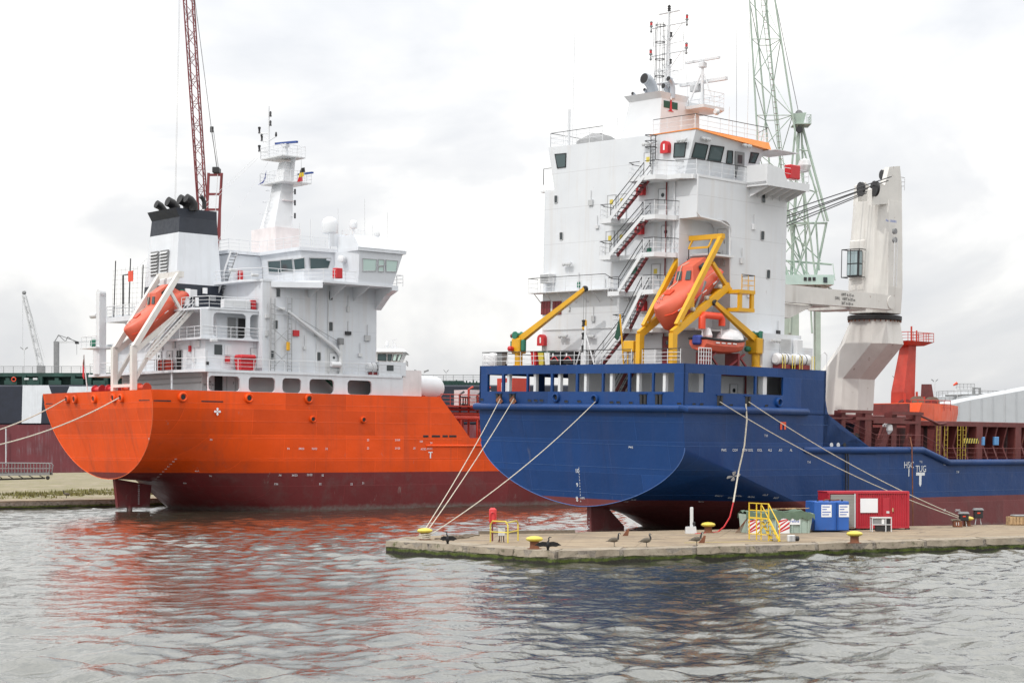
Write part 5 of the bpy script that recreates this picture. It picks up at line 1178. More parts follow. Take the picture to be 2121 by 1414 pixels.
# ring chocks
def ochock(x_, y_, side, r=.34):
    o = on_hull(x_, y_, side); n_ = -Y if side else -X
    k = part(tk, 'ring_chock', MB().lathe([(r * 1.3, -.06), (r * 1.35, .1), (r * 1.15, .22), (r * .9, .24), (r * .7, .14)], o, n_, 20), OH, True)
    part(k, 'opening', MB().lathe([(r * .66, .1), (r * .66, .16), (.01, .161)], o, n_, 14), M['black']); return o
och = [ochock(x_, y_, False) for x_, y_ in ((140, 827), (156, 827), (196, 826), (236, 824), (252, 824))]
for x_, y_, r in ((378, 822, .38), (515, 824, .38), (639, 826, .38), (647, 868, .28), (752, 869, .28)): ochock(x_, y_, True, r)
for (x0, x1), y_, sd2 in (((288, 310), 830, 0), ((318, 354), 830.5, 1), ((417, 462), 832, 1), ((89, 109), 837, 0)):
    p, q = on_hull(x0, y_, sd2), on_hull(x1, y_, sd2); n_ = -Y if sd2 else -X; u = (q - p)
    u.z = 0
    part(tk, 'freeing_port', MB().prism([p + n_ * .0, p + u + n_ * .0, p + u + n_ * .0 + Z * .13, p + Z * .13], n_ * .02), M['black'])
for x0, x1 in ((876, 888), (894, 912), (916, 928), (930, 946)):
    p, q = on_hull(x0, 903, 1), on_hull(x1, 903, 1); part(tk, 'freeing_port', MB().bev((p.x, p.y - .03, p.z - .14), (q.x, p.y + .1, p.z + .14), .05), M['black'])
def otext(b_, x_, y_, sz=.3): stamp(oh, ocast, b_, x_, y_, sz, M['marks'])
for b_, x_, y_ in (('F4', 597, 929), ('34/33', 624, 929), ('33/32', 651, 929), ('32', 676, 929), ('22', 762, 911), ('22', 762, 928), ('21/20', 823, 911), ('21/20', 823, 928), ('20', 858, 928), ('AT/03', 877, 930), ('A1/01', 890, 929), ('102', 872, 914), ('24', 893, 917), ('36', 437, 910), ('P', 309, 909), ('F4', 580, 984), ('34/33', 610, 984), ('33/32', 641, 983), ('32', 668, 984), ('22', 728, 1002), ('21', 752, 1000), ('F36', 572, 1002), ('32', 663, 1002), ('404', 408, 975), ('36', 436, 985), ('404', 383, 1000)): otext(b_, x_, y_)
for k in range(10): otext(str(60 - 2 * k), 364 - k * 5.2, 950 + k * 5.2 + max(0, k - 7) * -1, .26)
o = on_hull(891, 941); part(oh, 'mark', fixn(MB().prism([o + X * a + Z * b_ - Y * .05 for a, b_ in ((-.3, .3), (.3, .3), (.3, .2), (.08, .2), (.08, -.4), (-.08, -.4), (-.08, .2), (-.3, .2))], -Y * .01)), M['marks'])
o = on_hull(449, 852)
for k in range(4):
    a = math.pi / 2 * k; rd, tg = X * math.cos(a) + Z * math.sin(a), Z * math.cos(a) - X * math.sin(a)
    part(oh, 'propeller_mark', fixn(MB().prism([o - Y * .12 + rd * r_ + tg * t_ for r_, t_ in ((.04, -.03), (.18, -.1), (.32, -.11), (.4, 0), (.32, .11), (.18, .1), (.04, .03))], -Y * .02)), M['marks'])
# ---- superstructure
OW = M['paleblue']
DZ = (12.1, 14.25, 17.45, 20.5, 23.6, 27.0)
YH = 10.5
part(tk, 'deck', MB().box((1.6, -10.4, 12.1), (35, 10.4, 12.115)), paint('deckgrey', (.13, .12, .11), .7))
# poop: inner wall, arcade along the side, boat deck above
part(tk, 'poop_wall', MB().box((7.6, -8.2, 12.1), (30, 8.2, 14.0)), M['white'])
def apx(px): return oa(px, 800, y=-11.0).x
hol = []
for a, b_ in ((432, 497), (515, 570), (585, 624), (641, 692), (720, 770)): hol.append((apx(a) - 6.6, apx(b_) - 6.6, .04, 1.52))
ar = part(tk, 'arcade', MB().panel((6.6, -11.0, 12.1), X, Z, 24.2, 1.9, hol, .22, .42), OW)
bd_ = part(tk, 'deck', fixn(MB().prism([V((5.0, 10.8, 14.0)), V((5.0, -6.5, 14.0)), V((6.2, -11.1, 14.0)), V((30.6, -11.1, 14.0)), V((30.6, 10.8, 14.0))], (0, 0, .25))), OW)
part(tk, 'deckhouse', MB().box((27.6, -11.0, 14.25), (31.2, -6.5, 15.7)), OW)
part(tk, 'deckhouse', MB().box((30.82, -10.9, 12.1), (33.4, -7.6, 14.9)), M['pinkwhite'] if 'pinkwhite' in M else paint('pinkwhite', (.66, .61, .61), .5, streak=.2))
p = oa(808, 762, y=-11.0); part(tk, 'window', MB().box((p.x - .45, -11.03, p.z - .3), (p.x + .45, -11.003, p.z + .3)), M['glass'])
for xx, yy in ((5.3, -6.2), (5.3, 6)): rod(tk, 'pillar', (xx, yy, 12.1), (xx, yy, 14.0), .12, OW, 10)
# lower accommodation tier and the open gallery above it
part(tk, 'house_wall', MB().box((7.2, -9.4, 14.25), (13.3, 9.4, 17.3)), OW)
gd = part(tk, 'deck', MB().box((6.4, -9.9, 17.3), (13.3, 9.9, 17.5)), OW)
part(tk, 'house_wall', MB().box((9.2, -8.2, 17.5), (13.3, 9.4, 20.3)), OW)
p0_, p1_ = oa(416, 690, y=-9.8).x, 13.3
def gx(px): return oa(px, 690, y=-9.8).x - p0_
part(tk, 'arcade', MB().panel((p0_, -9.8, 17.5), X, Z, p1_ - p0_, 2.8, [(gx(442), gx(510), .02, 2.5), (gx(518), gx(542), .02, 2.5)], .15, .45), OW)
part(tk, 'deck', fixn(MB().prism([V((6.5, 9.9, 20.3)), V((6.5, -8.0, 20.3)), V((7.3, -9.9, 20.3)), V((13.3, -9.9, 20.3)), V((13.3, 9.9, 20.3))], (0, 0, .2))), OW)
railing(tk, [(6.6, -2.5, 17.5), (6.6, -9.8, 17.5), (13.2, -9.88, 17.5)], 1.1, M['white'], sp=1.5, r=.03)
railing(tk, [(6.6, -5.8, 20.5), (6.6, -8.0, 20.5), (7.4, -9.8, 20.5), (13.2, -9.8, 20.5)], 1.1, M['white'], sp=1.4, r=.03)
railing(tk, [(6.6, 9.8, 20.5), (6.6, 1.5, 20.5)], 1.1, M['white'], sp=1.4, r=.03)
railing(tk, [(5.1, 10.7, 14.25), (5.1, -6.5, 14.25), (6.3, -11.0, 14.25), (30.5, -11.0, 14.25)], 1.15, M['white'], sp=1.8, r=.03)
# main block
mbk, t, b, co = base('tankerwall')
sp = t.nodes.new('ShaderNodeSeparateXYZ'); t.links.new(co, sp.inputs[0])
zz = math_(t, 'FRACT', math_(t, 'DIVIDE', math_(t, 'SUBTRACT', sp.outputs[2], 14.25), 3.1)); ln_ = ramp(t, math_(t, 'ABSOLUTE', math_(t, 'SUBTRACT', zz, .45)), .004, .012, 1, 0)
c = mixc(t, ramp(t, noise(t, co, .4, 5), .3, .7), (.58, .605, .645), (.64, .665, .70))
c = mixc(t, math_(t, 'MULTIPLY', ln_, .4), c, (.45, .46, .5))
c = mixc(t, math_(t, 'MULTIPLY', ramp(t, noise(t, co, 1.1, 6, .65, (1, 1, .05)), .52, .75), .35), c, (.44, .35, .27))
t.links.new(c, b.inputs['Base Color']); b.inputs['Roughness'].default_value = .45; bump(t, b, math_(t, 'ADD', math_(t, 'MULTIPLY', ln_, -.3), noise(t, co, .5, 3)), .35, .06)
TW = M['tankerwall']
part(tk, 'house_wall', MB().box((13.2, -YH, 14.25), (27.6, YH, 23.4)), TW)
br_ = part(tk, 'bridge_deck', fixn(MB().prism([V((12.0, 10, 23.4)), V((12.0, -8, 23.4)), V((13.2, -YH - .05, 23.4)), V((17.0, -YH - .1, 23.4)), V((18.6, -13.5, 23.4)), V((28.2, -13.5, 23.4)), V((28.2, 13.5, 23.4)), V((18.6, 13.5, 23.4)), V((17, YH, 23.4))], (0, 0, .22))), OW)
# brackets carrying the wing
for xx, d_ in ((18.8, 1.2), (21.5, 1.0), (24.5, 1.0)): part(br_, 'bracket', fixn(MB().prism([V((xx, -YH, 23.4)), V((xx, -13.3, 23.4)), V((xx, -13.3, 23.25)), V((xx, -YH, 22.0))], (.1, 0, 0))), OW)
part(br_, 'cantilever', fixn(MB().prism([V((27.4, -YH, 23.4)), V((27.4, -13.5, 23.4)), V((27.4, -13.5, 23.1)), V((27.4, -12.2, 22.6)), V((27.4, -YH, 21.2))], (.8, 0, 0))), OW)
part(br_, 'haunch', fixn(MB().prism([V((14.2, -YH - .03, 23.4)), V((18.6, -13.4, 23.4)), V((18.6, -YH - .03, 23.4))], (0, 0, -.55))), OW)
# bridge: centre block, wheelhouse, wing
part(tk, 'bridge_block', MB().box((14.5, -2.0, 23.62), (19.0, 7.5, 26.9)), OW)
wh = part(tk, 'wheelhouse', fixn(MB().hull8([V((19, 9.6, 23.62)), V((19, -9.6, 23.62)), V((22.6, -9.9, 23.62)), V((23.2, -13.3, 23.62)), V((27.6, -13.3, 23.62)), V((27.6, 9.6, 23.62))],
     [V((18.4, 9.6, 27.0)), V((18.4, -9.6, 27.0)), V((22.3, -10.1, 27.0)), V((22.9, -13.8, 27.0)), V((28.6, -13.8, 27.0)), V((28.6, 9.6, 27.0))])), OW)
part(tk, 'bridge_roof', fixn(MB().prism([V((14.2, 9.9, 26.95)), V((14.2, -2.3, 26.95)), V((18.1, -2.3, 26.95)), V((18.1, -9.9, 26.95)), V((22.6, -10.4, 26.95)), V((22.6, -14.0, 26.95)), V((28.9, -14.0, 26.95)), V((28.9, 9.9, 26.95))], (0, 0, .35))), OW)
part(tk, 'wing_roof', fixn(MB().hull8([V((22.7, -14.05, 27.28)), V((29.0, -14.05, 27.28)), V((29.0, -10.2, 27.28)), V((22.7, -10.2, 27.28))], [V((22.75, -13.0, 28.65)), V((27.4, -13.0, 28.65)), V((27.4, -10.3, 28.65)), V((22.75, -10.3, 28.65))])), OW)
def wpl(px, py, pl):
    """point on a leaning bridge wall"""
    if pl == 'aft':
        p = oa(px, py, x=18.8)
        for _ in range(5): p = oa(px, py, x=19 - .6 * (p.z - 23.62) / 3.38)
    elif pl == 'side':
        p = oa(px, py, y=-9.8)
        for _ in range(5): p = oa(px, py, y=-9.65 - .1 * (p.z - 23.6) / 3.4 - .08 * (p.x - 19))
    elif pl == 'wing':
        p = oa(px, py, x=23.1)
        for _ in range(5): p = oa(px, py, x=22.9 - .2 * (p.y + 9.9) / -3.4 * -1 + .25 - .3 * (p.z - 23.62) / 3.38)
    else:
        p = oa(px, py, y=-13.5)
        for _ in range(5): p = oa(px, py, y=-13.3 - .5 * (p.z - 23.62) / 3.38)
    return p
for q, pl, mt in ((((558, 565), (583, 566), (582, 539), (556, 541)), 'aft', 'tintglass'), (((584, 563), (609, 562), (606, 536), (582, 538)), 'aft', 'tintglass'), (((612, 560), (633, 557), (632, 533), (609, 537)), 'aft', 'tintglass'),
    (((642, 558), (680, 556), (685, 535), (641, 534)), 'side', 'tintglass'), (((695, 562), (707, 562), (707, 536), (695, 536)), 'wing', 'clearblue'), (((715, 560), (743, 559), (745, 534), (716, 533)), 'wing', 'clearblue'),
    (((751, 561), (778, 561), (779, 537), (751, 535)), 'end', 'clearblue'), (((783, 562), (794, 562), (794, 552), (783, 552)), 'end', 'clearblue'), (((783, 550), (795, 550), (795, 538), (783, 537)), 'end', 'clearblue'), (((799, 562), (820, 563), (823, 540), (799, 538)), 'end', 'clearblue')):
    if 'clearblue' not in M:
        m_, t, b, co = base('clearblue'); b.inputs['Base Color'].default_value = (.50, .64, .60, 1); b.inputs['Roughness'].default_value = .08
    pts = [wpl(*k, pl) for k in q]; n_ = (pts[1] - pts[0]).cross(pts[3] - pts[0]).normalized()
    g = part(wh, 'window', fixn(MB().prism([k + n_ * .03 for k in pts], n_ * .02)), M[mt]); part(g, 'frame', MB().pipe([k + n_ * .06 for k in pts], .06, 6, True), M['trimgrey'], True)
railing(tk, [(13.3, -YH + .1, 23.62), (17.0, -YH, 23.62), (18.7, -13.4, 23.62), (22.8, -13.4, 23.62)], 1.15, M['white'], sp=1.6, r=.03)
railing(tk, [(12.1, -2, 23.62), (12.1, -8, 23.62), (13.3, -YH + .1, 23.62)], 1.15, M['white'], sp=1.5, r=.03)
railing(tk, [(28.1, -13.4, 23.62), (28.9, -13.4, 23.62), (28.9, -9, 23.62)], 1.15, M['white'], sp=1.2, r=.03)
railing(tk, [(14.4, 3, 27.3), (14.4, -2.2, 27.3), (18.2, -2.2, 27.3), (18.3, -9.7, 27.3), (22.7, -10.2, 27.3)], 1.15, M['white'], sp=1.5, r=.025)
part(tk, 'control_box', MB().bev((20.2, -13.55, 23.95), (21.0, -12.8, 25.0), .05), M['red'])
part(tk, 'locker', MB().bev((15.6, -2.35, 24.0), (16.1, -2.02, 25.2), .03), M['red'])
part(tk, 'roof_screen', MB().box((21.6, -10.3, 27.6), (25.0, -10.2, 28.9)), OW)
part(tk, 'roof_edge', MB().box((23.5, -10.15, 28.3), (27.8, -9.5, 28.75)), M['rooforange'])
sl2 = part(tk, 'searchlight', MB().lathe([(.2, -.4), (.38, -.3), (.38, .35), (.3, .4), (.01, .41)], wpl(722, 538, 'wing') - X * .8, -X - Y * .4, 14), M['white'], True)
# cabin windows, doors, fittings
for x_, y_ in ((685, 612), (685, 676)): window(tk, oa(x_, y_, y=-YH), X, .5, .95, fr=M['trimgrey'])
for x_, y_ in ((576, 606), (660, 738), (563, 735), (571, 672)): window(tk, oa(x_, y_, y=-YH), X, .5, .9, fr=M['trimgrey'])
p = oa(688, 745, y=-YH); part(tk, 'doorway', MB().box((p.x - .9, -YH - .02, 14.3), (p.x + .9, -YH - .002, 16.9)), M['lightgrey'])
door(tk, (22.0, -YH - .03, 14.3), X, M['white'], 1.0, 2.1)
door(tk, (11.0, -8.2, 17.55), X, M['grey'], .9, 2.1, port=False); door(tk, (12.2, -8.2, 17.55), X, M['black'], .9, 2.1, port=False)
for x_ in (330, 352, 372): p = oa(x_, 750, x=7.2); door(tk, (7.2, p.y, 14.35), -Y, M['white' if x_ != 372 else 'black'], .9, 2.0)
p = oa(452, 724, y=-9.4); w_ = part(tk, 'window', MB().box((p.x - .45, -9.45, p.z - .5), (p.x + .45, -9.402, p.z + .5)), M['glass']); part(w_, 'shutter', MB().box((p.x + .7, -9.5, p.z - .5), (p.x + 1.5, -9.402, p.z + .5)), M['white'])
door(tk, (13.0, -9.42, 14.3), X, M['lightgrey'], .9, 2.3, port=False)
for x_ in (452, 478): p = oa(x_, 797, y=-8.2); door(tk, (p.x, -8.2, 12.15), X, M['black' if x_ == 452 else 'white'], .9, 1.75, port=False)
text(tk, 'lettering', 'FIRE\nSTATION\nNo 1', .3, oa(433, 797, y=-8.2), X, Z, M['dark'])
for x_, y_ in ((440, 705), (580, 640), (480, 560), (525, 570)): 
    p = oa(x_, y_, y=-9.9 if x_ < 560 else -YH); k = part(tk, 'floodlight', MB().bev((p.x - .4, p.y - .4, p.z - .15), (p.x + .4, p.y - .1, p.z + .15), .05), M['lightgrey']); part(k, 'bracket', MB().tube(p, p - Y * .3, .05, 6), M['trimgrey'])
for x_ in (655, 679): p = oa(x_, 700, y=-YH); part(tk, 'pipe', MB().pipe([(p.x, -YH - .1, 14.4), (p.x, -YH - .1, 23.3)], .05, 6), M['lightgrey'], True)
stair(tk, (24.2, -8.9, 12.15), (21.6, -8.9, 14.2), .7, -Y, M['green'], M['darkgreen'], 8)
p = oa(790, 762, y=-10.2); 
# scaffold ladder against the wall
for x_ in (565, 600):
    p = oa(x_, 700, y=-YH - .4); zb2, zt2 = 14.3, oa(x_, 617, y=-YH - .4).z
    l_ = part(tk, 'scaffold_ladder', MB().tube((p.x - .25, -YH - .4, zb2), (p.x - .25, -YH - .4, zt2), .05, 6), M['steel']); rod(l_, 'stile', (p.x + .25, -YH - .4, zb2), (p.x + .25, -YH - .4, zt2), .05, M['steel'])
    for k in range(14): rod(l_, 'rung', (p.x - .25, -YH - .4, zb2 + .3 + k * (zt2 - zb2 - .4) / 14), (p.x + .25, -YH - .4, zb2 + .3 + k * (zt2 - zb2 - .4) / 14), .035, M['steel'])
pa, pb = oa(565, 700, y=-YH - .4).x, oa(600, 700, y=-YH - .4).x
for z0_, z1_ in ((14.6, 16.5), (16.4, 14.8), (17.0, 18.8), (18.6, 17.2), (20.0, 20.05), (21.0, 20.2)): rod(tk, 'scaffold_brace', (pa, -YH - .45, z0_), (pb, -YH - .45, z1_), .035, M['steel'])
for k, (x_, y_) in enumerate(((337, 722), (362, 715), (372, 740), (395, 722), (404, 745), (412, 712), (428, 752), (470, 745), (525, 735), (552, 690), (553, 655), (612, 690), (630, 720), (655, 690), (720, 690), (720, 640), (745, 735), (760, 700))):
    side = x_ > 414; p = oa(x_, y_, y=-9.4 if x_ < 543 else -YH) if side else oa(x_, y_, x=7.2); n_ = -Y if side else -X; u = X if side else -Y; w_, h_ = .16 + .1 * (k % 3), .18 + .12 * (k % 2)
    q = part(tk, 'junction_box', MB().prism([p + u * a + Z * b_ + n_ * .01 for a, b_ in ((-w_, -h_), (w_, -h_), (w_, h_), (-w_, h_))], n_ * .18), M[('lightgrey', 'trimgrey', 'dark', 'red')[k % 4 if k % 5 else 0]])
    part(q, 'cable', MB().pipe([p + n_ * .08 + Z * h_, p + n_ * .08 + Z * (h_ + 1.1)], .03, 5), M['trimgrey'], True)
for x_, y_ in ((300, 803), (330, 800), (365, 798), (395, 800)):
    p = oa(x_, y_, x=7.6); part(tk, 'mooring_winch', MB().lathe([(.5, -.8), (.5, -.7), (.3, -.65), (.3, .65), (.5, .7), (.5, .8)], (3.6, p.y + 2.5, 12.5), Y, 14), M['hotorange'] if x_ % 2 else M['red'], True)
for z_ in (13.5, 13.0): part(tk, 'cable_tray', MB().box((7.45, -8.0, z_), (7.58, 8, z_ + .12)), M['trimgrey'])
# stairs up to the bridge, aft
stair(tk, (12.6, -1.6, 20.5), (12.6, -3.6, 23.5), .8, X, M['white'], M['dark'], 9); stair(tk, (13.4, -2.0, 23.6), (13.4, -4.2, 26.9), .8, X, M['white'], M['dark'], 10)
part(tk, 'bench_box', MB().bev((9.2, -9.6, 20.55), (12.4, -9.0, 21.4), .04), M['white']); part(tk, 'locker', MB().bev((12.55, -9.6, 20.55), (13.05, -9.1, 21.5), .03), M['red'])
# ---- funnel
NV = paint('navy', (.015, .02, .032), .45, var=.12); 
def fring(z, x0, x1, hw): return [V((x0, hw, z)), V((x0, -hw, z)), V((x1, -hw * .96, z)), V((x1, hw * .96, z))]
zs = [(20.5, 7.3, 13.1, 3.4), (23.3, 7.5, 12.95, 3.25), (28.6, 7.95, 12.65, 2.95), (30.2, 8.1, 12.6, 2.85), (31.1, 7.6, 12.55, 2.9)]
fu = part(tk, 'funnel', fixn(MB().loft([fring(*zs[0]), fring(*zs[1])])), NV)
part(fu, 'casing', fixn(MB().loft([fring(*zs[1]), fring(*zs[2])])), OW)
part(fu, 'cap', fixn(MB().loft([fring(*zs[2]), fring(*zs[3]), fring(*zs[4])])), NV)
for yy in (1.35, -.65):
    lv = part(fu, 'louvre', MB().box((7.55, yy - .75, 24.4), (7.72, yy + .75, 26.9)), M['grey'])
    for k in range(7): part(lv, 'slat', MB().prism([V((7.35, yy - .72, 24.5 + k * .34)), V((7.6, yy - .72, 24.72 + k * .34)), V((7.6, yy + .72, 24.72 + k * .34)), V((7.35, yy + .72, 24.5 + k * .34))], (.03, 0, -.03)), M['lightgrey'])
for x_, r in ((338, .42), (357, .3), (364, .5), (389, .5), (401, .45), (423, .22)):
    p = oa(x_, 428, x=9.6); p.z = 30.9; pts = [p, p + Z * .7, p + Z * 1.05 - X * r * .8, p + Z * 1.25 - X * r * 2]
    k = part(fu, 'exhaust_pipe', MB().pipe(pts, [r, r, r, r * 1.05], 12), M['black'], True)
for x_, z_, w_, h_, m_ in ((376, 22.4, .5, .5, 'green'), (388, 22.3, .6, 1.0, 'paper'), (400, 22.4, .8, .7, 'lightgrey'), (424, 22.7, .5, .6, 'paper'), (386, 21.5, .6, .9, 'lightgrey'), (407, 21.5, .4, .9, 'paper'), (440, 22.0, .7, .6, 'steel')):
    p = oa(x_, 600, y=-3.4); part(fu, 'notice', MB().bev((p.x - w_ / 2, -3.55, z_ - h_ / 2), (p.x + w_ / 2, -3.36, z_ + h_ / 2), .02), M[m_])
# ---- signal mast on the bridge roof
PW = M['pinkwhite']
part(tk, 'mast_house', MB().box((20.0, -2.6, 27.3), (23.2, 2.2, 30.2)), PW)
ma = part(tk, 'mast', fixn(MB().loft([[V((20.3, 1.0, 30.2)), V((20.3, -1.9, 30.2)), V((22.6, -1.9, 30.2)), V((22.6, 1.0, 30.2))], [V((21.6, .2, 35.3)), V((21.6, -1.5, 35.3)), V((23.0, -1.5, 35.3)), V((23.0, .2, 35.3))], [V((22.0, -.2, 37.5)), V((22.0, -1.5, 37.5)), V((23.2, -1.5, 37.5)), V((23.2, -.2, 37.5))]])), M['white'])
def plat(z, x0, x1, y0, y1):
    part(ma, 'platform', MB().box((x0, y0, z - .12), (x1, y1, z)), M['lightgrey']); railing(tk, [(x0, y1, z), (x0, y0, z), (x1, y0, z), (x1, y1, z), (x0, y1, z)], 1.15, M['white'], sp=.9, r=.025)
plat(35.2, 20.6, 24.2, -3.2, 1.4); plat(38.0, 20.8, 23.8, -2.6, 1.6)
part(ma, 'gusset', fixn(MB().prism([V((22.6, -1.5, 36.3)), V((22.6, -1.5, 37.9)), V((22.6, -2.6, 37.9))], (.1, 0, 0))), M['white'])
tm_ = part(tk, 'topmast', MB().tube((21.2, .6, 38.0), (21.2, .6, oa(565, 218, x=21.2).z), .13, 8, .07), M['white'])
for z_, l_ in ((40.8, 1.9), (39.9, 1.4), (38.8, 1.9)):
    yd = part(tm_, 'yard', MB().tube((21.2, .6, z_ - .1), (21.2, .6 + l_, z_ + .15), .06, 6), M['white']); part(yd, 'brace', MB().tube((21.2, .6, z_ - .8), (21.2, .6 + l_ * .9, z_ + .1), .04, 6), M['white'])
    part(tm_, 'signal_lamp', MB().lathe([(.1, 0), (.16, .05), (.1, .15), (.12, .5), (.16, .55), (.16, .7), (.06, .75)], (21.2, .6 + l_, z_ + .15), Z, 10), M['dark'], True)
part(tm_, 'yard', MB().tube((21.2, .6, 39.9), (21.2, -.8, 40.2), .05, 6), M['white']); part(tm_, 'signal_lamp', MB().lathe([(.08, 0), (.13, .1), (.1, .4), (.05, .5)], (21.2, -.8, 40.2), Z, 8), M['dark'], True)
for z_ in (41.5, 42.5): part(tm_, 'signal_lamp', MB().lathe([(.1, 0), (.16, .05), (.1, .15), (.12, .5), (.05, .6)], (21.2, .3, z_), Z, 10), M['dark'], True)
rp1 = part(tk, 'radar', MB().tube((22.3, -1.0, 38.0), (22.3, -1.0, 39.3), .25, 10), M['white'])
part(rp1, 'scanner', MB().beam((22.3, .9, 39.75), (22.3, -3.2, 39.45), .3, .22), paint('radarblue', (.02, .06, .25), .4)); part(rp1, 'gearbox', MB().bev((22.0, -1.4, 39.1), (22.6, -.6, 39.5), .05), M['white'])
part(rp1, 'scanner', MB().beam((23.8, -1.2, 36.3), (23.8, -4.0, 36.2), .25, .18), M['radarblue'])
for z_ in (34.2, 33.0, 31.6): part(ma, 'lamp_bracket', MB().beam((22.6, -1.6, z_), (22.6, -2.4, z_), .1, .1), M['white']); part(ma, 'signal_lamp', MB().lathe([(.1, -.3), (.1, .1), (.12, .2), (.05, .3)], (22.6, -2.4, z_), Z, 8), M['dark'], True)
part(ma, 'shelf', MB().box((21.4, -2.0, 33.2), (23.0, .8, 33.28)), PW)
ml_ = part(ma, 'ladder', MB().tube((20.2, .1, 30.4), (21.4, .1, 35.2), .04, 6), M['white'])
for k in range(11): t_ = k / 11; rod(ml_, 'rung', (20.2 + 1.2 * t_, .1, 30.5 + 4.7 * t_), (20.2 + 1.2 * t_, -.4, 30.5 + 4.7 * t_), .025, M['white'])
for k in range(3): part(ml_, 'hoop', MB().pipe([V((20.3 + k * .4, -.15, 31.8 + k * 1.3)) + V((-.75 * math.sin(a), .5 * math.cos(a), 0)) for a in [math.pi * j / 7 for j in range(8)]], .03, 6), M['white'], True)
for p_, q_ in (((20.0, 1.6, 38.0), (7.5, 6.0, 25.0)), ((20.2, 1.2, 38.0), (8.0, 5.0, 25.2))): rod(tk, 'stay_wire', p_, q_, .02, M['lightgrey'], 4)
# domes and aerials on the bridge roof
def dome(px, py, y, r, name='satellite_dome'):
    p = oa(px, py, y=y); d_ = part(tk, name, MB().lathe([(r * .6, -r * 1.15), (r * .95, -r * 1.02), (r, -r * .85), (r, r * .1), (r * .92, r * .45), (r * .7, r * .8), (r * .35, r * .97), (.02, r)], p, Z, 20), M['white'], True)
    rod(d_, 'post', (p.x, p.y, 27.2), (p.x, p.y, p.z - r * .85), .12, M['white'], 8)
dome(683, 466, -9.0, .85); dome(732, 464, -10.0, .42)
p = oa(732, 480, y=-10.0); railing(tk, [(p.x - .9, p.y + .8, 28.0), (p.x - .9, p.y - .8, 28.0), (p.x + .9, p.y - .8, 28.0)], 1.5, M['white'], sp=.7, r=.025)
for x_, yy, h_ in ((643, -9.0, 2.6), (700, -9.5, 4.0), (755, -11, 5.0), (772, -12, 2.2), (620, -8, 2.2), (802, -12.5, 3.6)): p = oa(x_, 495, y=yy); rod(tk, 'whip_aerial', (p.x, p.y, 27.3), (p.x, p.y, 27.8 + h_), .03, M['lightgrey'], 5)
p = oa(781, 487, y=-12); part(tk, 'searchlight', MB().lathe([(.15, -.25), (.3, -.2), (.3, .25), (.2, .3)], p + Z * .1, -X - Y, 12), M['lightgrey'], True)
# crane post with platform and nets at the port quarter
cp = V((5.2, 8.6, 14.25))
zt2 = oa(232, 605, x=5.2).z
kp = part(tk, 'crane_post', MB().box((4.9, 8.2, 14.25), (5.7, 9.0, zt2)), M['white']); part(kp, 'jib_head', MB().lathe([(.5, -.35), (.5, .35)], (5.3, 8.6, zt2), X, 14), M['white'])
part(kp, 'winch', MB().lathe([(.25, -.9), (.3, -.5), (.3, .3), (.2, .5)], (5.0, 9.8, zt2 - 2.3), Y, 12), M['lightgrey'], True)
part(tk, 'platform', MB().box((4.4, 8.0, 17.0), (7.0, 11.6, 17.15)), M['white']); railing(tk, [(4.5, 8.1, 17.15), (4.5, 11.5, 17.15), (6.9, 11.5, 17.15)], 1.15, M['white'], sp=1.1, r=.03)
rod(tk, 'pillar', (5.3, 8.9, 14.25), (5.3, 8.9, 17.0), .7, M['white'], 14)
part(kp, 'motor', MB().lathe([(.2, 0), (.45, .2), (.45, .7), (.2, .9)], (5.2, 9.9, 17.15), Z, 10), M['green'], True)
zh = oa(262, 655, x=6.0).z
p0_, p1_ = oa(226, 655, x=6.0).y, oa(318, 655, x=6.0).y
part(tk, 'platform', MB().box((5.6, p1_, zh - .5), (9, p0_, zh)), OW)
railing(tk, [(5.7, p1_, zh), (5.7, p0_ - .1, zh), (9, p0_ - .1, zh)], 1.2, M['white'], sp=1.2, r=.03)
for x_, yt in ((236, 540), (267, 535), (293, 548)):
    p = oa(x_, yt, x=6.0); rod(tk, 'net_post', (6.0, p.y, zh), (6.2, p.y, p.z), .06, M['dark'], 6)
p = oa(255, 570, x=6.0); part(tk, 'light_gantry', MB().pipe([(6, p.y, zh), (6, p.y, p.z), (6, p.y - 1.4, p.z)], .1, 6), M['dark'], True); q = oa(271, 571, x=5.9); part(tk, 'target_board', MB().box((5.85, q.y - .5, q.z - .6), (5.9, q.y + .5, q.z + .5)), M['hotorange'])
mb = MB()
for i in range(9):
    y0_ = p0_ - .6 - i * (p0_ - p1_ - 1.6) / 9
    mb.tube((6.05, y0_, zh + 1), (6.1, y0_ - .1, zh + 5.2 - abs(i - 4) * .05), .012, 3, cap=False)
for i in range(9): mb.tube((6.05, p0_ - .6, zh + 1 + i * .5), (6.1, p1_ + 1.2, zh + .8 + i * .5), .012, 3, cap=False)
nt_ = part(tk, 'net', mb, M['grey']); nt_['kind'] = 'stuff'
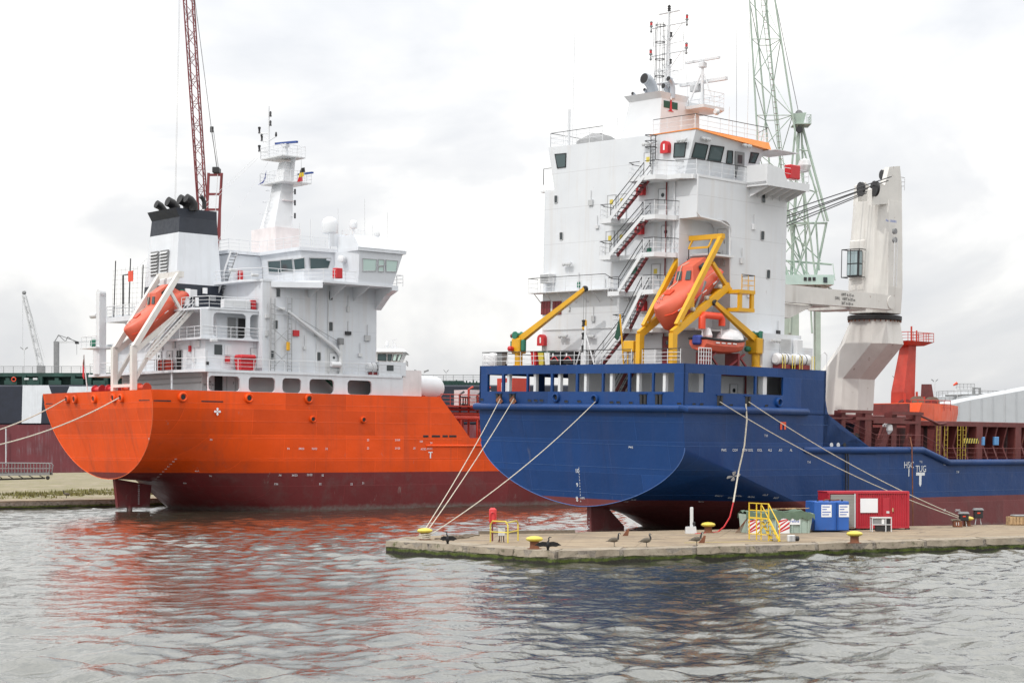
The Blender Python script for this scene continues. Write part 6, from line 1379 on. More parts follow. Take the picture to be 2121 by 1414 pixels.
# ---- cargo deck forward: tank, manifold pipes, catwalk
HO = paint('deckorange', (.42, .036, .018), .5, var=.15, streak=.3)
part(tk, 'deck', MB().box((39.7, -10.8, 7.4), (124, 10.8, 7.66)), HO)
p0_, p1_ = oa(852, 805, y=-6.0), oa(912, 805, y=-6.0)
tnk = part(tk, 'deck_tank', MB().lathe([(.2, 0), (.9, .12), (1.25, .5), (1.35, 1.0), (1.35, p1_.x - p0_.x - 1.0), (1.25, p1_.x - p0_.x - .5), (.9, p1_.x - p0_.x - .12), (.2, p1_.x - p0_.x)], (p0_.x, -6.0, p0_.z + .15), X, 24), M['white'], True)
for xx in (p0_.x + 1, p1_.x - 1): part(tnk, 'saddle', MB().box((xx - .2, -7, 7.6), (xx + .2, -5, p0_.z - .6)), HO)
for k, z_ in enumerate((9.9, 10.35, 10.9)): part(tk, 'deck_pipe', MB().pipe([(37.5, -9.2 + k * .9, z_), (70, -9.2 + k * .9, z_)], .24 - .03 * k, 8), HO, True)
for k in range(8): xx = 40 + k * 2.4; part(tk, 'pipe_support', MB().box((xx, -9.6, 7.6), (xx + .16, -9.4, 9.7)), HO); part(tk, 'pipe_support', MB().box((xx, -7.0, 7.6), (xx + .16, -6.8, 9.7)), HO); part(tk, 'support_beam', MB().box((xx, -9.4, 9.5), (xx + .16, -7.0, 9.66)), HO)
part(tk, 'catwalk', MB().box((37.2, -9.4, 11.15), (60, -6.0, 11.28)), HO)
railing(tk, [(37.4, -9.3, 11.28), (60, -9.3, 11.28)], 1.2, HO, sp=1.3, r=.04)
part(tk, 'instrument_cabin', MB().box((48.4, -8.8, 11.3), (51, -6.0, 14.6)), HO)
part(tk, 'cabin_door', MB().box((48.36, -8.0, 11.6), (48.39, -6.8, 14.1)), M['lightgrey'])
for k in range(9): part(tk, 'valve', MB().lathe([(.1, 0), (.25, .1), (.25, .16), (.08, .3), (.08, .9), (.35, .95), (.35, 1.05)], (41.5 + k * .75, -8.2 + (k % 3) * .5, 11.28), Z, 10), M['deckred' if k % 2 else 'dark'], True)
for k in range(5): part(tk, 'vent_pipe', MB().pipe([(42 + k * 1.3, -7, 7.6), (42 + k * 1.3, -7, 12.6 + (k % 2) * .6), (42.6 + k * 1.3, -7, 12.9 + (k % 2) * .6)], .14, 8), HO if k % 2 else M['dark'], True)
part(tk, 'pump_house', MB().box((44, -6.0, 11.3), (47.5, -3.5, 13.2)), M['lightgrey'])
part(tk, 'deck_winch', MB().lathe([(.7, -.8), (.7, -.7), (.35, -.65), (.35, .65), (.7, .7), (.7, .8)], (43.5, -10.2, 8.3), Y, 16), HO, True)
part(tk, 'forecastle_bulkhead', MB().box((122.4, -9.3, 7.66), (122.8, 9.3, 13.0)), M['deckred'])
# foremast and forecastle gear far forward
zf = 12.4
fmx = 128.0
def fpx(px, py): return oa(px, py, y=0.)
a0, a1 = fpx(1846, 825), fpx(1904, 825); b0, b1 = fpx(1866, 715), fpx(1896, 715)
fc_ = (a0.x + a1.x) / 2 - .6; ft2 = (b0.x + b1.x) / 2
fm = part(tk, 'foremast', fixn(MB().loft([[V((fc_ - 1.5, 1.3, 8)), V((fc_ - 1.5, -1.3, 8)), V((fc_ + 1.5, -1.3, 8)), V((fc_ + 1.5, 1.3, 8))], [V((fc_ - 1.3, 1.2, a0.z + 1)), V((fc_ - 1.3, -1.2, a0.z + 1)), V((fc_ + 1.3, -1.2, a0.z + 1)), V((fc_ + 1.3, 1.2, a0.z + 1))], [V((ft2 - .9, .8, b0.z)), V((ft2 - .9, -.8, b0.z)), V((ft2 + .9, -.8, b0.z)), V((ft2 + .9, .8, b0.z))]])), HO)
part(fm, 'platform', fixn(MB().hull8([V((b0.x, 1.2, b0.z)), V((b0.x, -1.2, b0.z)), V((b1.x + .5, -1.2, b0.z)), V((b1.x + .5, 1.2, b0.z))], [V((b0.x - 1.2, 2.2, b0.z + .6)), V((b0.x - 1.2, -2.2, b0.z + .6)), V((b1.x + 1.8, -2.2, b0.z + .6)), V((b1.x + 1.8, 2.2, b0.z + .6))])), HO)
railing(tk, [(b0.x - 1.1, 2, b0.z + .6), (b0.x - 1.1, -2.1, b0.z + .6), (b1.x + 1.7, -2.1, b0.z + .6), (b1.x + 1.7, 2, b0.z + .6)], 1.3, HO, sp=1.2, r=.05)
rod(fm, 'topmast', (b1.x - 1, 0, b0.z + .6), (b1.x - 1, 0, fpx(1893, 676).z), .14, HO, 8); rod(fm, 'light_post', (b1.x + .3, 0, b0.z + .6), (b1.x + .3, 0, b0.z + 2.4), .12, HO, 8)
part(tk, 'windlass_house', MB().box((a0.x - 6, -4, 8), (a1.x, 3, 11.0)), HO)
for k in range(6):
    p = fpx(1826 + k * 14, 848); wl_ = part(tk, 'windlass', MB().lathe([(.95, -.7), (.95, -.6), (.5, -.5), (.62, 0), (.5, .5), (.95, .6), (.95, .7)], (p.x, -4.0 + (k % 2), 12.4 + (k % 3) * .5), Y + X * .6, 18), (HO, M['deckred'], M['ropedark'])[k % 3], True); part(wl_, 'stand', MB().box((p.x - .4, -4.4 + (k % 2), 8), (p.x + .4, -3.6 + (k % 2), 12.2 + (k % 3) * .5)), HO)
q = [fpx(*k) for k in ((1886, 838), (1914, 838), (1907, 796), (1888, 796))]; part(tk, 'breakwater', fixn(MB().prism([k - Y * 2 for k in q], (0, .2, 0))), M['deckred'])
for x_, y_ in ((1835, 815), (1860, 812), (1875, 822)): p = fpx(x_, y_); rod(tk, 'vent_post', (p.x, -3.4, 9), (p.x, -3.4, p.z), .18, HO, 8)
railing(tk, [(fpx(1818, 850).x, -6, 12.2), (fpx(1900, 850).x, -6, 12.2)], 1.5, HO, sp=1.6, r=.05)
# ------------------------------------------------------------------ things carried by the tanker
od = thing('lifeboat_davit', 'white launching frame with gantry holding the lifeboat on the orange tanker', 'davit', OR, (1.5, -3.35, 12.1))
GW = M['whiteold']
for yy in (-1.4, -5.3):
    part(od, 'leg', MB().box((1.2, yy - .25, 12.1), (1.75, yy + .25, 16.6)), GW)
    part(od, 'frame_post', MB().beam((1.5, yy, 16.4), (6.7, yy, 24.2), .5, .5, X), GW)
    part(od, 'launch_rail', MB().beam((1.6, yy, 16.1), (7.1, yy, 20.4), .35, .5), GW)
    part(od, 'prop', MB().beam((5.6, yy, 22.2), (7.2, yy, 19.8), .3, .3, X), GW)
    part(od, 'prop', MB().beam((1.5, yy, 13.0), (4.8, yy, 18.4), .34, .34, X), GW)
part(od, 'gantry', MB().box((6.4, -5.6, 23.7), (7.0, -1.1, 24.3)), GW)
for yy in (-2.6, -4.0): part(od, 'winch_block', MB().bev((6.1, yy - .4, 22.4), (6.6, yy + .4, 23.7), .1), M['lightgrey'])
part(od, 'sill', MB().box((1.2, -5.05, 12.5), (1.7, -1.65, 12.8)), GW)
stair(od, (2.2, -6.3, 15.2), (7.3, -6.3, 20.4), .8, -Y, GW, M['lightgrey'], 14, M['white'])
obt = oa(258, 702, y=-3.35)
obt = oa(256, 684, y=-3.35); boat(OR, (obt.x + .6, -3.35, obt.z - .75), -math.atan2(4.1, 5.4), 0, 8.0, 'orange lifeboat bow-down behind white frame beside the dark-topped funnel', M['boatorange'])
cr = thing('deck_crane', 'slim white deck crane with lowered jib against the tanker accommodation', 'crane', OR, (24.5, -10.6, 14.25))
bx_ = oa(706, 750, y=-10.9).x
part(cr, 'post', MB().tube((bx_, -10.85, 14.25), (bx_, -10.85, 17.6), .22, 10), M['lightgrey'])
jt = oa(597, 645, y=-10.9)
part(cr, 'jib', MB().pipe([(bx_, -10.85, 16.2), (bx_ - .8, -10.9, 17.0), jt], [.22, .2, .14], 8), M['white'], True)
rod(cr, 'hoist_wire', (bx_, -10.85, 17.5), jt, .025, M['grey'], 4); part(cr, 'winch', MB().lathe([(.25, -.7), (.3, -.5), (.3, .4), (.2, .5)], (bx_ - .6, -11.0, 15.2), X, 12), M['white'], True)
part(cr, 'head_box', MB().bev((bx_ - .3, -11.1, 17.3), (bx_ + .3, -10.6, 18.0), .06), M['grey'])
rod(cr, 'hook_wire', jt, jt - Z * 3.2, .025, M['dark'], 4); part(cr, 'hook_block', MB().bev(tuple(jt - Z * 4.0 - V((.2, .1, 0))), tuple(jt - Z * 3.1 + V((.2, .1, 0))), .06), M['yellow'])
q = oa(511, 765, y=-10.6); sk = thing('waste_skip', 'red lidded waste skip on the side deck of the tanker', 'skip', OR, (q.x, -10.3, 14.25))
part(sk, 'body', fixn(MB().hull8([V((q.x - .75, -10.8, 14.3)), V((q.x + .75, -10.8, 14.3)), V((q.x + .75, -9.8, 14.3)), V((q.x - .75, -9.8, 14.3))], [V((q.x - .9, -10.95, 15.4)), V((q.x + .9, -10.95, 15.4)), V((q.x + .9, -9.7, 15.4)), V((q.x - .9, -9.7, 15.4))])), M['red'])
part(sk, 'lid', MB().bev((q.x - .95, -11.0, 15.4), (q.x + .95, -9.65, 15.85), .15), M['red'])
q = oa(341, 757, x=6.3); ck = thing('gear_cage', 'orange nets in a cage on the tanker boat deck near the white doors', 'cage', OR, (6.3, q.y, 14.25))
part(ck, 'cage', MB().bev((5.9, q.y - .8, 14.3), (6.9, q.y + .8, 15.4), .1), HO)
for s_ in (-.8, -.3, .3, .8): rod(ck, 'bar', (5.85, q.y + s_, 14.25), (5.85, q.y + s_, 15.5), .04, M['dark'])
rx = oa(776, 762, y=-10.7).x; raft((rx, -10.3, 14.25), 'white liferaft canister at the end of the tanker boat deck', 'white', OR, L_=2.0, r_=.55, yel=False)
# Belgian ensign at the mast and a flag at the stern
fl = thing('courtesy_flag', 'black yellow and red flag hanging from the tanker signal mast', 'flag', OR, (22.0, -2.4, 36.2))
f0 = oa(624, 348, y=-3.4); rod(fl, 'halyard', f0 + Z * 1.2, f0 - Z * 2.0, .02, M['grey'], 4)
for k, m_ in enumerate(('flagblack', 'flagyellow', 'flagred')):
    part(fl, 'stripe', fixn(MB().prism([f0 + Z * (-.5 * k) - X * .25 * k * .6, f0 + Z * (-.5 * k - .55) - X * (.25 * k * .6 + .2), f0 + Z * (-.5 * k - .4) - X * (.25 * k * .6 - .5), f0 + Z * (-.5 * k + .1) - X * (.25 * k * .6 - .45)], (0, .03, 0))), M[m_])
f1 = oa(547, 366, y=1.0); fl2 = thing('signal_flag', 'drooping dark blue and white flag on the tanker mast halyard', 'flag', OR, tuple(f1))
part(fl2, 'cloth', fixn(MB().prism([f1 + Z * .7 + X * .3, f1 - Z * .5 - X * .1, f1 - Z * 1.0 - X * .8, f1 - Z * .7 - X * .1, f1 - Z * .2 + X * .2], (0, .03, 0))), M['bluecover']); rod(fl2, 'halyard', f1 + Z * 1.6 + X * .5, f1 - Z * 12 - X * 9, .015, M['lightgrey'], 4)
s0 = oa(181, 808, x=.6); fg = thing('ensign_staff', 'white staff with furled red and green flag at the tanker stern rail', 'flag', OR, tuple(s0))
rod(fg, 'staff', s0, oa(173, 735, x=.3), .06, M['white'], 8); q = oa(174, 765, x=.3); part(fg, 'flag', fixn(MB().prism([q + Z * 1.5, q - Z * 1.0, q - Z * .7 + Y * .35, q + Z * .6 + Y * .3], (.04, 0, 0))), M['flagred']); part(fg, 'flag_green', fixn(MB().prism([q + Z * 1.5 - X * .02, q + Z * .2 - X * .02, q + Z * .6 + Y * .16 - X * .02], (.05, 0, 0))), M['darkgreen'])
# ------------------------------------------------------------------ background: far ship, cranes, tank, shed, lamp posts
wa = W0.at
def lattice(par, B4, T4, n, rc, rb, mat, names=('chord', 'brace'), bmat=None):
    """four-legged lattice between two rings of corners: each chord and each brace its own piece"""
    B4, T4 = [V(p) for p in B4], [V(p) for p in T4]; k4 = len(B4)
    for b_, t_ in zip(B4, T4): rod(par, names[0], b_, t_, rc, mat, 6)
    for i in range(n):
        lo = [b_.lerp(t_, i / n) for b_, t_ in zip(B4, T4)]; hi = [b_.lerp(t_, (i + 1) / n) for b_, t_ in zip(B4, T4)]
        for j in range(k4):
            j2 = (j + 1) % k4
            rod(par, names[1], lo[j] if (i + j) % 2 else lo[j2], hi[j2] if (i + j) % 2 else hi[j], rb, bmat or mat, 4)
            if i % 2 == 0: rod(par, names[1], lo[j], lo[j2], rb, bmat or mat, 4)
def sq(c, a, b_): c = V(c); return [c + V((-a, -b_, 0)), c + V((a, -b_, 0)), c + V((a, b_, 0)), c + V((-a, b_, 0))]
# dark bulk carrier across the dock
YF = 600.
def fz(py): return wa(0, py, y=YF).z
def fx(px): return wa(px, 900, y=YF).x
fs2 = thing('bulk_carrier', 'large dark-hulled ship with green deck gear far behind the tanker', 'ship', W0, (fx(400), YF + 15, 0))
hx0, hx1 = fx(-330), fx(1240)
hl = part(fs2, 'hull', MB().bev((hx0, YF, fz(879)), (hx1, YF + 32, fz(797)), .5), M['farhull'])
part(hl, 'underwater_hull', MB().box((hx0 + 1, YF + .3, -3), (hx1 - 1, YF + 31, fz(879))), M['farred'])
for poly in ([(47, 797.5), (101, 797.5), (107, 815), (88, 818), (85, 876), (45, 876)], [(144, 800), (200, 800), (200, 876), (150, 876), (138, 815)]): part(hl, 'lettering', fixn(MB().prism([V((fx(x_), YF - .05, fz(y_))) for x_, y_ in poly], (0, -.05, 0))), M['paleblue'])
dkz = fz(797)
part(fs2, 'deck_gear', MB().box((fx(-300), YF + 6, dkz), (fx(260), YF + 26, fz(779))), M['fargreen'])
part(fs2, 'deck_gear', MB().box((fx(-310), YF + 3, fz(779)), (fx(255), YF + 28, fz(771))), M['fargreen'])
for k in range(9): x_ = -60 + k * 34; part(fs2, 'deck_frame', MB().box((fx(x_), YF + 2, dkz), (fx(x_ + 8), YF + 6, fz(776 + (k % 3) * 3))), M['fargreen'])
for k in range(6): x_ = -40 + k * 46; part(fs2, 'hatch_end', MB().box((fx(x_), YF + 1.6, dkz + .2), (fx(x_ + 26), YF + 2.0, fz(783 + (k % 2) * 4))), M['fargreen'])
for x0, x1, yt in ((830, 905, 792), (905, 960, 787), (958, 1010, 791)): part(fs2, 'deck_gear', MB().box((fx(x0), YF + 4, dkz - 6), (fx(x1), YF + 24, fz(yt))), M['fargreen'])
for a, b_, yy in ((-100, 262, 771), (835, 1000, 789)):
    railing(fs2, [(fx(a), YF + 4, fz(yy)), (fx(b_), YF + 4, fz(yy))], 2.2, M['grey'], sp=3.2, r=.09)
for k in range(22): x_ = 840 + k * 7; rod(fs2, 'stanchion', (fx(x_), YF + 3, dkz), (fx(x_), YF + 3, fz(786 + (k * 7) % 5)), .25, M['fargreen'], 5)
part(fs2, 'lifebuoy', MB().pipe([V((fx(26), YF + 1.4, fz(785))) + V((math.cos(a) * .7, 0, math.sin(a) * .7)) for a in [2 * math.pi * j / 12 for j in range(12)]], .18, 6, True), M['hotorange'], True)
for x_ in (48, 66): part(fs2, 'notice', MB().box((fx(x_), YF + 1.3, fz(786)), (fx(x_ + 9), YF + 1.5, fz(782))), M['lightgrey'])
rod(fs2, 'gangway_post', (fx(14), YF - 1, fz(965)), (fx(14), YF - 1, fz(887)), .2, M['lightgrey'], 6)
# white wheelhouse of a vessel lying beyond the tanker
YW = 300.
wv = thing('ship_wheelhouse', 'white wheelhouse of a vessel showing past the end of the tanker accommodation', 'ship', W0, (wa(805, 900, y=YW).x, YW + 4, 0))
def wp_(px, py, d=0): return wa(px, py, y=YW) + V((0, d, 0))
part(wv, 'hull', fixn(MB().hull8([wp_(700, 1009), wp_(830, 1009), wp_(830, 1009, 14), wp_(700, 1009, 14)], [wp_(690, 890), wp_(836, 890), wp_(836, 890, 14), wp_(690, 890, 14)])), M['farhull'])
part(wv, 'tower', fixn(MB().hull8([wp_(760, 890), wp_(822, 890), wp_(822, 890, 9), wp_(760, 890, 9)], [wp_(760, 756), wp_(824, 756), wp_(824, 756, 9), wp_(760, 756, 9)])), M['white'])
wr = part(wv, 'wheelhouse', fixn(MB().hull8([wp_(765, 756), wp_(825, 754), wp_(825, 754, 8), wp_(765, 756, 8)], [wp_(765, 728), wp_(836, 728), wp_(836, 728, 8), wp_(765, 728, 8)])), M['white'])
part(wr, 'roof', fixn(MB().hull8([wp_(765, 729, -.6), wp_(842, 729, -.6), wp_(842, 729, 9), wp_(765, 729, 9)], [wp_(765, 723, -.4), wp_(836, 722, -.4), wp_(836, 722, 9), wp_(765, 723, 9)])), M['white'])
for q in (((782, 746), (800, 747), (800, 733), (783, 733)), ((803, 747), (810, 747), (812, 733), (803, 733)), ((813, 747), (820, 747), (823, 734), (815, 734)), ((822, 747), (827, 748), (833, 734), (826, 734))):
    pts = [wp_(*k) - Y * .05 for k in q]; g = part(wr, 'window', fixn(MB().prism(pts, (0, -.04, 0))), M['tintglass' if q[0][0] < 810 else 'clearblue']); part(g, 'frame', MB().pipe([k - Y * .05 for k in pts], .06, 5, True), M['dark'], True)
railing(wv, [wp_(825, 756, -.5), wp_(841, 756, -.5), wp_(841, 756, 6)], .8, M['lightgrey'], sp=.8, r=.03)
railing(wv, [wp_(783, 722, 1), wp_(832, 722, 1)], .6, M['lightgrey'], sp=1.0, r=.03)
part(wv, 'satellite_dome', MB().lathe([(.2, -.5), (.3, -.4), (.3, 0), (.15, .3), (.02, .35)], wp_(800, 709, 2), Z, 12), M['white'], True); rod(wv, 'dome_post', wp_(800, 723, 2), wp_(800, 712, 2), .1, M['white']); rod(wv, 'radar_post', wp_(812, 723, 2), wp_(812, 704, 2), .08, M['white']); part(wv, 'scanner', MB().beam(wp_(803, 705, 2), wp_(821, 700, 2), .15, .12), M['white']); rod(wv, 'radar_post', wp_(817, 722, 2), wp_(817, 709, 2), .12, M['white'])
# red lattice crane behind the tanker funnel
YC = 330.
def cpx(px, py, d=0): return wa(px, py, y=YC) + V((0, d, 0))
rcn = thing('lattice_crane', 'tall red lattice-boom crane rising behind the tanker funnel', 'crane', W0, (cpx(430, 900).x, YC, 0))
b0_, t0_ = [cpx(412, 440, -1.2), cpx(428, 440, -1.2), cpx(428, 440, 1.2), cpx(410, 440, 1.2)], [cpx(378, -60, -1.2), cpx(396, -60, -1.2), cpx(396, -60, 1.2), cpx(380, -60, 1.2)]
lattice(rcn, b0_, t0_, 22, .14, .055, M['craneled'])
lattice(rcn, [cpx(424, 700, -1.2), cpx(440, 700, -1.2), cpx(440, 700, 1.2), cpx(424, 700, 1.2)], b0_, 8, .2, .08, M['craneled'])
fa_ = [cpx(428, 560, -2), cpx(452, 560, -2)]; ft_ = [cpx(436, 362, -2), cpx(463, 362, -2)]
for p_, q_ in zip(fa_, ft_): part(rcn, 'gantry_post', MB().beam(p_, q_, .45, .45), M['craneled'])
for t_ in (0, .32, .62, .78, .98): part(rcn, 'gantry_beam', MB().beam(fa_[0].lerp(ft_[0], t_), fa_[1].lerp(ft_[1], t_), .4, .4), M['craneled'])
part(rcn, 'gantry_post', MB().beam(cpx(460, 500, -2.4), cpx(462, 365, -2.4), .25, .25), M['craneled'])
part(rcn, 'gantry_leg', MB().beam(cpx(440, 900), cpx(440, 560), 2.2, 2.2), M['craneled'])
part(rcn, 'sheave_block', MB().bev(tuple(cpx(444, 362, -2.5)), tuple(cpx(458, 350, 0)), .1), M['dark'])
for p_, q_, r_ in ((cpx(396, -60), cpx(438, 268), .06), (cpx(438, 268), cpx(450, 352), .09), (cpx(442, 268), cpx(453, 352), .05)): rod(rcn, 'pendant_line', p_, q_, r_, M['grey'], 4)
part(rcn, 'pulley', MB().bev(tuple(cpx(435, 274)), tuple(cpx(442, 262, .4)), .05), M['dark'])
for dx in (0, 2): rod(rcn, 'hoist_wire', cpx(372 + dx, -60), cpx(362 + dx, 418), .035, M['lightgrey'], 4)
ldr = part(rcn, 'ladder', MB().beam(cpx(447, 500, -2.2), cpx(455, 365, -2.2), .1, .1), M['lightgrey'])
# pale green lattice crane behind the blue ship
YG = 250.
def gp(px, py, d=0): return wa(px, py, y=YG) + V((0, d, 0))
gc = thing('lattice_crane', 'pale green harbour crane with lattice jib rising behind the blue ship bridge', 'crane', W0, (gp(1650, 900).x, YG, 0))
MN = M['mint']
jb0 = [gp(1572, 400, -1.6), gp(1662, 400, -1.6), gp(1628, 400, 2.2), gp(1604, 400, 2.2)]; jt0 = [gp(1545, -70, -1.6), gp(1590, -70, -1.6), gp(1586, -70, 2.2), gp(1562, -70, 2.2)]
lattice(gc, jb0, jt0, 6, .13, .065, MN, bmat=MN)
lattice(gc, [gp(1640, 600, -1), gp(1690, 600, -1), gp(1680, 600, 2), gp(1640, 600, 2)], jb0, 3, .14, .07, MN)
lad = part(gc, 'jib_ladder', MB().tube(gp(1622, 400), gp(1568, -70), .06, 5), MN); rod(gc, 'jib_ladder_rail', gp(1630, 400), gp(1575, -70), .06, MN, 5)
for k in range(40): t_ = k / 40; rod(lad, 'rung', gp(1622, 400).lerp(gp(1568, -70), t_), gp(1630, 400).lerp(gp(1575, -70), t_), .035, M['deckred'], 4)
for p_, q_, r_ in (((1655, 262), (1640, 600), .3), ((1648, 262), (1628, 470), .2), ((1662, 262), (1712, 460), .24), ((1712, 460), (1690, 580), .22), ((1662, 300), (1705, 460), .16), ((1630, 462), (1712, 462), .2), ((1635, 600), (1700, 430), .16), ((1650, 600), (1632, 440), .16), ((1625, 540), (1725, 546), .2), ((1632, 560), (1720, 600), .14), ((1690, 460), (1697, 560), .18), ((1628, 380), (1690, 395), .14), ((1650, 310), (1672, 315), .12), ((1690, 395), (1640, 470), .12), ((1700, 540), (1640, 480), .12), ((1665, 330), (1690, 400), .12), ((1725, 546), (1727, 582), .08), ((1630, 500), (1690, 600), .14), ((1660, 262), (1672, 600), .2), ((1636, 690), (1640, 600), .3), ((1682, 690), (1680, 600), .2), ((1632, 480), (1670, 380), .12), ((1640, 440), (1668, 520), .12)):
    rod(gc, 'frame_member', gp(*p_, 0), gp(*q_, (p_[0] % 3) - 1), r_ * .78, MN, 6)
hd = part(gc, 'head', fixn(MB().hull8([gp(1646, 258, -1), gp(1662, 258, -1), gp(1662, 258, 1), gp(1646, 258, 1)], [gp(1641, 238, -1), gp(1668, 236, -1), gp(1668, 236, 1), gp(1641, 238, 1)])), MN)
part(hd, 'platform', MB().box(tuple(gp(1641, 261, -1.5)), tuple(gp(1677, 259, 1.5))), MN); railing(gc, [gp(1668, 259, -1.3), gp(1677, 259, -1.3), gp(1677, 259, 1.3)], 1.2, MN, sp=.6, r=.03)
part(hd, 'sheave', MB().lathe([(.5, -.2), (.55, 0), (.5, .2)], gp(1655, 236), Y, 16), M['grey']); part(hd, 'sheave', MB().lathe([(.45, -.2), (.5, 0), (.45, .2)], gp(1653, 272, -1.2), Y, 16), M['dark'])
part(gc, 'machinery_house', MB().box(tuple(gp(1600, 592, -2)), tuple(gp(1722, 572, 4))), paint('mintpale', (.42, .55, .5), .5)); part(gc, 'cab_window', MB().box(tuple(gp(1700, 588, -2.1)), tuple(gp(1708, 577, -2.02))), M['glass'])
for k in range(3): part(gc, 'cab_window', MB().box(tuple(gp(1660 + k * 9, 584, -2.1)), tuple(gp(1666 + k * 9, 577, -2.02))), M['dark'])
part(gc, 'portal', MB().box(tuple(gp(1625, 936, 0)), tuple(gp(1655, 592, 3))), MN); part(gc, 'portal_leg', MB().box(tuple(gp(1690, 936, 0)), tuple(gp(1700, 592, 2))), MN)
rod(gc, 'hoist_wire', gp(1527, -70), gp(1523, 700), .03, M['grey'], 4); rod(gc, 'pendant_line', gp(1602, -20), gp(1655, 238), .05, M['grey'], 4)
# two cranes and floodlight masts far off, beyond the dark ship
YD = 900.
def dp(px, py, d=0): return wa(px, py, y=YD) + V((0, d, 0))
c1 = thing('lattice_crane', 'small far grey crane with steep lattice jib above the dark ship deck', 'crane', W0, (dp(85, 900).x, YD, 0))
lattice(c1, [dp(80, 760, -1), dp(90, 760, -1), dp(90, 760, 1), dp(80, 760, 1)], [dp(47, 612, -1), dp(53, 612, -1), dp(53, 612, 1), dp(47, 612, 1)], 10, .35, .16, M['lightgrey'])
part(c1, 'tower', MB().box(tuple(dp(78, 945, -2)), tuple(dp(92, 757, 2))), M['grey']); part(c1, 'head', MB().lathe([(.6, -1), (1.1, 0), (.6, 1)], dp(50, 606), Y, 12), M['grey'])
rod(c1, 'hoist_wire', dp(47, 608), dp(47, 720), .1, M['lightgrey'], 4); rod(c1, 'pendant_line', dp(52, 606), dp(92, 740), .12, M['lightgrey'], 4)
c2 = thing('tower_crane', 'far dark slewing crane with flat jib above the dark ship deck', 'crane', W0, (dp(97, 900).x, YD + 20, 0))
part(c2, 'tower', MB().box(tuple(dp(92, 945, 18)), tuple(dp(101, 702, 21))), M['grey']); part(c2, 'jib', MB().beam(dp(90, 703, 20), dp(164, 703, 20), 1.0, .9, w2=.5, h2=.5), M['lightgrey'])
for p_, q_ in (((93, 702), (100, 688)), ((100, 688), (115, 702)), ((100, 688), (140, 702)), ((100, 690), (90, 704)), ((115, 702), (120, 692)), ((120, 692), (135, 702))): rod(c2, 'stay', dp(*p_, 20), dp(*q_, 20), .2, M['grey'], 4)
part(c2, 'trolley', MB().box(tuple(dp(136, 707, 19)), tuple(dp(143, 702, 21))), M['dark']); rod(c2, 'hoist_wire', dp(139, 706, 20), dp(139, 730, 20), .1, M['grey'], 4)
def lampmast(px, py0, py1, Yd, label, s_=1.0, arms=True):
    t_ = thing('floodlight_mast', label, 'lamp', W0, (wa(px, 900, y=Yd).x, Yd, 0), 'floodlight masts around the dock'); a = wa(px, py0, y=Yd); b_ = wa(px, py1, y=Yd); pxm = Yd / FOC
    part(t_, 'mast', MB().tube((a.x, Yd, 0), b_, 1.1 * pxm, 8, .8 * pxm), M['lightgrey'])
    for s2 in (-1, 1):
        q_ = b_ + V((s2 * 9 * pxm * s_, 0, 5 * pxm * s_)); rod(t_, 'arm', b_ - Z * 2 * pxm, q_, .7 * pxm, M['lightgrey'], 6)
        part(t_, 'lamp_head', MB().beam(q_ - V((s2 * 4 * pxm * s_, 0, 1 * pxm)), q_ + V((s2 * 6 * pxm * s_, 0, 2.5 * pxm)), 3 * pxm, 3 * pxm * s_), M['grey'])
lampmast(873, 940, 774, 330, 'double-headed floodlight mast showing above the white deck tank'); lampmast(924, 940, 770, 640, 'short floodlight mast above the green deck gear', .35)
lampmast(50, 940, 724, 860, 'floodlight mast next to the far grey crane', .5); lampmast(1936, 940, 790, 420, 'slim floodlight mast left of the storage tank', .45); lampmast(1853, 940, 782, 640, 'distant floodlight mast behind the red foremast', .3)
# storage tank, shed, windsock
YT = 420.
def tp_(px, py, d=0): return wa(px, py, y=YT) + V((0, d, 0))
rT = (tp_(2085, 900).x - tp_(1955, 900).x) / 2; cT = tp_(2020, 900).x; zT = tp_(0, 820).z
st_ = thing('storage_tank', 'pale round storage tank with railings and pipes on its roof behind the shed', 'tank', W0, (cT, YT + rT, 0))
sh_ = part(st_, 'shell', MB().lathe([(rT, 0), (rT, zT), (rT * .6, zT + .9), (.1, zT + 1.3)], (cT, YT + rT, 0), Z, 48), M['shed'], True)
for k in range(18): a = math.pi + math.pi * k / 17; part(sh_, 'rib', MB().beam((cT + (rT + .05) * math.cos(a), YT + rT + (rT + .05) * math.sin(a), 0), (cT + (rT + .05) * math.cos(a), YT + rT + (rT + .05) * math.sin(a), zT), .15, .1, X), M['trimgrey'])
railing(st_, [(cT + rT * math.cos(a), YT + rT + rT * math.sin(a), zT) for a in [math.pi + math.pi * k / 14 for k in range(15)]], 1.3, M['grey'], sp=1.5, r=.05)
part(st_, 'roof_gear', MB().box((cT - 3, YT + rT - 2, zT + .9), (cT + 1, YT + rT + 2, zT + 1.9)), M['lightgrey']); railing(st_, [(cT - 3.2, YT + rT - 2.2, zT + 1.9), (cT + 1.2, YT + rT - 2.2, zT + 1.9)], 1.2, M['grey'], sp=.9, r=.05)
part(st_, 'pipe_bend', MB().pipe([tp_(2021, 822, 2), tp_(2021, 803, 2), tp_(2034, 803, 2), tp_(2034, 822, 2)], .35, 8), M['grey'], True); part(st_, 'roof_pipe', MB().pipe([tp_(1960, 818, 1), tp_(2120, 816, 1)], .25, 6), M['grey'], True)
for x_ in (2086, 2098): part(st_, 'catwalk_frame', MB().pipe([tp_(x_, 822, 2), tp_(x_, 806, 2), tp_(x_ + 10, 806, 2), tp_(x_ + 10, 822, 2)], .08, 5), M['grey'], True)
YB = 330.
def sp2(px, py, d=0): return wa(px, py, y=YB) + V((0, d, 0))
sd_ = thing('shed', 'grey ribbed metal shed with sloping roof line behind the red hatch coaming', 'building', W0, (sp2(2060, 900).x, YB + 20, 0))
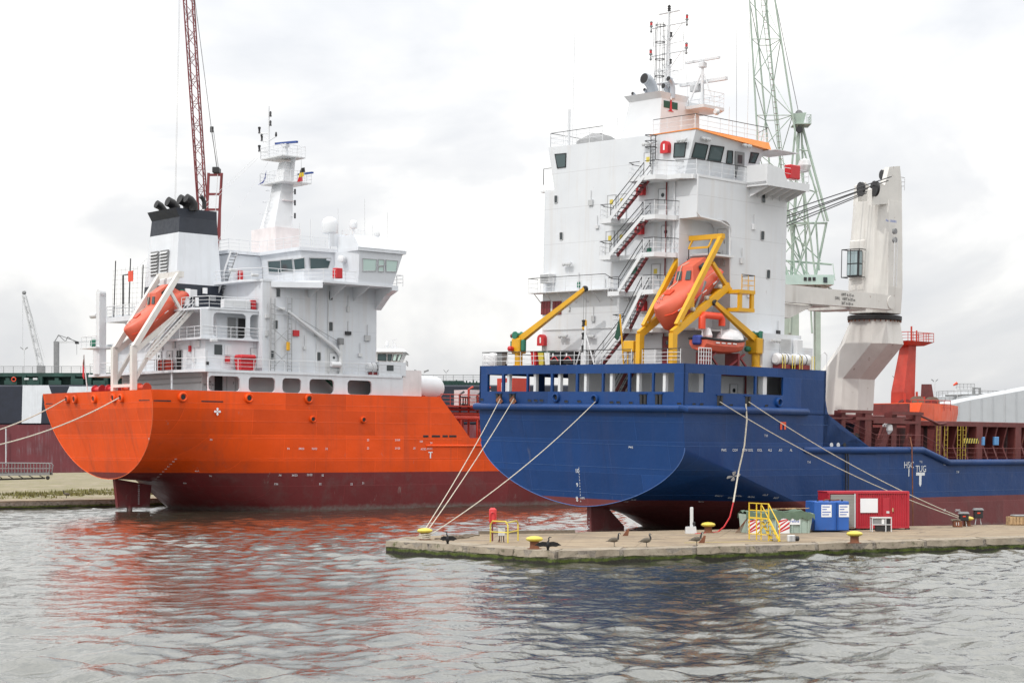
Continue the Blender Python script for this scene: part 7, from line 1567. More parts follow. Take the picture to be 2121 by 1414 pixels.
wl = part(sd_, 'wall', fixn(MB().prism([sp2(1975, 944), sp2(2420, 944), sp2(2420, 750), sp2(2121, 808), sp2(2000, 830), sp2(1975, 836)], (0, 40, 0))), M['shed'])
for k, x_ in enumerate(range(1985, 2420, 24)):
    yt = 834 - (x_ - 1985) * .19; part(wl, 'rib', MB().beam(sp2(x_, 944, -.06), sp2(x_, yt, -.06), .12, .12, X), M['trimgrey' if k % 3 == 1 else 'shed'])
wk = thing('windsock', 'small windsock on a thin pole by the storage tank', 'windsock', W0, (tp_(1974, 900, -4).x, YT - 4, 0)); rod(wk, 'pole', tp_(1974, 940, -4), tp_(1974, 795, -4), .07, M['lightgrey'], 5)
part(wk, 'sock', MB().tube(tp_(1974, 794, -4), tp_(1966, 799, -4), .35, 8, .2), M['hotorange'])
# gangway on the far quay
gy = 215.
def gw(px, py, d=0): return wa(px, py, y=gy) + V((0, d, 0))
gg = thing('gangway', 'grey metal gangway lying on the far quay near the dark ship', 'gangway', W0, (gw(40, 990).x, gy, .8))
for d in (0, 1.4):
    part(gg, 'girder', MB().beam(gw(-60, 983, d), gw(103, 981, d), .14, .3), M['grey']); part(gg, 'handrail', MB().pipe([gw(-60, 958, d), gw(100, 959, d), gw(104, 963, d), gw(101, 980, d)], .06, 6), M['grey'], True); part(gg, 'rail', MB().pipe([gw(-60, 970, d), gw(101, 970, d)], .04, 5), M['grey'], True)
    for k in range(13): rod(gg, 'stanchion', gw(-60 + k * 13, 982, d), gw(-60 + k * 13, 958, d), .05, M['grey'], 5)
part(gg, 'tread_deck', MB().box(tuple(gw(-60, 981, 0)), tuple(gw(100, 978, 1.4))), M['dark'])
for k in range(7): part(gg, 'truss', MB().beam(gw(-50 + k * 22, 984), gw(-40 + k * 22, 990), .1, .1), M['dark'])
part(gg, 'chord', MB().beam(gw(-60, 994, .7), gw(90, 990, .7), .2, .2), M['dark']); part(gg, 'wheel', MB().lathe([(.15, -.1), (.25, 0), (.15, .1)], gw(99, 989), Y, 12), M['dark'])
# ------------------------------------------------------------------ things on the pier
def pz(px, py, z=ZP + .012): return W0.at(px, py, z=z)
def bollard(px, py, label, s_=1.0):
    p = pz(px, py); r = thing('bollard', label, 'bollard', W0, tuple(p), 'yellow-capped bollards along the pier')
    part(r, 'post', MB().lathe([(.30, 0), (.25, .1), (.24, .35), (.29, .44)], p, Z, 18), M['rust'], True)
    part(r, 'cap', MB().lathe([(.30, .40), (.44, .47), (.47, .54), (.40, .62), (.22, .68), (.02, .7)], p, Z, 20), M['paleyellow'], True)
    part(r, 'base_plate', MB().lathe([(.4, 0), (.4, .03), (.3, .04)], p, Z, 18), M['rust']); return p
b1 = bollard(880, 1117, 'yellow-capped bollard wound with mooring ropes at the pier head')
bollard(1107, 1136, 'yellow-capped bollard by the spread-winged cormorant near the pier corner'); bollard(1467, 1103, 'yellow-capped bollard close under the blue hull'); bollard(1770, 1124, 'yellow-capped bollard on the pier edge ahead of the red container'); b5 = bollard(2003, 1089, 'far yellow-capped bollard beside the numbered brown post')
for k in range(4): pass
rc = thing('rope_coil', 'heap of dark old rope lying behind the cormorant on the pier head', 'rope', W0, tuple(pz(945, 1116)))
for k in range(6):
    c_ = pz(920 + k * 11, 1117 - k * .7); part(rc, 'coil', MB().pipe([c_ + V((math.cos(a) * .5 + random.uniform(-.06, .06), math.sin(a) * .3, .06 + .05 * (k % 3) + random.uniform(0, .04))) for a in [2 * math.pi * j / 14 for j in range(14)]], .045, 6, True), M['ropedark'], True)
bw = thing('rope_turns', 'rope turns wound round the bollard at the pier head', 'rope', W0, tuple(b1))
for k in range(3): part(bw, 'turn', MB().pipe([b1 + V((math.cos(a) * (.3 + .01 * k), math.sin(a) * (.3 + .01 * k), .12 + k * .09 + .04 * math.sin(a + k))) for a in [2 * math.pi * j / 18 for j in range(18)]], .05, 6, True), M['rope'], True)
# lifebuoy station and yellow guard frame with a switch box
p = pz(1020, 1120); lb_ = thing('lifebuoy_station', 'red lifebuoy housing on a post at the pier head', 'lifebuoy', W0, tuple(p))
part(lb_, 'post', MB().tube(p, p + Z * 1.75, .05, 8), M['deckred']); bx0 = p + Z * 1.35
part(lb_, 'housing', MB().bev((p.x - .2, p.y - .12, p.z + 1.0), (p.x + .24, p.y + .12, p.z + 1.95), .11), paint('housingred', (.62, .05, .055), .5), True)
part(lb_, 'lifebuoy', MB().pipe([V((p.x + .02, p.y - .15, p.z + 1.45)) + V((math.cos(a) * .14, 0, math.sin(a) * .24)) for a in [2 * math.pi * j / 14 for j in range(14)]], .04, 6, True), M['red'], True)
gfp = [pz(1016, 1122), pz(1052, 1124), pz(1073, 1119)]
gf = thing('guard_frame', 'pale yellow tubular guard rail around a grey switch box on the pier', 'barrier', W0, tuple(gfp[0]))
part(gf, 'hoop', MB().pipe([gfp[0], gfp[0] + Z * 1.0, gfp[0].lerp(gfp[1], .12) + Z * 1.22, gfp[0].lerp(gfp[1], .88) + Z * 1.22, gfp[1] + Z * 1.0, gfp[1]], .045, 8), M['paleyellow'], True)
part(gf, 'hoop', MB().pipe([gfp[1] + Z * 1.15 - X * .1, gfp[1].lerp(gfp[2], .85) + Z * 1.18, gfp[2] + Z * 1.0, gfp[2]], .045, 8), M['paleyellow'], True)
part(gf, 'cross_bar', MB().pipe([gfp[0] + Z * .6, gfp[1] + Z * .6, gfp[2] + Z * .6], .035, 8), M['paleyellow'], True)
p = pz(1039, 1122); sw_ = thing('switch_box', 'grey electrical switch box on a stand behind the yellow guard rail', 'switch box', W0, tuple(p))
part(sw_, 'box', MB().bev((p.x - .2, p.y - .12, p.z + .35), (p.x + .2, p.y + .12, p.z + .85), .03), M['lightgrey']); part(sw_, 'roof', MB().bev((p.x - .22, p.y - .14, p.z + .85), (p.x + .22, p.y + .14, p.z + .9), .02), M['grey'])
for s_ in (-.12, .12): part(sw_, 'leg', MB().tube(p + X * s_, p + X * s_ + Z * .35, .03, 6), M['rust'])
for k in range(3): part(sw_, 'cable', MB().pipe([p + V((-.1 + .1 * k, -.08, .38)), p + V((-.14 + .12 * k, -.16, .15)), p + V((-.2 + .18 * k, -.2, .02))], .02, 5), M['dark'], True)
# birds
def goose(px, py, label, face=1, neck=0., s_=1.0):
    p = pz(px, py); r = thing('goose', label, 'goose', W0, tuple(p), 'geese on the pier'); f = face
    Q = lambda x, z, y=0: p + V((f * x * s_, y * s_, z * s_))
    pts = [(-.36, .30, .02), (-.26, .33, .07), (-.12, .36, .125), (.02, .37, .14), (.14, .38, .115), (.21, .43, .08), (.23, .50, .052), (.235 + neck * .3, .60, .04), (.25 + neck * .6, .68, .042), (.285 + neck * .7, .715, .045), (.33 + neck * .7, .705, .028), (.38 + neck * .7, .69, .01)]
    part(r, 'body', MB().pipe([Q(x, z) for x, z, _ in pts[:6]], [a * s_ for *_, a in pts[:6]], 12), M['feather'], True)
    nk = part(r, 'neck', MB().pipe([Q(x, z) for x, z, _ in pts[4:]], [a * s_ * (.9 if i < 2 else 1) for i, (*_, a) in enumerate(pts[4:])], 10), M['featherblack'], True)
    part(nk, 'chin_patch', MB().lathe([(.012, -.05), (.03, -.02), (.03, .02), (.012, .05)], Q(.285 + neck * .7, .69), Y, 8), M['paper'], True)
    part(r, 'breast', MB().lathe([(.02, -.1), (.08, -.05), (.09, .0), (.06, .07)], Q(.17, .36), V((f, 0, .5)), 10), M['featherpale'], True)
    part(r, 'tail', fixn(MB().hull8([Q(-.3, .3, -.05), Q(-.46, .27, -.04), Q(-.46, .27, .04), Q(-.3, .3, .05)], [Q(-.28, .35, -.05), Q(-.46, .285, -.04), Q(-.46, .285, .04), Q(-.28, .35, .05)])), M['featherblack'])
    for y_ in (-.05, .05): part(r, 'leg', MB().pipe([Q(.0, .26, y_), Q(.01, .12, y_), Q(0, .02, y_), Q(.07, .01, y_)], [.02, .014, .014, .018], 6), M['featherblack'], True)
    for y_ in (-.125, .125): part(r, 'wing', fixn(MB().prism([Q(.12, .42, y_), Q(-.1, .43, y_), Q(-.38, .31, y_ * .5), Q(-.2, .30, y_), Q(.08, .33, y_)], (0, .012 * (1 if y_ > 0 else -1), 0))), M['feather'])
goose(1272, 1131, 'goose standing with raised neck, nearest the pier corner', 1); goose(1339, 1132, 'goose facing the ship, in the middle of the three on the pier', 1, -.15); goose(1443, 1129, 'goose with pale breast next to the rusty angle plate', 1, .05)
def far_goose(px, py, z, label, f=-1):
    p = W0.at(px, py, z=z); return p
p = W0.at(137, 1031, z=.86); r = thing('goose', 'lone goose on the far quay kerb under the tanker stern', 'goose', W0, tuple(p), 'geese on the pier')
part(r, 'body', MB().pipe([p + V(q) for q in ((.5, 0, .38), (.25, 0, .42), (0, 0, .45), (-.2, 0, .5))], [.03, .14, .17, .1], 10), M['feather'], True); part(r, 'neck', MB().pipe([p + V(q) for q in ((-.2, 0, .48), (-.27, 0, .65), (-.27, 0, .82), (-.33, 0, .86), (-.44, 0, .83))], [.09, .055, .05, .055, .015], 8), M['featherblack'], True)
for y_ in (-.05, .05): part(r, 'leg', MB().tube(p + V((.02, y_, 0)), p + V((.03, y_, .34)), .022, 6), M['featherblack'])
def cormorant(px, py, label, span, tilt, fold):
    p = pz(px, py); r = thing('cormorant', label, 'cormorant', W0, tuple(p), 'cormorants drying their wings on the pier')
    part(r, 'body', MB().pipe([p + V(q) for q in ((.0, .12, .02), (0, .06, .12), (0, 0, .26), (0, -.02, .40), (0, -.02, .48))], [.03, .08, .115, .09, .05], 10), M['featherblack'], True)
    part(r, 'neck', MB().pipe([p + V(q) for q in ((0, -.02, .45), (tilt * .05, -.04, .55), (tilt * .03, -.04, .64), (tilt * .08, -.06, .69), (tilt * .2, -.08, .70))], [.05, .035, .033, .036, .01], 8), M['featherblack'], True)
    for s_ in (-1, 1):
        k = fold if s_ < 0 else 1.0
        part(r, 'wing', fixn(MB().prism([p + V(q) for q in ((s_ * .05, 0, .44), (s_ * .30 * k, .0, .46), (s_ * span * .72 * k, .02, .40), (s_ * span * k, .05, .26), (s_ * span * .8 * k, .05, .24), (s_ * span * .6 * k, .05, .18), (s_ * span * .35 * k, .05, .2), (s_ * .06, .03, .18))], (0, .03, 0))), M['featherblack'])
    part(r, 'tail', fixn(MB().prism([p + V((-.05, .14, .12)), p + V((.05, .14, .12)), p + V((.07, .22, .0)), p + V((-.07, .22, .0))], (0, .02, 0))), M['featherblack'])
    for s_ in (-.05, .05): part(r, 'foot', MB().box((p.x + s_ - .03, p.y - .1, p.z), (p.x + s_ + .03, p.y + .03, p.z + .02)), M['featherblack'])
cormorant(927, 1126, 'black cormorant with half-open wings on the pier head by the rope heap', .55, -1, .8); cormorant(1135, 1139, 'black cormorant with wings stretched flat beside the corner bollard', .72, 1, 1.0)
p = W0.at(1640, 1150, z=.02); r = thing('duck', 'small pale duck swimming below the pier edge', 'duck', W0, tuple(p))
part(r, 'body', MB().pipe([p + V(q) for q in ((.34, 0, .12), (.15, 0, .08), (-.05, 0, .08), (-.2, 0, .1))], [.02, .12, .13, .06], 10), M['featherpale'], True); part(r, 'head', MB().pipe([p + V(q) for q in ((-.18, 0, .1), (-.2, 0, .25), (-.22, 0, .32), (-.3, 0, .31))], [.05, .045, .06, .015], 8), M['feather'], True)
# rusty angle plates
for px, py, lab in ((1297, 1109, 'rusty triangular angle plate standing behind the goose with raised neck'), (1455, 1124, 'rusty triangular angle plate next to the pale-breasted goose')):
    p = pz(px, py); solo('angle_plate', lab, 'plate', fixn(MB().prism([p + V((-.22, 0, 0)), p + V((.12, 0, 0)), p + V((.2, 0, .42)), p + V((.1, 0, .42))], (0, .25, 0))), M['rust'], W0, tuple(p), 'rusty angle plates')
# grey post on a concrete block, cast box, machine unit
p = pz(1431, 1104); cp_ = thing('measuring_post', 'grey plastic post on a pale concrete block under the blue hull', 'post', W0, tuple(p))
part(cp_, 'block', fixn(MB().hull8([p + V((-.36, -.25, 0)), p + V((.36, -.25, 0)), p + V((.36, .25, 0)), p + V((-.36, .25, 0))], [p + V((-.33, -.25, .42)), p + V((.3, -.25, .45)), p + V((.3, .25, .45)), p + V((-.33, .25, .42))])), M['lightgrey']); part(cp_, 'post', MB().bev((p.x - .05, p.y - .1, p.z + .42), (p.x + .15, p.y + .1, p.z + 1.68), .03), M['lightgrey']); part(cp_, 'clamp', MB().bev((p.x + .1, p.y - .15, p.z + .5), (p.x + .28, p.y + .05, p.z + .75), .05), M['dark'])
p = pz(1642, 1121); mu = thing('machine_unit', 'small pale machine unit on the pier beside the yellow steps', 'machine', W0, tuple(p))
part(mu, 'case', MB().bev((p.x - .32, p.y - .2, p.z), (p.x + .12, p.y + .2, p.z + .38), .03), M['lightgrey']); part(mu, 'motor', MB().lathe([(.1, 0), (.15, .05), (.15, .22), (.08, .26)], p + V((.12, 0, .18)), X, 12), M['dark'], True)
for k in range(4): part(mu, 'fin', MB().box((p.x - .2 + k * .08, p.y - .215, p.z + .03), (p.x - .17 + k * .08, p.y - .2, p.z + .35)), M['grey'])
# yellow steps with platform
s0, s1, s2, s3 = pz(1567, 1117.5), pz(1592, 1119.5), pz(1613, 1117), pz(1586, 1113)
ys = thing('mobile_steps', 'yellow mobile steps with railed platform on the pier in front of the green skip', 'steps', W0, tuple(s0)); YW_ = paint('yellowsteps', (.70, .48, .03), .5, var=.15, rust=.35, streak=.3)
uu = (s1 - s0); vv2 = V((-.35, .9, 0)).normalized() * .9; A, B_, C_, D_ = s0, s1, s1 + vv2, s0 + vv2; hp2 = 1.25
for q in (A, B_, C_, D_): part(ys, 'leg', MB().beam(q, q + Z * (2.2 if q is not C_ else 2.2), .07, .07, X), YW_)
pl_ = [A + Z * hp2, B_ + Z * hp2, C_ + Z * hp2, D_ + Z * hp2]; part(ys, 'platform', fixn(MB().prism(pl_, (0, 0, .09))), YW_)
for z_ in (2.17, 1.75):
    for a, b_ in ((A, B_), (A, D_), (D_, C_)): part(ys, 'guard_rail', MB().beam(a + Z * z_, b_ + Z * z_, .055, .055), YW_)
for a, b_ in ((A, B_), (B_, C_), (A, D_)): part(ys, 'tie_bar', MB().beam(a + Z * .35, b_ + Z * .35, .05, .05), YW_)
part(ys, 'diagonal', MB().beam(A + Z * .3, B_ + Z * 1.2, .05, .05), YW_)
e0, e1 = B_ + uu.normalized() * 1.15, C_ + uu.normalized() * 1.15
for a, b_ in ((e0, B_), (e1, C_)): part(ys, 'stringer', MB().beam(a, b_ + Z * hp2, .06, .18), YW_); part(ys, 'handrail', MB().pipe([a + Z * .1, a + Z * .95, b_ + Z * 2.15], .035, 6), YW_, True)
for k in range(5): t_ = (k + .5) / 5; part(ys, 'tread', MB().beam(e0.lerp(B_ + Z * hp2, t_), e1.lerp(C_ + Z * hp2, t_), .22, .03), M['grey'])
# green skip under a tarpaulin
def pair(pxa, pya, pxb, pyb, dep):
    a, b_ = pz(pxa, pya), pz(pxb, pyb); u = (b_ - a); n_ = V((-u.y, u.x, 0)).normalized() * dep; return a, b_, b_ + n_, a + n_
a, b_, c_, d_ = pair(1546, 1104, 1684, 1103.2, 2.0)
gs = thing('skip', 'pale green waste skip with red-white chevrons under a dark green tarpaulin', 'skip', W0, tuple(a)); hs_ = 1.22
bo = part(gs, 'body', fixn(MB().hull8([a.lerp(b_, .03), a.lerp(b_, .95), d_.lerp(c_, .95), d_.lerp(c_, .03)], [a + Z * hs_, b_ + Z * hs_, c_ + Z * hs_, d_ + Z * hs_])), M['crategreen'])
nf = (a - d_).normalized(); ux = (b_ - a).normalized(); Ls = (b_ - a).length
for k in range(7): q = a.lerp(b_, .18 + k * .125); part(bo, 'rib', MB().beam(q + nf * .03, q + nf * .03 + Z * hs_, .1, .08, ux), M['crategreen'])
part(bo, 'rim', MB().beam(a + Z * hs_ + nf * .04, b_ + Z * hs_ + nf * .04, .12, .12), M['crategreen'])
for t0 in (.02, .47):
    q = a.lerp(b_, t0); brd = part(gs, 'chevron_board', MB().prism([q + nf * .09, q + ux * .75 + nf * .09, q + ux * .75 + nf * .09 + Z * .95, q + nf * .09 + Z * .95], nf * .02), M['paper'])
    for k in range(4): part(brd, 'stripe', fixn(MB().prism([q + nf * .115 + ux * x_ + Z * z_ for x_, z_ in ((0, max(0, .05 + k * .3 - .3)), (0, .2 + k * .3 - .3 if k else .05), (min(.75, .75), min(.95, .2 + k * .3 + .25)), (.75, min(.93, .05 + k * .3 + .25)))], nf * .004)), M['red'])
q = a.lerp(b_, .63); part(gs, 'placard', MB().prism([q + nf * .1 + Z * .55, q + ux * .75 + nf * .1 + Z * .55, q + ux * .75 + nf * .1 + Z * .98, q + nf * .1 + Z * .98], nf * .01), M['paper'])
text(gs, 'lettering', 'refine', .26, q + ux * .38 + nf * .112 + Z * .77, ux, Z, M['signblue'])
mb = MB(); nx_, ny_ = 34, 8
for i in range(nx_):
    for j in range(ny_ + 2):
        t_ = i / (nx_ - 1); e_ = a.lerp(b_, t_ * 1.03 - .01); f_ = d_.lerp(c_, t_ * 1.03 - .01)
        if j == 0: pt = e_ + nf * .14 + Z * (hs_ - .12 - .2 * abs(math.sin(i * .7)) - .12 * random.random())
        elif j == ny_ + 1: pt = f_ - nf * .14 + Z * (hs_ - .3)
        else: pt = e_.lerp(f_, (j - 1) / (ny_ - 1)) + nf * (.12 if j == 1 else 0) + Z * (hs_ + .07 + .16 * math.sin(i * .5 + 1) * math.sin(j * .8) ** 2 + random.uniform(-.02, .03) + .1 * math.sin(t_ * 3.1))
        mb.v.append(tuple(pt))
for i in range(nx_ - 1):
    for j in range(ny_ + 1): k = i * (ny_ + 2) + j; mb.f.append((k, k + ny_ + 2, k + ny_ + 3, k + 1))
part(gs, 'tarpaulin', mb, M['tarp'], True)
for k in range(2): q = a.lerp(b_, .42 + k * .2); part(gs, 'plank', MB().beam(q - nf * .6 + Z * (hs_ + .32), q - nf * .7 + ux * 1.6 + Z * (hs_ + .36), .2, .04), M['wood'])
lr = pz(1535, 1103); rk = thing('leaning_rods', 'bundle of thin rods leaning against the end of the skip', 'rods', W0, tuple(lr))
for k in range(5): rod(rk, 'rod', lr + ux * (k * .08 - .4) + nf * .1, a + ux * .05 + Z * (.95 + .03 * k) + nf * (.05 * k - .1), .015, M['rust'], 5)
# blue and red containers
def frame_at(o, ux_): f = Frame((0, 0, 0)); f.m = Mx.Translation(o) @ Mx.Rotation(math.atan2(ux_.y, ux_.x), 4, 'Z'); f.i = f.m.inverted(); return f
ca, cb2 = pz(1687, 1101.5), pz(1759, 1101.2); uc = (cb2 - ca).normalized(); Lc = (cb2 - ca).length; CF = frame_at(ca, uc)
bx = thing('equipment_container', 'blue steel equipment container with two white notices on its doors', 'container', CF); hC = 2.0; dC = 2.3
part(bx, 'body', MB().bev((0, .04, .08), (Lc, dC, hC), .04), M['blueflat'])
for k in (0, 1):
    dd = part(bx, 'door', MB().bev((.03 + k * (Lc * .64), -.02, .12), (Lc * .64 - .02 if k == 0 else Lc - .03, .045, hC - .04), .02), M['blueflat'])
    x_ = (.45, Lc * .7)[k]; nb_ = part(dd, 'notice', MB().box((x_, -.035, hC - 1.02), (x_ + .68, -.025, hC - .22)), M['paper'])
    for j in range(4): part(nb_, 'print_line', MB().box((x_ + .06, -.04, hC - .38 - j * .17), (x_ + .06 + (.5, .3, .56, .45)[j], -.036, hC - .32 - j * .17)), M['signblue'])
for x_ in (Lc * .6, Lc * .67): part(bx, 'locking_bar', MB().tube((x_, -.05, .12), (x_, -.05, hC - .05), .02, 6), M['blueflat'])
for x_ in (.3, 1.1, Lc - .4): part(bx, 'lifting_lug', MB().lathe([(.07, -.03), (.07, .03)], (x_, .3, hC + .05), Y, 10), M['dark'])
part(bx, 'roof_gear', MB().pipe([(.7, .4, hC + .03), (.9, .5, hC + .1), (1.4, .45, hC + .05), (1.8, .5, hC + .09)], .04, 6), M['rust'], True)
ra_, rb2 = pz(1773, 1096.8), pz(1883, 1096.2); ur = (rb2 - ra_).normalized(); Lr = (rb2 - ra_).length; RF = frame_at(ra_, ur)
rx_ = thing('site_container', 'red corrugated site container with white board, standing behind the blue one', 'container', RF); hR = 2.55; dR = 2.4
CR = M['crimson']
mb = MB(); n_ = 22; prof = []
for i in range(n_):
    x0 = .12 + (Lr - .24) * i / n_; w_ = (Lr - .24) / n_
    prof += [(x0, .03), (x0 + w_ * .35, .03), (x0 + w_ * .5, .075), (x0 + w_ * .85, .075)]
prof.append((Lr - .12, .03)); m_ = len(prof)
for x_, y_ in prof: mb.v += [(x_, y_, .2), (x_, y_, hR - .12)]
for i in range(m_ - 1): mb.f.append((2 * i, 2 * i + 2, 2 * i + 3, 2 * i + 1))
part(rx_, 'side_panel', mb, CR)
part(rx_, 'body', MB().box((-1.9, .1, .18), (Lr - .05, dR, hR - .03)), CR)
for x_ in (0, Lr - .12): part(rx_, 'corner_post', MB().bev((x_, -.02, .1), (x_ + .14, .14, hR), .02), CR)
part(rx_, 'top_rail', MB().box((-1.95, -.015, hR - .12), (Lr + .02, .12, hR + .01)), CR); part(rx_, 'bottom_rail', MB().box((0.14, -.015, .1), (Lr - .12, .12, .22)), CR); part(rx_, 'roof', MB().bev((-1.95, .1, hR - .03), (Lr + .02, dR, hR + .03), .02), CR)
sh2 = part(rx_, 'roller_shutter', MB().box((-1.75, .02, .2), (-.1, .1, hR - .2)), M['grey'])
for k in range(22): part(sh2, 'slat', MB().box((-1.74, .0, .22 + k * .098), (-.11, .022, .30 + k * .098)), M['lightgrey'] if 0 else paint('shutter', (.30, .29, .26), .5) if 'shutter' not in M else M['shutter'])
for x_ in (-1.85, -.08): part(rx_, 'shutter_frame', MB().box((x_ - .03, -.01, .15), (x_ + .05, .12, hR - .12)), M['lightgrey'] if x_ > -1 else CR)
part(rx_, 'white_board', MB().box((.3, -.03, 1.15), (1.5, .02, 2.1)), M['paper'])
dr = part(rx_, 'door', MB().bev((1.85, -.03, .35), (2.32, .025, 2.12), .02), CR); part(dr, 'lock_plate', MB().box((2.1, -.045, 1.1), (2.3, -.03, 1.25)), M['lightgrey']); part(rx_, 'hatch', MB().bev((2.5, -.03, 1.2), (2.6, .02, 1.45), .01), M['wood'])
for x_ in (.5, 1.2, 1.9, 2.6, 3.2): part(rx_, 'vent_cover', MB().bev((x_, -.02, hR - .42), (x_ + .07, .03, hR - .26), .01), CR)
for x_ in (.05, Lr - .2, Lr - .95): part(rx_, 'foot', MB().box((x_, .0, 0), (x_ + .25, .3, .12)), M['dark'])
# air handling unit
p = pz(1806, 1101); q = pz(1847, 1101); ua = (q - p).normalized(); AF = frame_at(p, ua); La = (q - p).length; au = thing('cooling_unit', 'grey framed cooling unit standing in front of the red container', 'cooling unit', AF)
for x_ in (0, La * .68, La - .05): 
    for y_ in (0, .6): part(au, 'frame_post', MB().box((x_, y_, 0), (x_ + .06, y_ + .05, .92)), M['lightgrey'])
for z_ in (.45, .88): part(au, 'frame_rail', MB().box((0, -.01, z_), (La, .05, z_ + .05)), M['lightgrey'])
part(au, 'top', MB().box((-.02, -.02, .93), (La + .02, .67, .96)), M['lightgrey']); part(au, 'coil', MB().box((.08, .06, .5), (La * .66, .58, .86)), M['grey']); part(au, 'fan_box', MB().box((.3, .06, .05), (La * .66, .58, .42)), M['dark']); part(au, 'grille', MB().box((La * .72, .06, .05), (La - .07, .58, .85)), M['dark']); part(au, 'placard', MB().box((La * .5, .045, .52), (La * .64, .055, .84)), M['paper'])
# far end: numbered post, pumps, pallet crate
p = pz(1983, 1091); nbp = thing('numbered_post', 'brown concrete mooring post painted with the number 11', 'post', W0, tuple(p)); part(nbp, 'post', MB().bev((p.x - .3, p.y - .2, p.z), (p.x + .3, p.y + .2, p.z + .42), .03), M['rust']); text(nbp, 'lettering', '11', .32, p + V((-.04, -.2, .22)), X, Z, M['paper'])
part(nbp, 'rope_pile', MB().pipe([p + V((math.cos(a * 1.7) * .3 - .1, math.sin(a) * .2, .48 + .05 * math.sin(a * 3))) for a in [j * .5 for j in range(22)]], .045, 6), M['ropedark'], True)
for px, py, lab, h_ in ((1996, 1090, 'dark hose stand behind the numbered post', .9), (2026, 1086, 'dark equipment cabinet on legs under the blue hull', 1.05)):
    p = pz(px, py); t_ = thing('equipment_stand', lab, 'equipment', W0, tuple(p), 'equipment stands on the far pier'); part(t_, 'cabinet', MB().bev((p.x - .3, p.y - .2, p.z + h_ * .45), (p.x + .32, p.y + .2, p.z + h_), .04), M['dark'])
    for s_ in (-.22, .22): part(t_, 'leg', MB().tube(p + X * s_, p + X * s_ * .6 + Z * h_ * .5, .03, 6), M['lightgrey'])
    part(t_, 'hood', fixn(MB().hull8([p + V((-.36, -.25, h_)), p + V((.36, -.25, h_)), p + V((.36, .25, h_)), p + V((-.36, .25, h_))], [p + V((-.28, -.2, h_ + .14)), p + V((.28, -.2, h_ + .14)), p + V((.28, .2, h_ + .14)), p + V((-.28, .2, h_ + .14))])), M['grey']); part(t_, 'lamp', MB().bev((p.x - .12, p.y - .24, p.z + h_ * .75), (p.x + .1, p.y - .2, p.z + h_ * .85), .01), M['hotorange'])
p = pz(2092, 1087.5); pcg = thing('pallet_crate', 'wooden pallet crate with a dark cover at the far end of the pier', 'crate', W0, tuple(p))
for k in range(7): part(pcg, 'slat', MB().box((p.x + .24 * k, p.y, p.z + .08), (p.x + .24 * k + .19, p.y + .03, p.z + .62)), M['wood'])
for k in range(3): part(pcg, 'rail', MB().box((p.x, p.y + .03, p.z + .1 + k * .22), (p.x + 1.65, p.y + .06, p.z + .18 + k * .22)), M['wood'])
part(pcg, 'pallet', MB().box((p.x, p.y + .06, p.z), (p.x + 1.65, p.y + 1.1, p.z + .1)), M['wood']); part(pcg, 'crate_body', MB().box((p.x + .02, p.y + .06, p.z + .1), (p.x + 1.63, p.y + 1.1, p.z + .6)), M['wood']); part(pcg, 'cover', MB().bev((p.x + .3, p.y - .05, p.z + .62), (p.x + 1.9, p.y + 1.1, p.z + .74), .05), M['grey'])
# ------------------------------------------------------------------ mooring ropes and hoses
def rope(name, label, p, q, r_, sag, mat='rope', n=16, cat='rope', group='mooring ropes', mid=None):
    p, q = V(p), V(q); pts = [p.lerp(q, i / n) - Z * sag * 4 * (i / n) * (1 - i / n) for i in range(n + 1)]
    return solo(name, label, cat, MB().pipe(pts, r_, 6), M[mat], W0, tuple(p), group, True)
wb = lambda px, py, **k: BS.m @ BS.at(px, py, **k)
r1, r2, r3 = wb(1036, 826, x=-.3), wb(1064, 826, x=-.3), wb(1233, 832, x=-.3)
for o_, lab in (((1035, 830), 'rope guard plate at the outer stern roller of the blue ship'), ((1063, 830), 'rope guard plate at the second stern roller of the blue ship')):
    c0 = BS.at(*o_, x=-.2); u_, v_ = (-Y + Z * .9).normalized(), (Y * .9 + Z).normalized()
    part(ship, 'chafe_plate', fixn(MB().prism([c0 + u_ * a + v_ * b2 for a, b2 in ((-.24, -.26), (.24, -.26), (.24, .3), (-.24, .3))], (-.05, 0, 0))), M['rust'], label='rusty chafe plate')
e_ = b1 + V((0, 0, .35))
rope('mooring_rope', 'pale rope from the outermost stern roller down to the pier head bollard', r1, e_ + V((-.1, .1, .1)), .03, .25); rope('mooring_rope', 'pale rope from the second stern roller down to the pier head bollard', r2, e_ + V((.1, .1, .1)), .03, .2)
rope('mooring_rope', 'long pale rope from the ring chock on the blue transom to the pier head bollard', r3, e_ + V((.25, .05, -.1)), .03, .5)
s1_, s2_ = wb(1491, 832, y=-HB - .2), wb(1551, 832, y=-HB - .2); ee = pz(1985, 1085) + Z * .45
rope('mooring_rope', 'rope from the aft starboard roller passing behind the red container to the numbered post', s1_, ee, .033, .6); rope('mooring_rope', 'rope from the second starboard roller over the red container to the numbered post', s2_, ee + V((.2, .1, .05)), .033, .5)
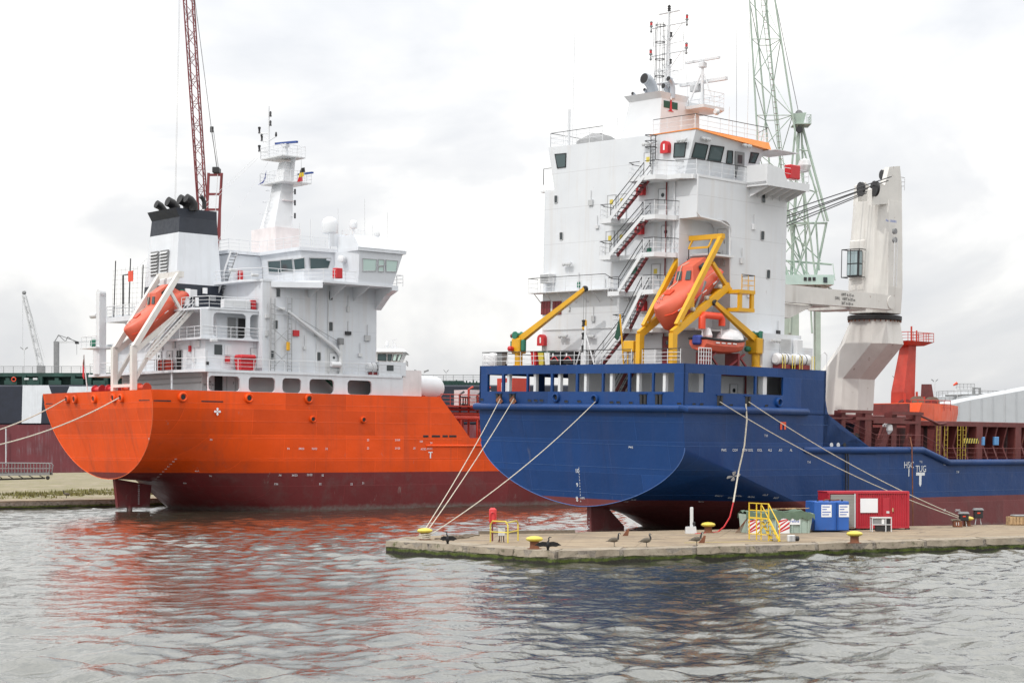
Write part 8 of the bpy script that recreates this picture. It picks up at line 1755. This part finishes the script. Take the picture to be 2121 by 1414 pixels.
ha, hb_, hc, hd_ = wb(1545, 836, y=-HB - .3), wb(1547, 870, y=-HB - .4), wb(1530, 975, y=-HB - .3), pz(1487, 1101)
hm_ = W0.at(1519, 1040, y=hd_.y + .5)
solo('shore_hose', 'slack pale rope hanging down the blue hull to its red tail', 'rope', MB().pipe([ha, hb_, hb_.lerp(hc, .5) + V((.1, -.1, 0)), hc, hc.lerp(hm_, .6), hm_], .055, 6), M['rope'], W0, tuple(ha), smooth=True)
solo('red_hose', 'red hose end trailing from the hull down onto the pier by the bollard', 'hose', MB().pipe([hm_, W0.at(1512, 1070, y=hd_.y + .3), W0.at(1500, 1090, y=hd_.y + .1), hd_, pz(1460, 1103.5), pz(1440, 1105)], .05, 6), M['red'], W0, tuple(hd_), smooth=True)
q0_, q1_ = wb(1885, 905, y=-HB + .2), wb(1884, 1090, y=-HB - .35)
solo('shore_line', 'thin rust-brown line hanging over the blue ship side by the lettering', 'rope', MB().pipe([q0_, wb(1889, 925, y=-HB - .4), wb(1890, 990, y=-HB - .4), wb(1891, 1092, y=-HB - .4)], .05, 5), M['rust'], W0, tuple(q0_), smooth=True)
for k, (xa_, xb_) in enumerate(((1751, 1752), (1755, 1757))): solo('scupper_hose', ('dark hose hanging from the hawse openings of the blue ship, aft one', 'dark hose hanging from the hawse openings of the blue ship, forward one')[k], 'hose', MB().pipe([wb(xa_, 924, y=-HB - .1), wb(xb_, 950, y=-HB - .15), wb(xb_, 1018, y=-HB - .15)], .05, 5), M['dark'], W0, tuple(wb(xa_, 924, y=-HB)), 'scupper hoses', True)
wo1, wo2 = OR.m @ (och[0] - X * .3), OR.m @ (och[4] - X * .3)
rope('mooring_rope', 'upper rope from the tanker stern running out of the picture', wo1, W0.at(-120, 920, y=150), .065, .6); rope('mooring_rope', 'lower rope from the tanker stern running out of the picture', wo2, W0.at(-120, 941, y=150), .065, .9)
# dark timber along the pier's inner edge
p, q = pz(992, 1105.5), pz(1190, 1103); solo('timber_beam', 'long dark timber lying on the inner edge of the pier', 'timber', MB().beam(p + Z * .1, q + Z * .1, .25, .2), M['ropedark'], W0, tuple(p))
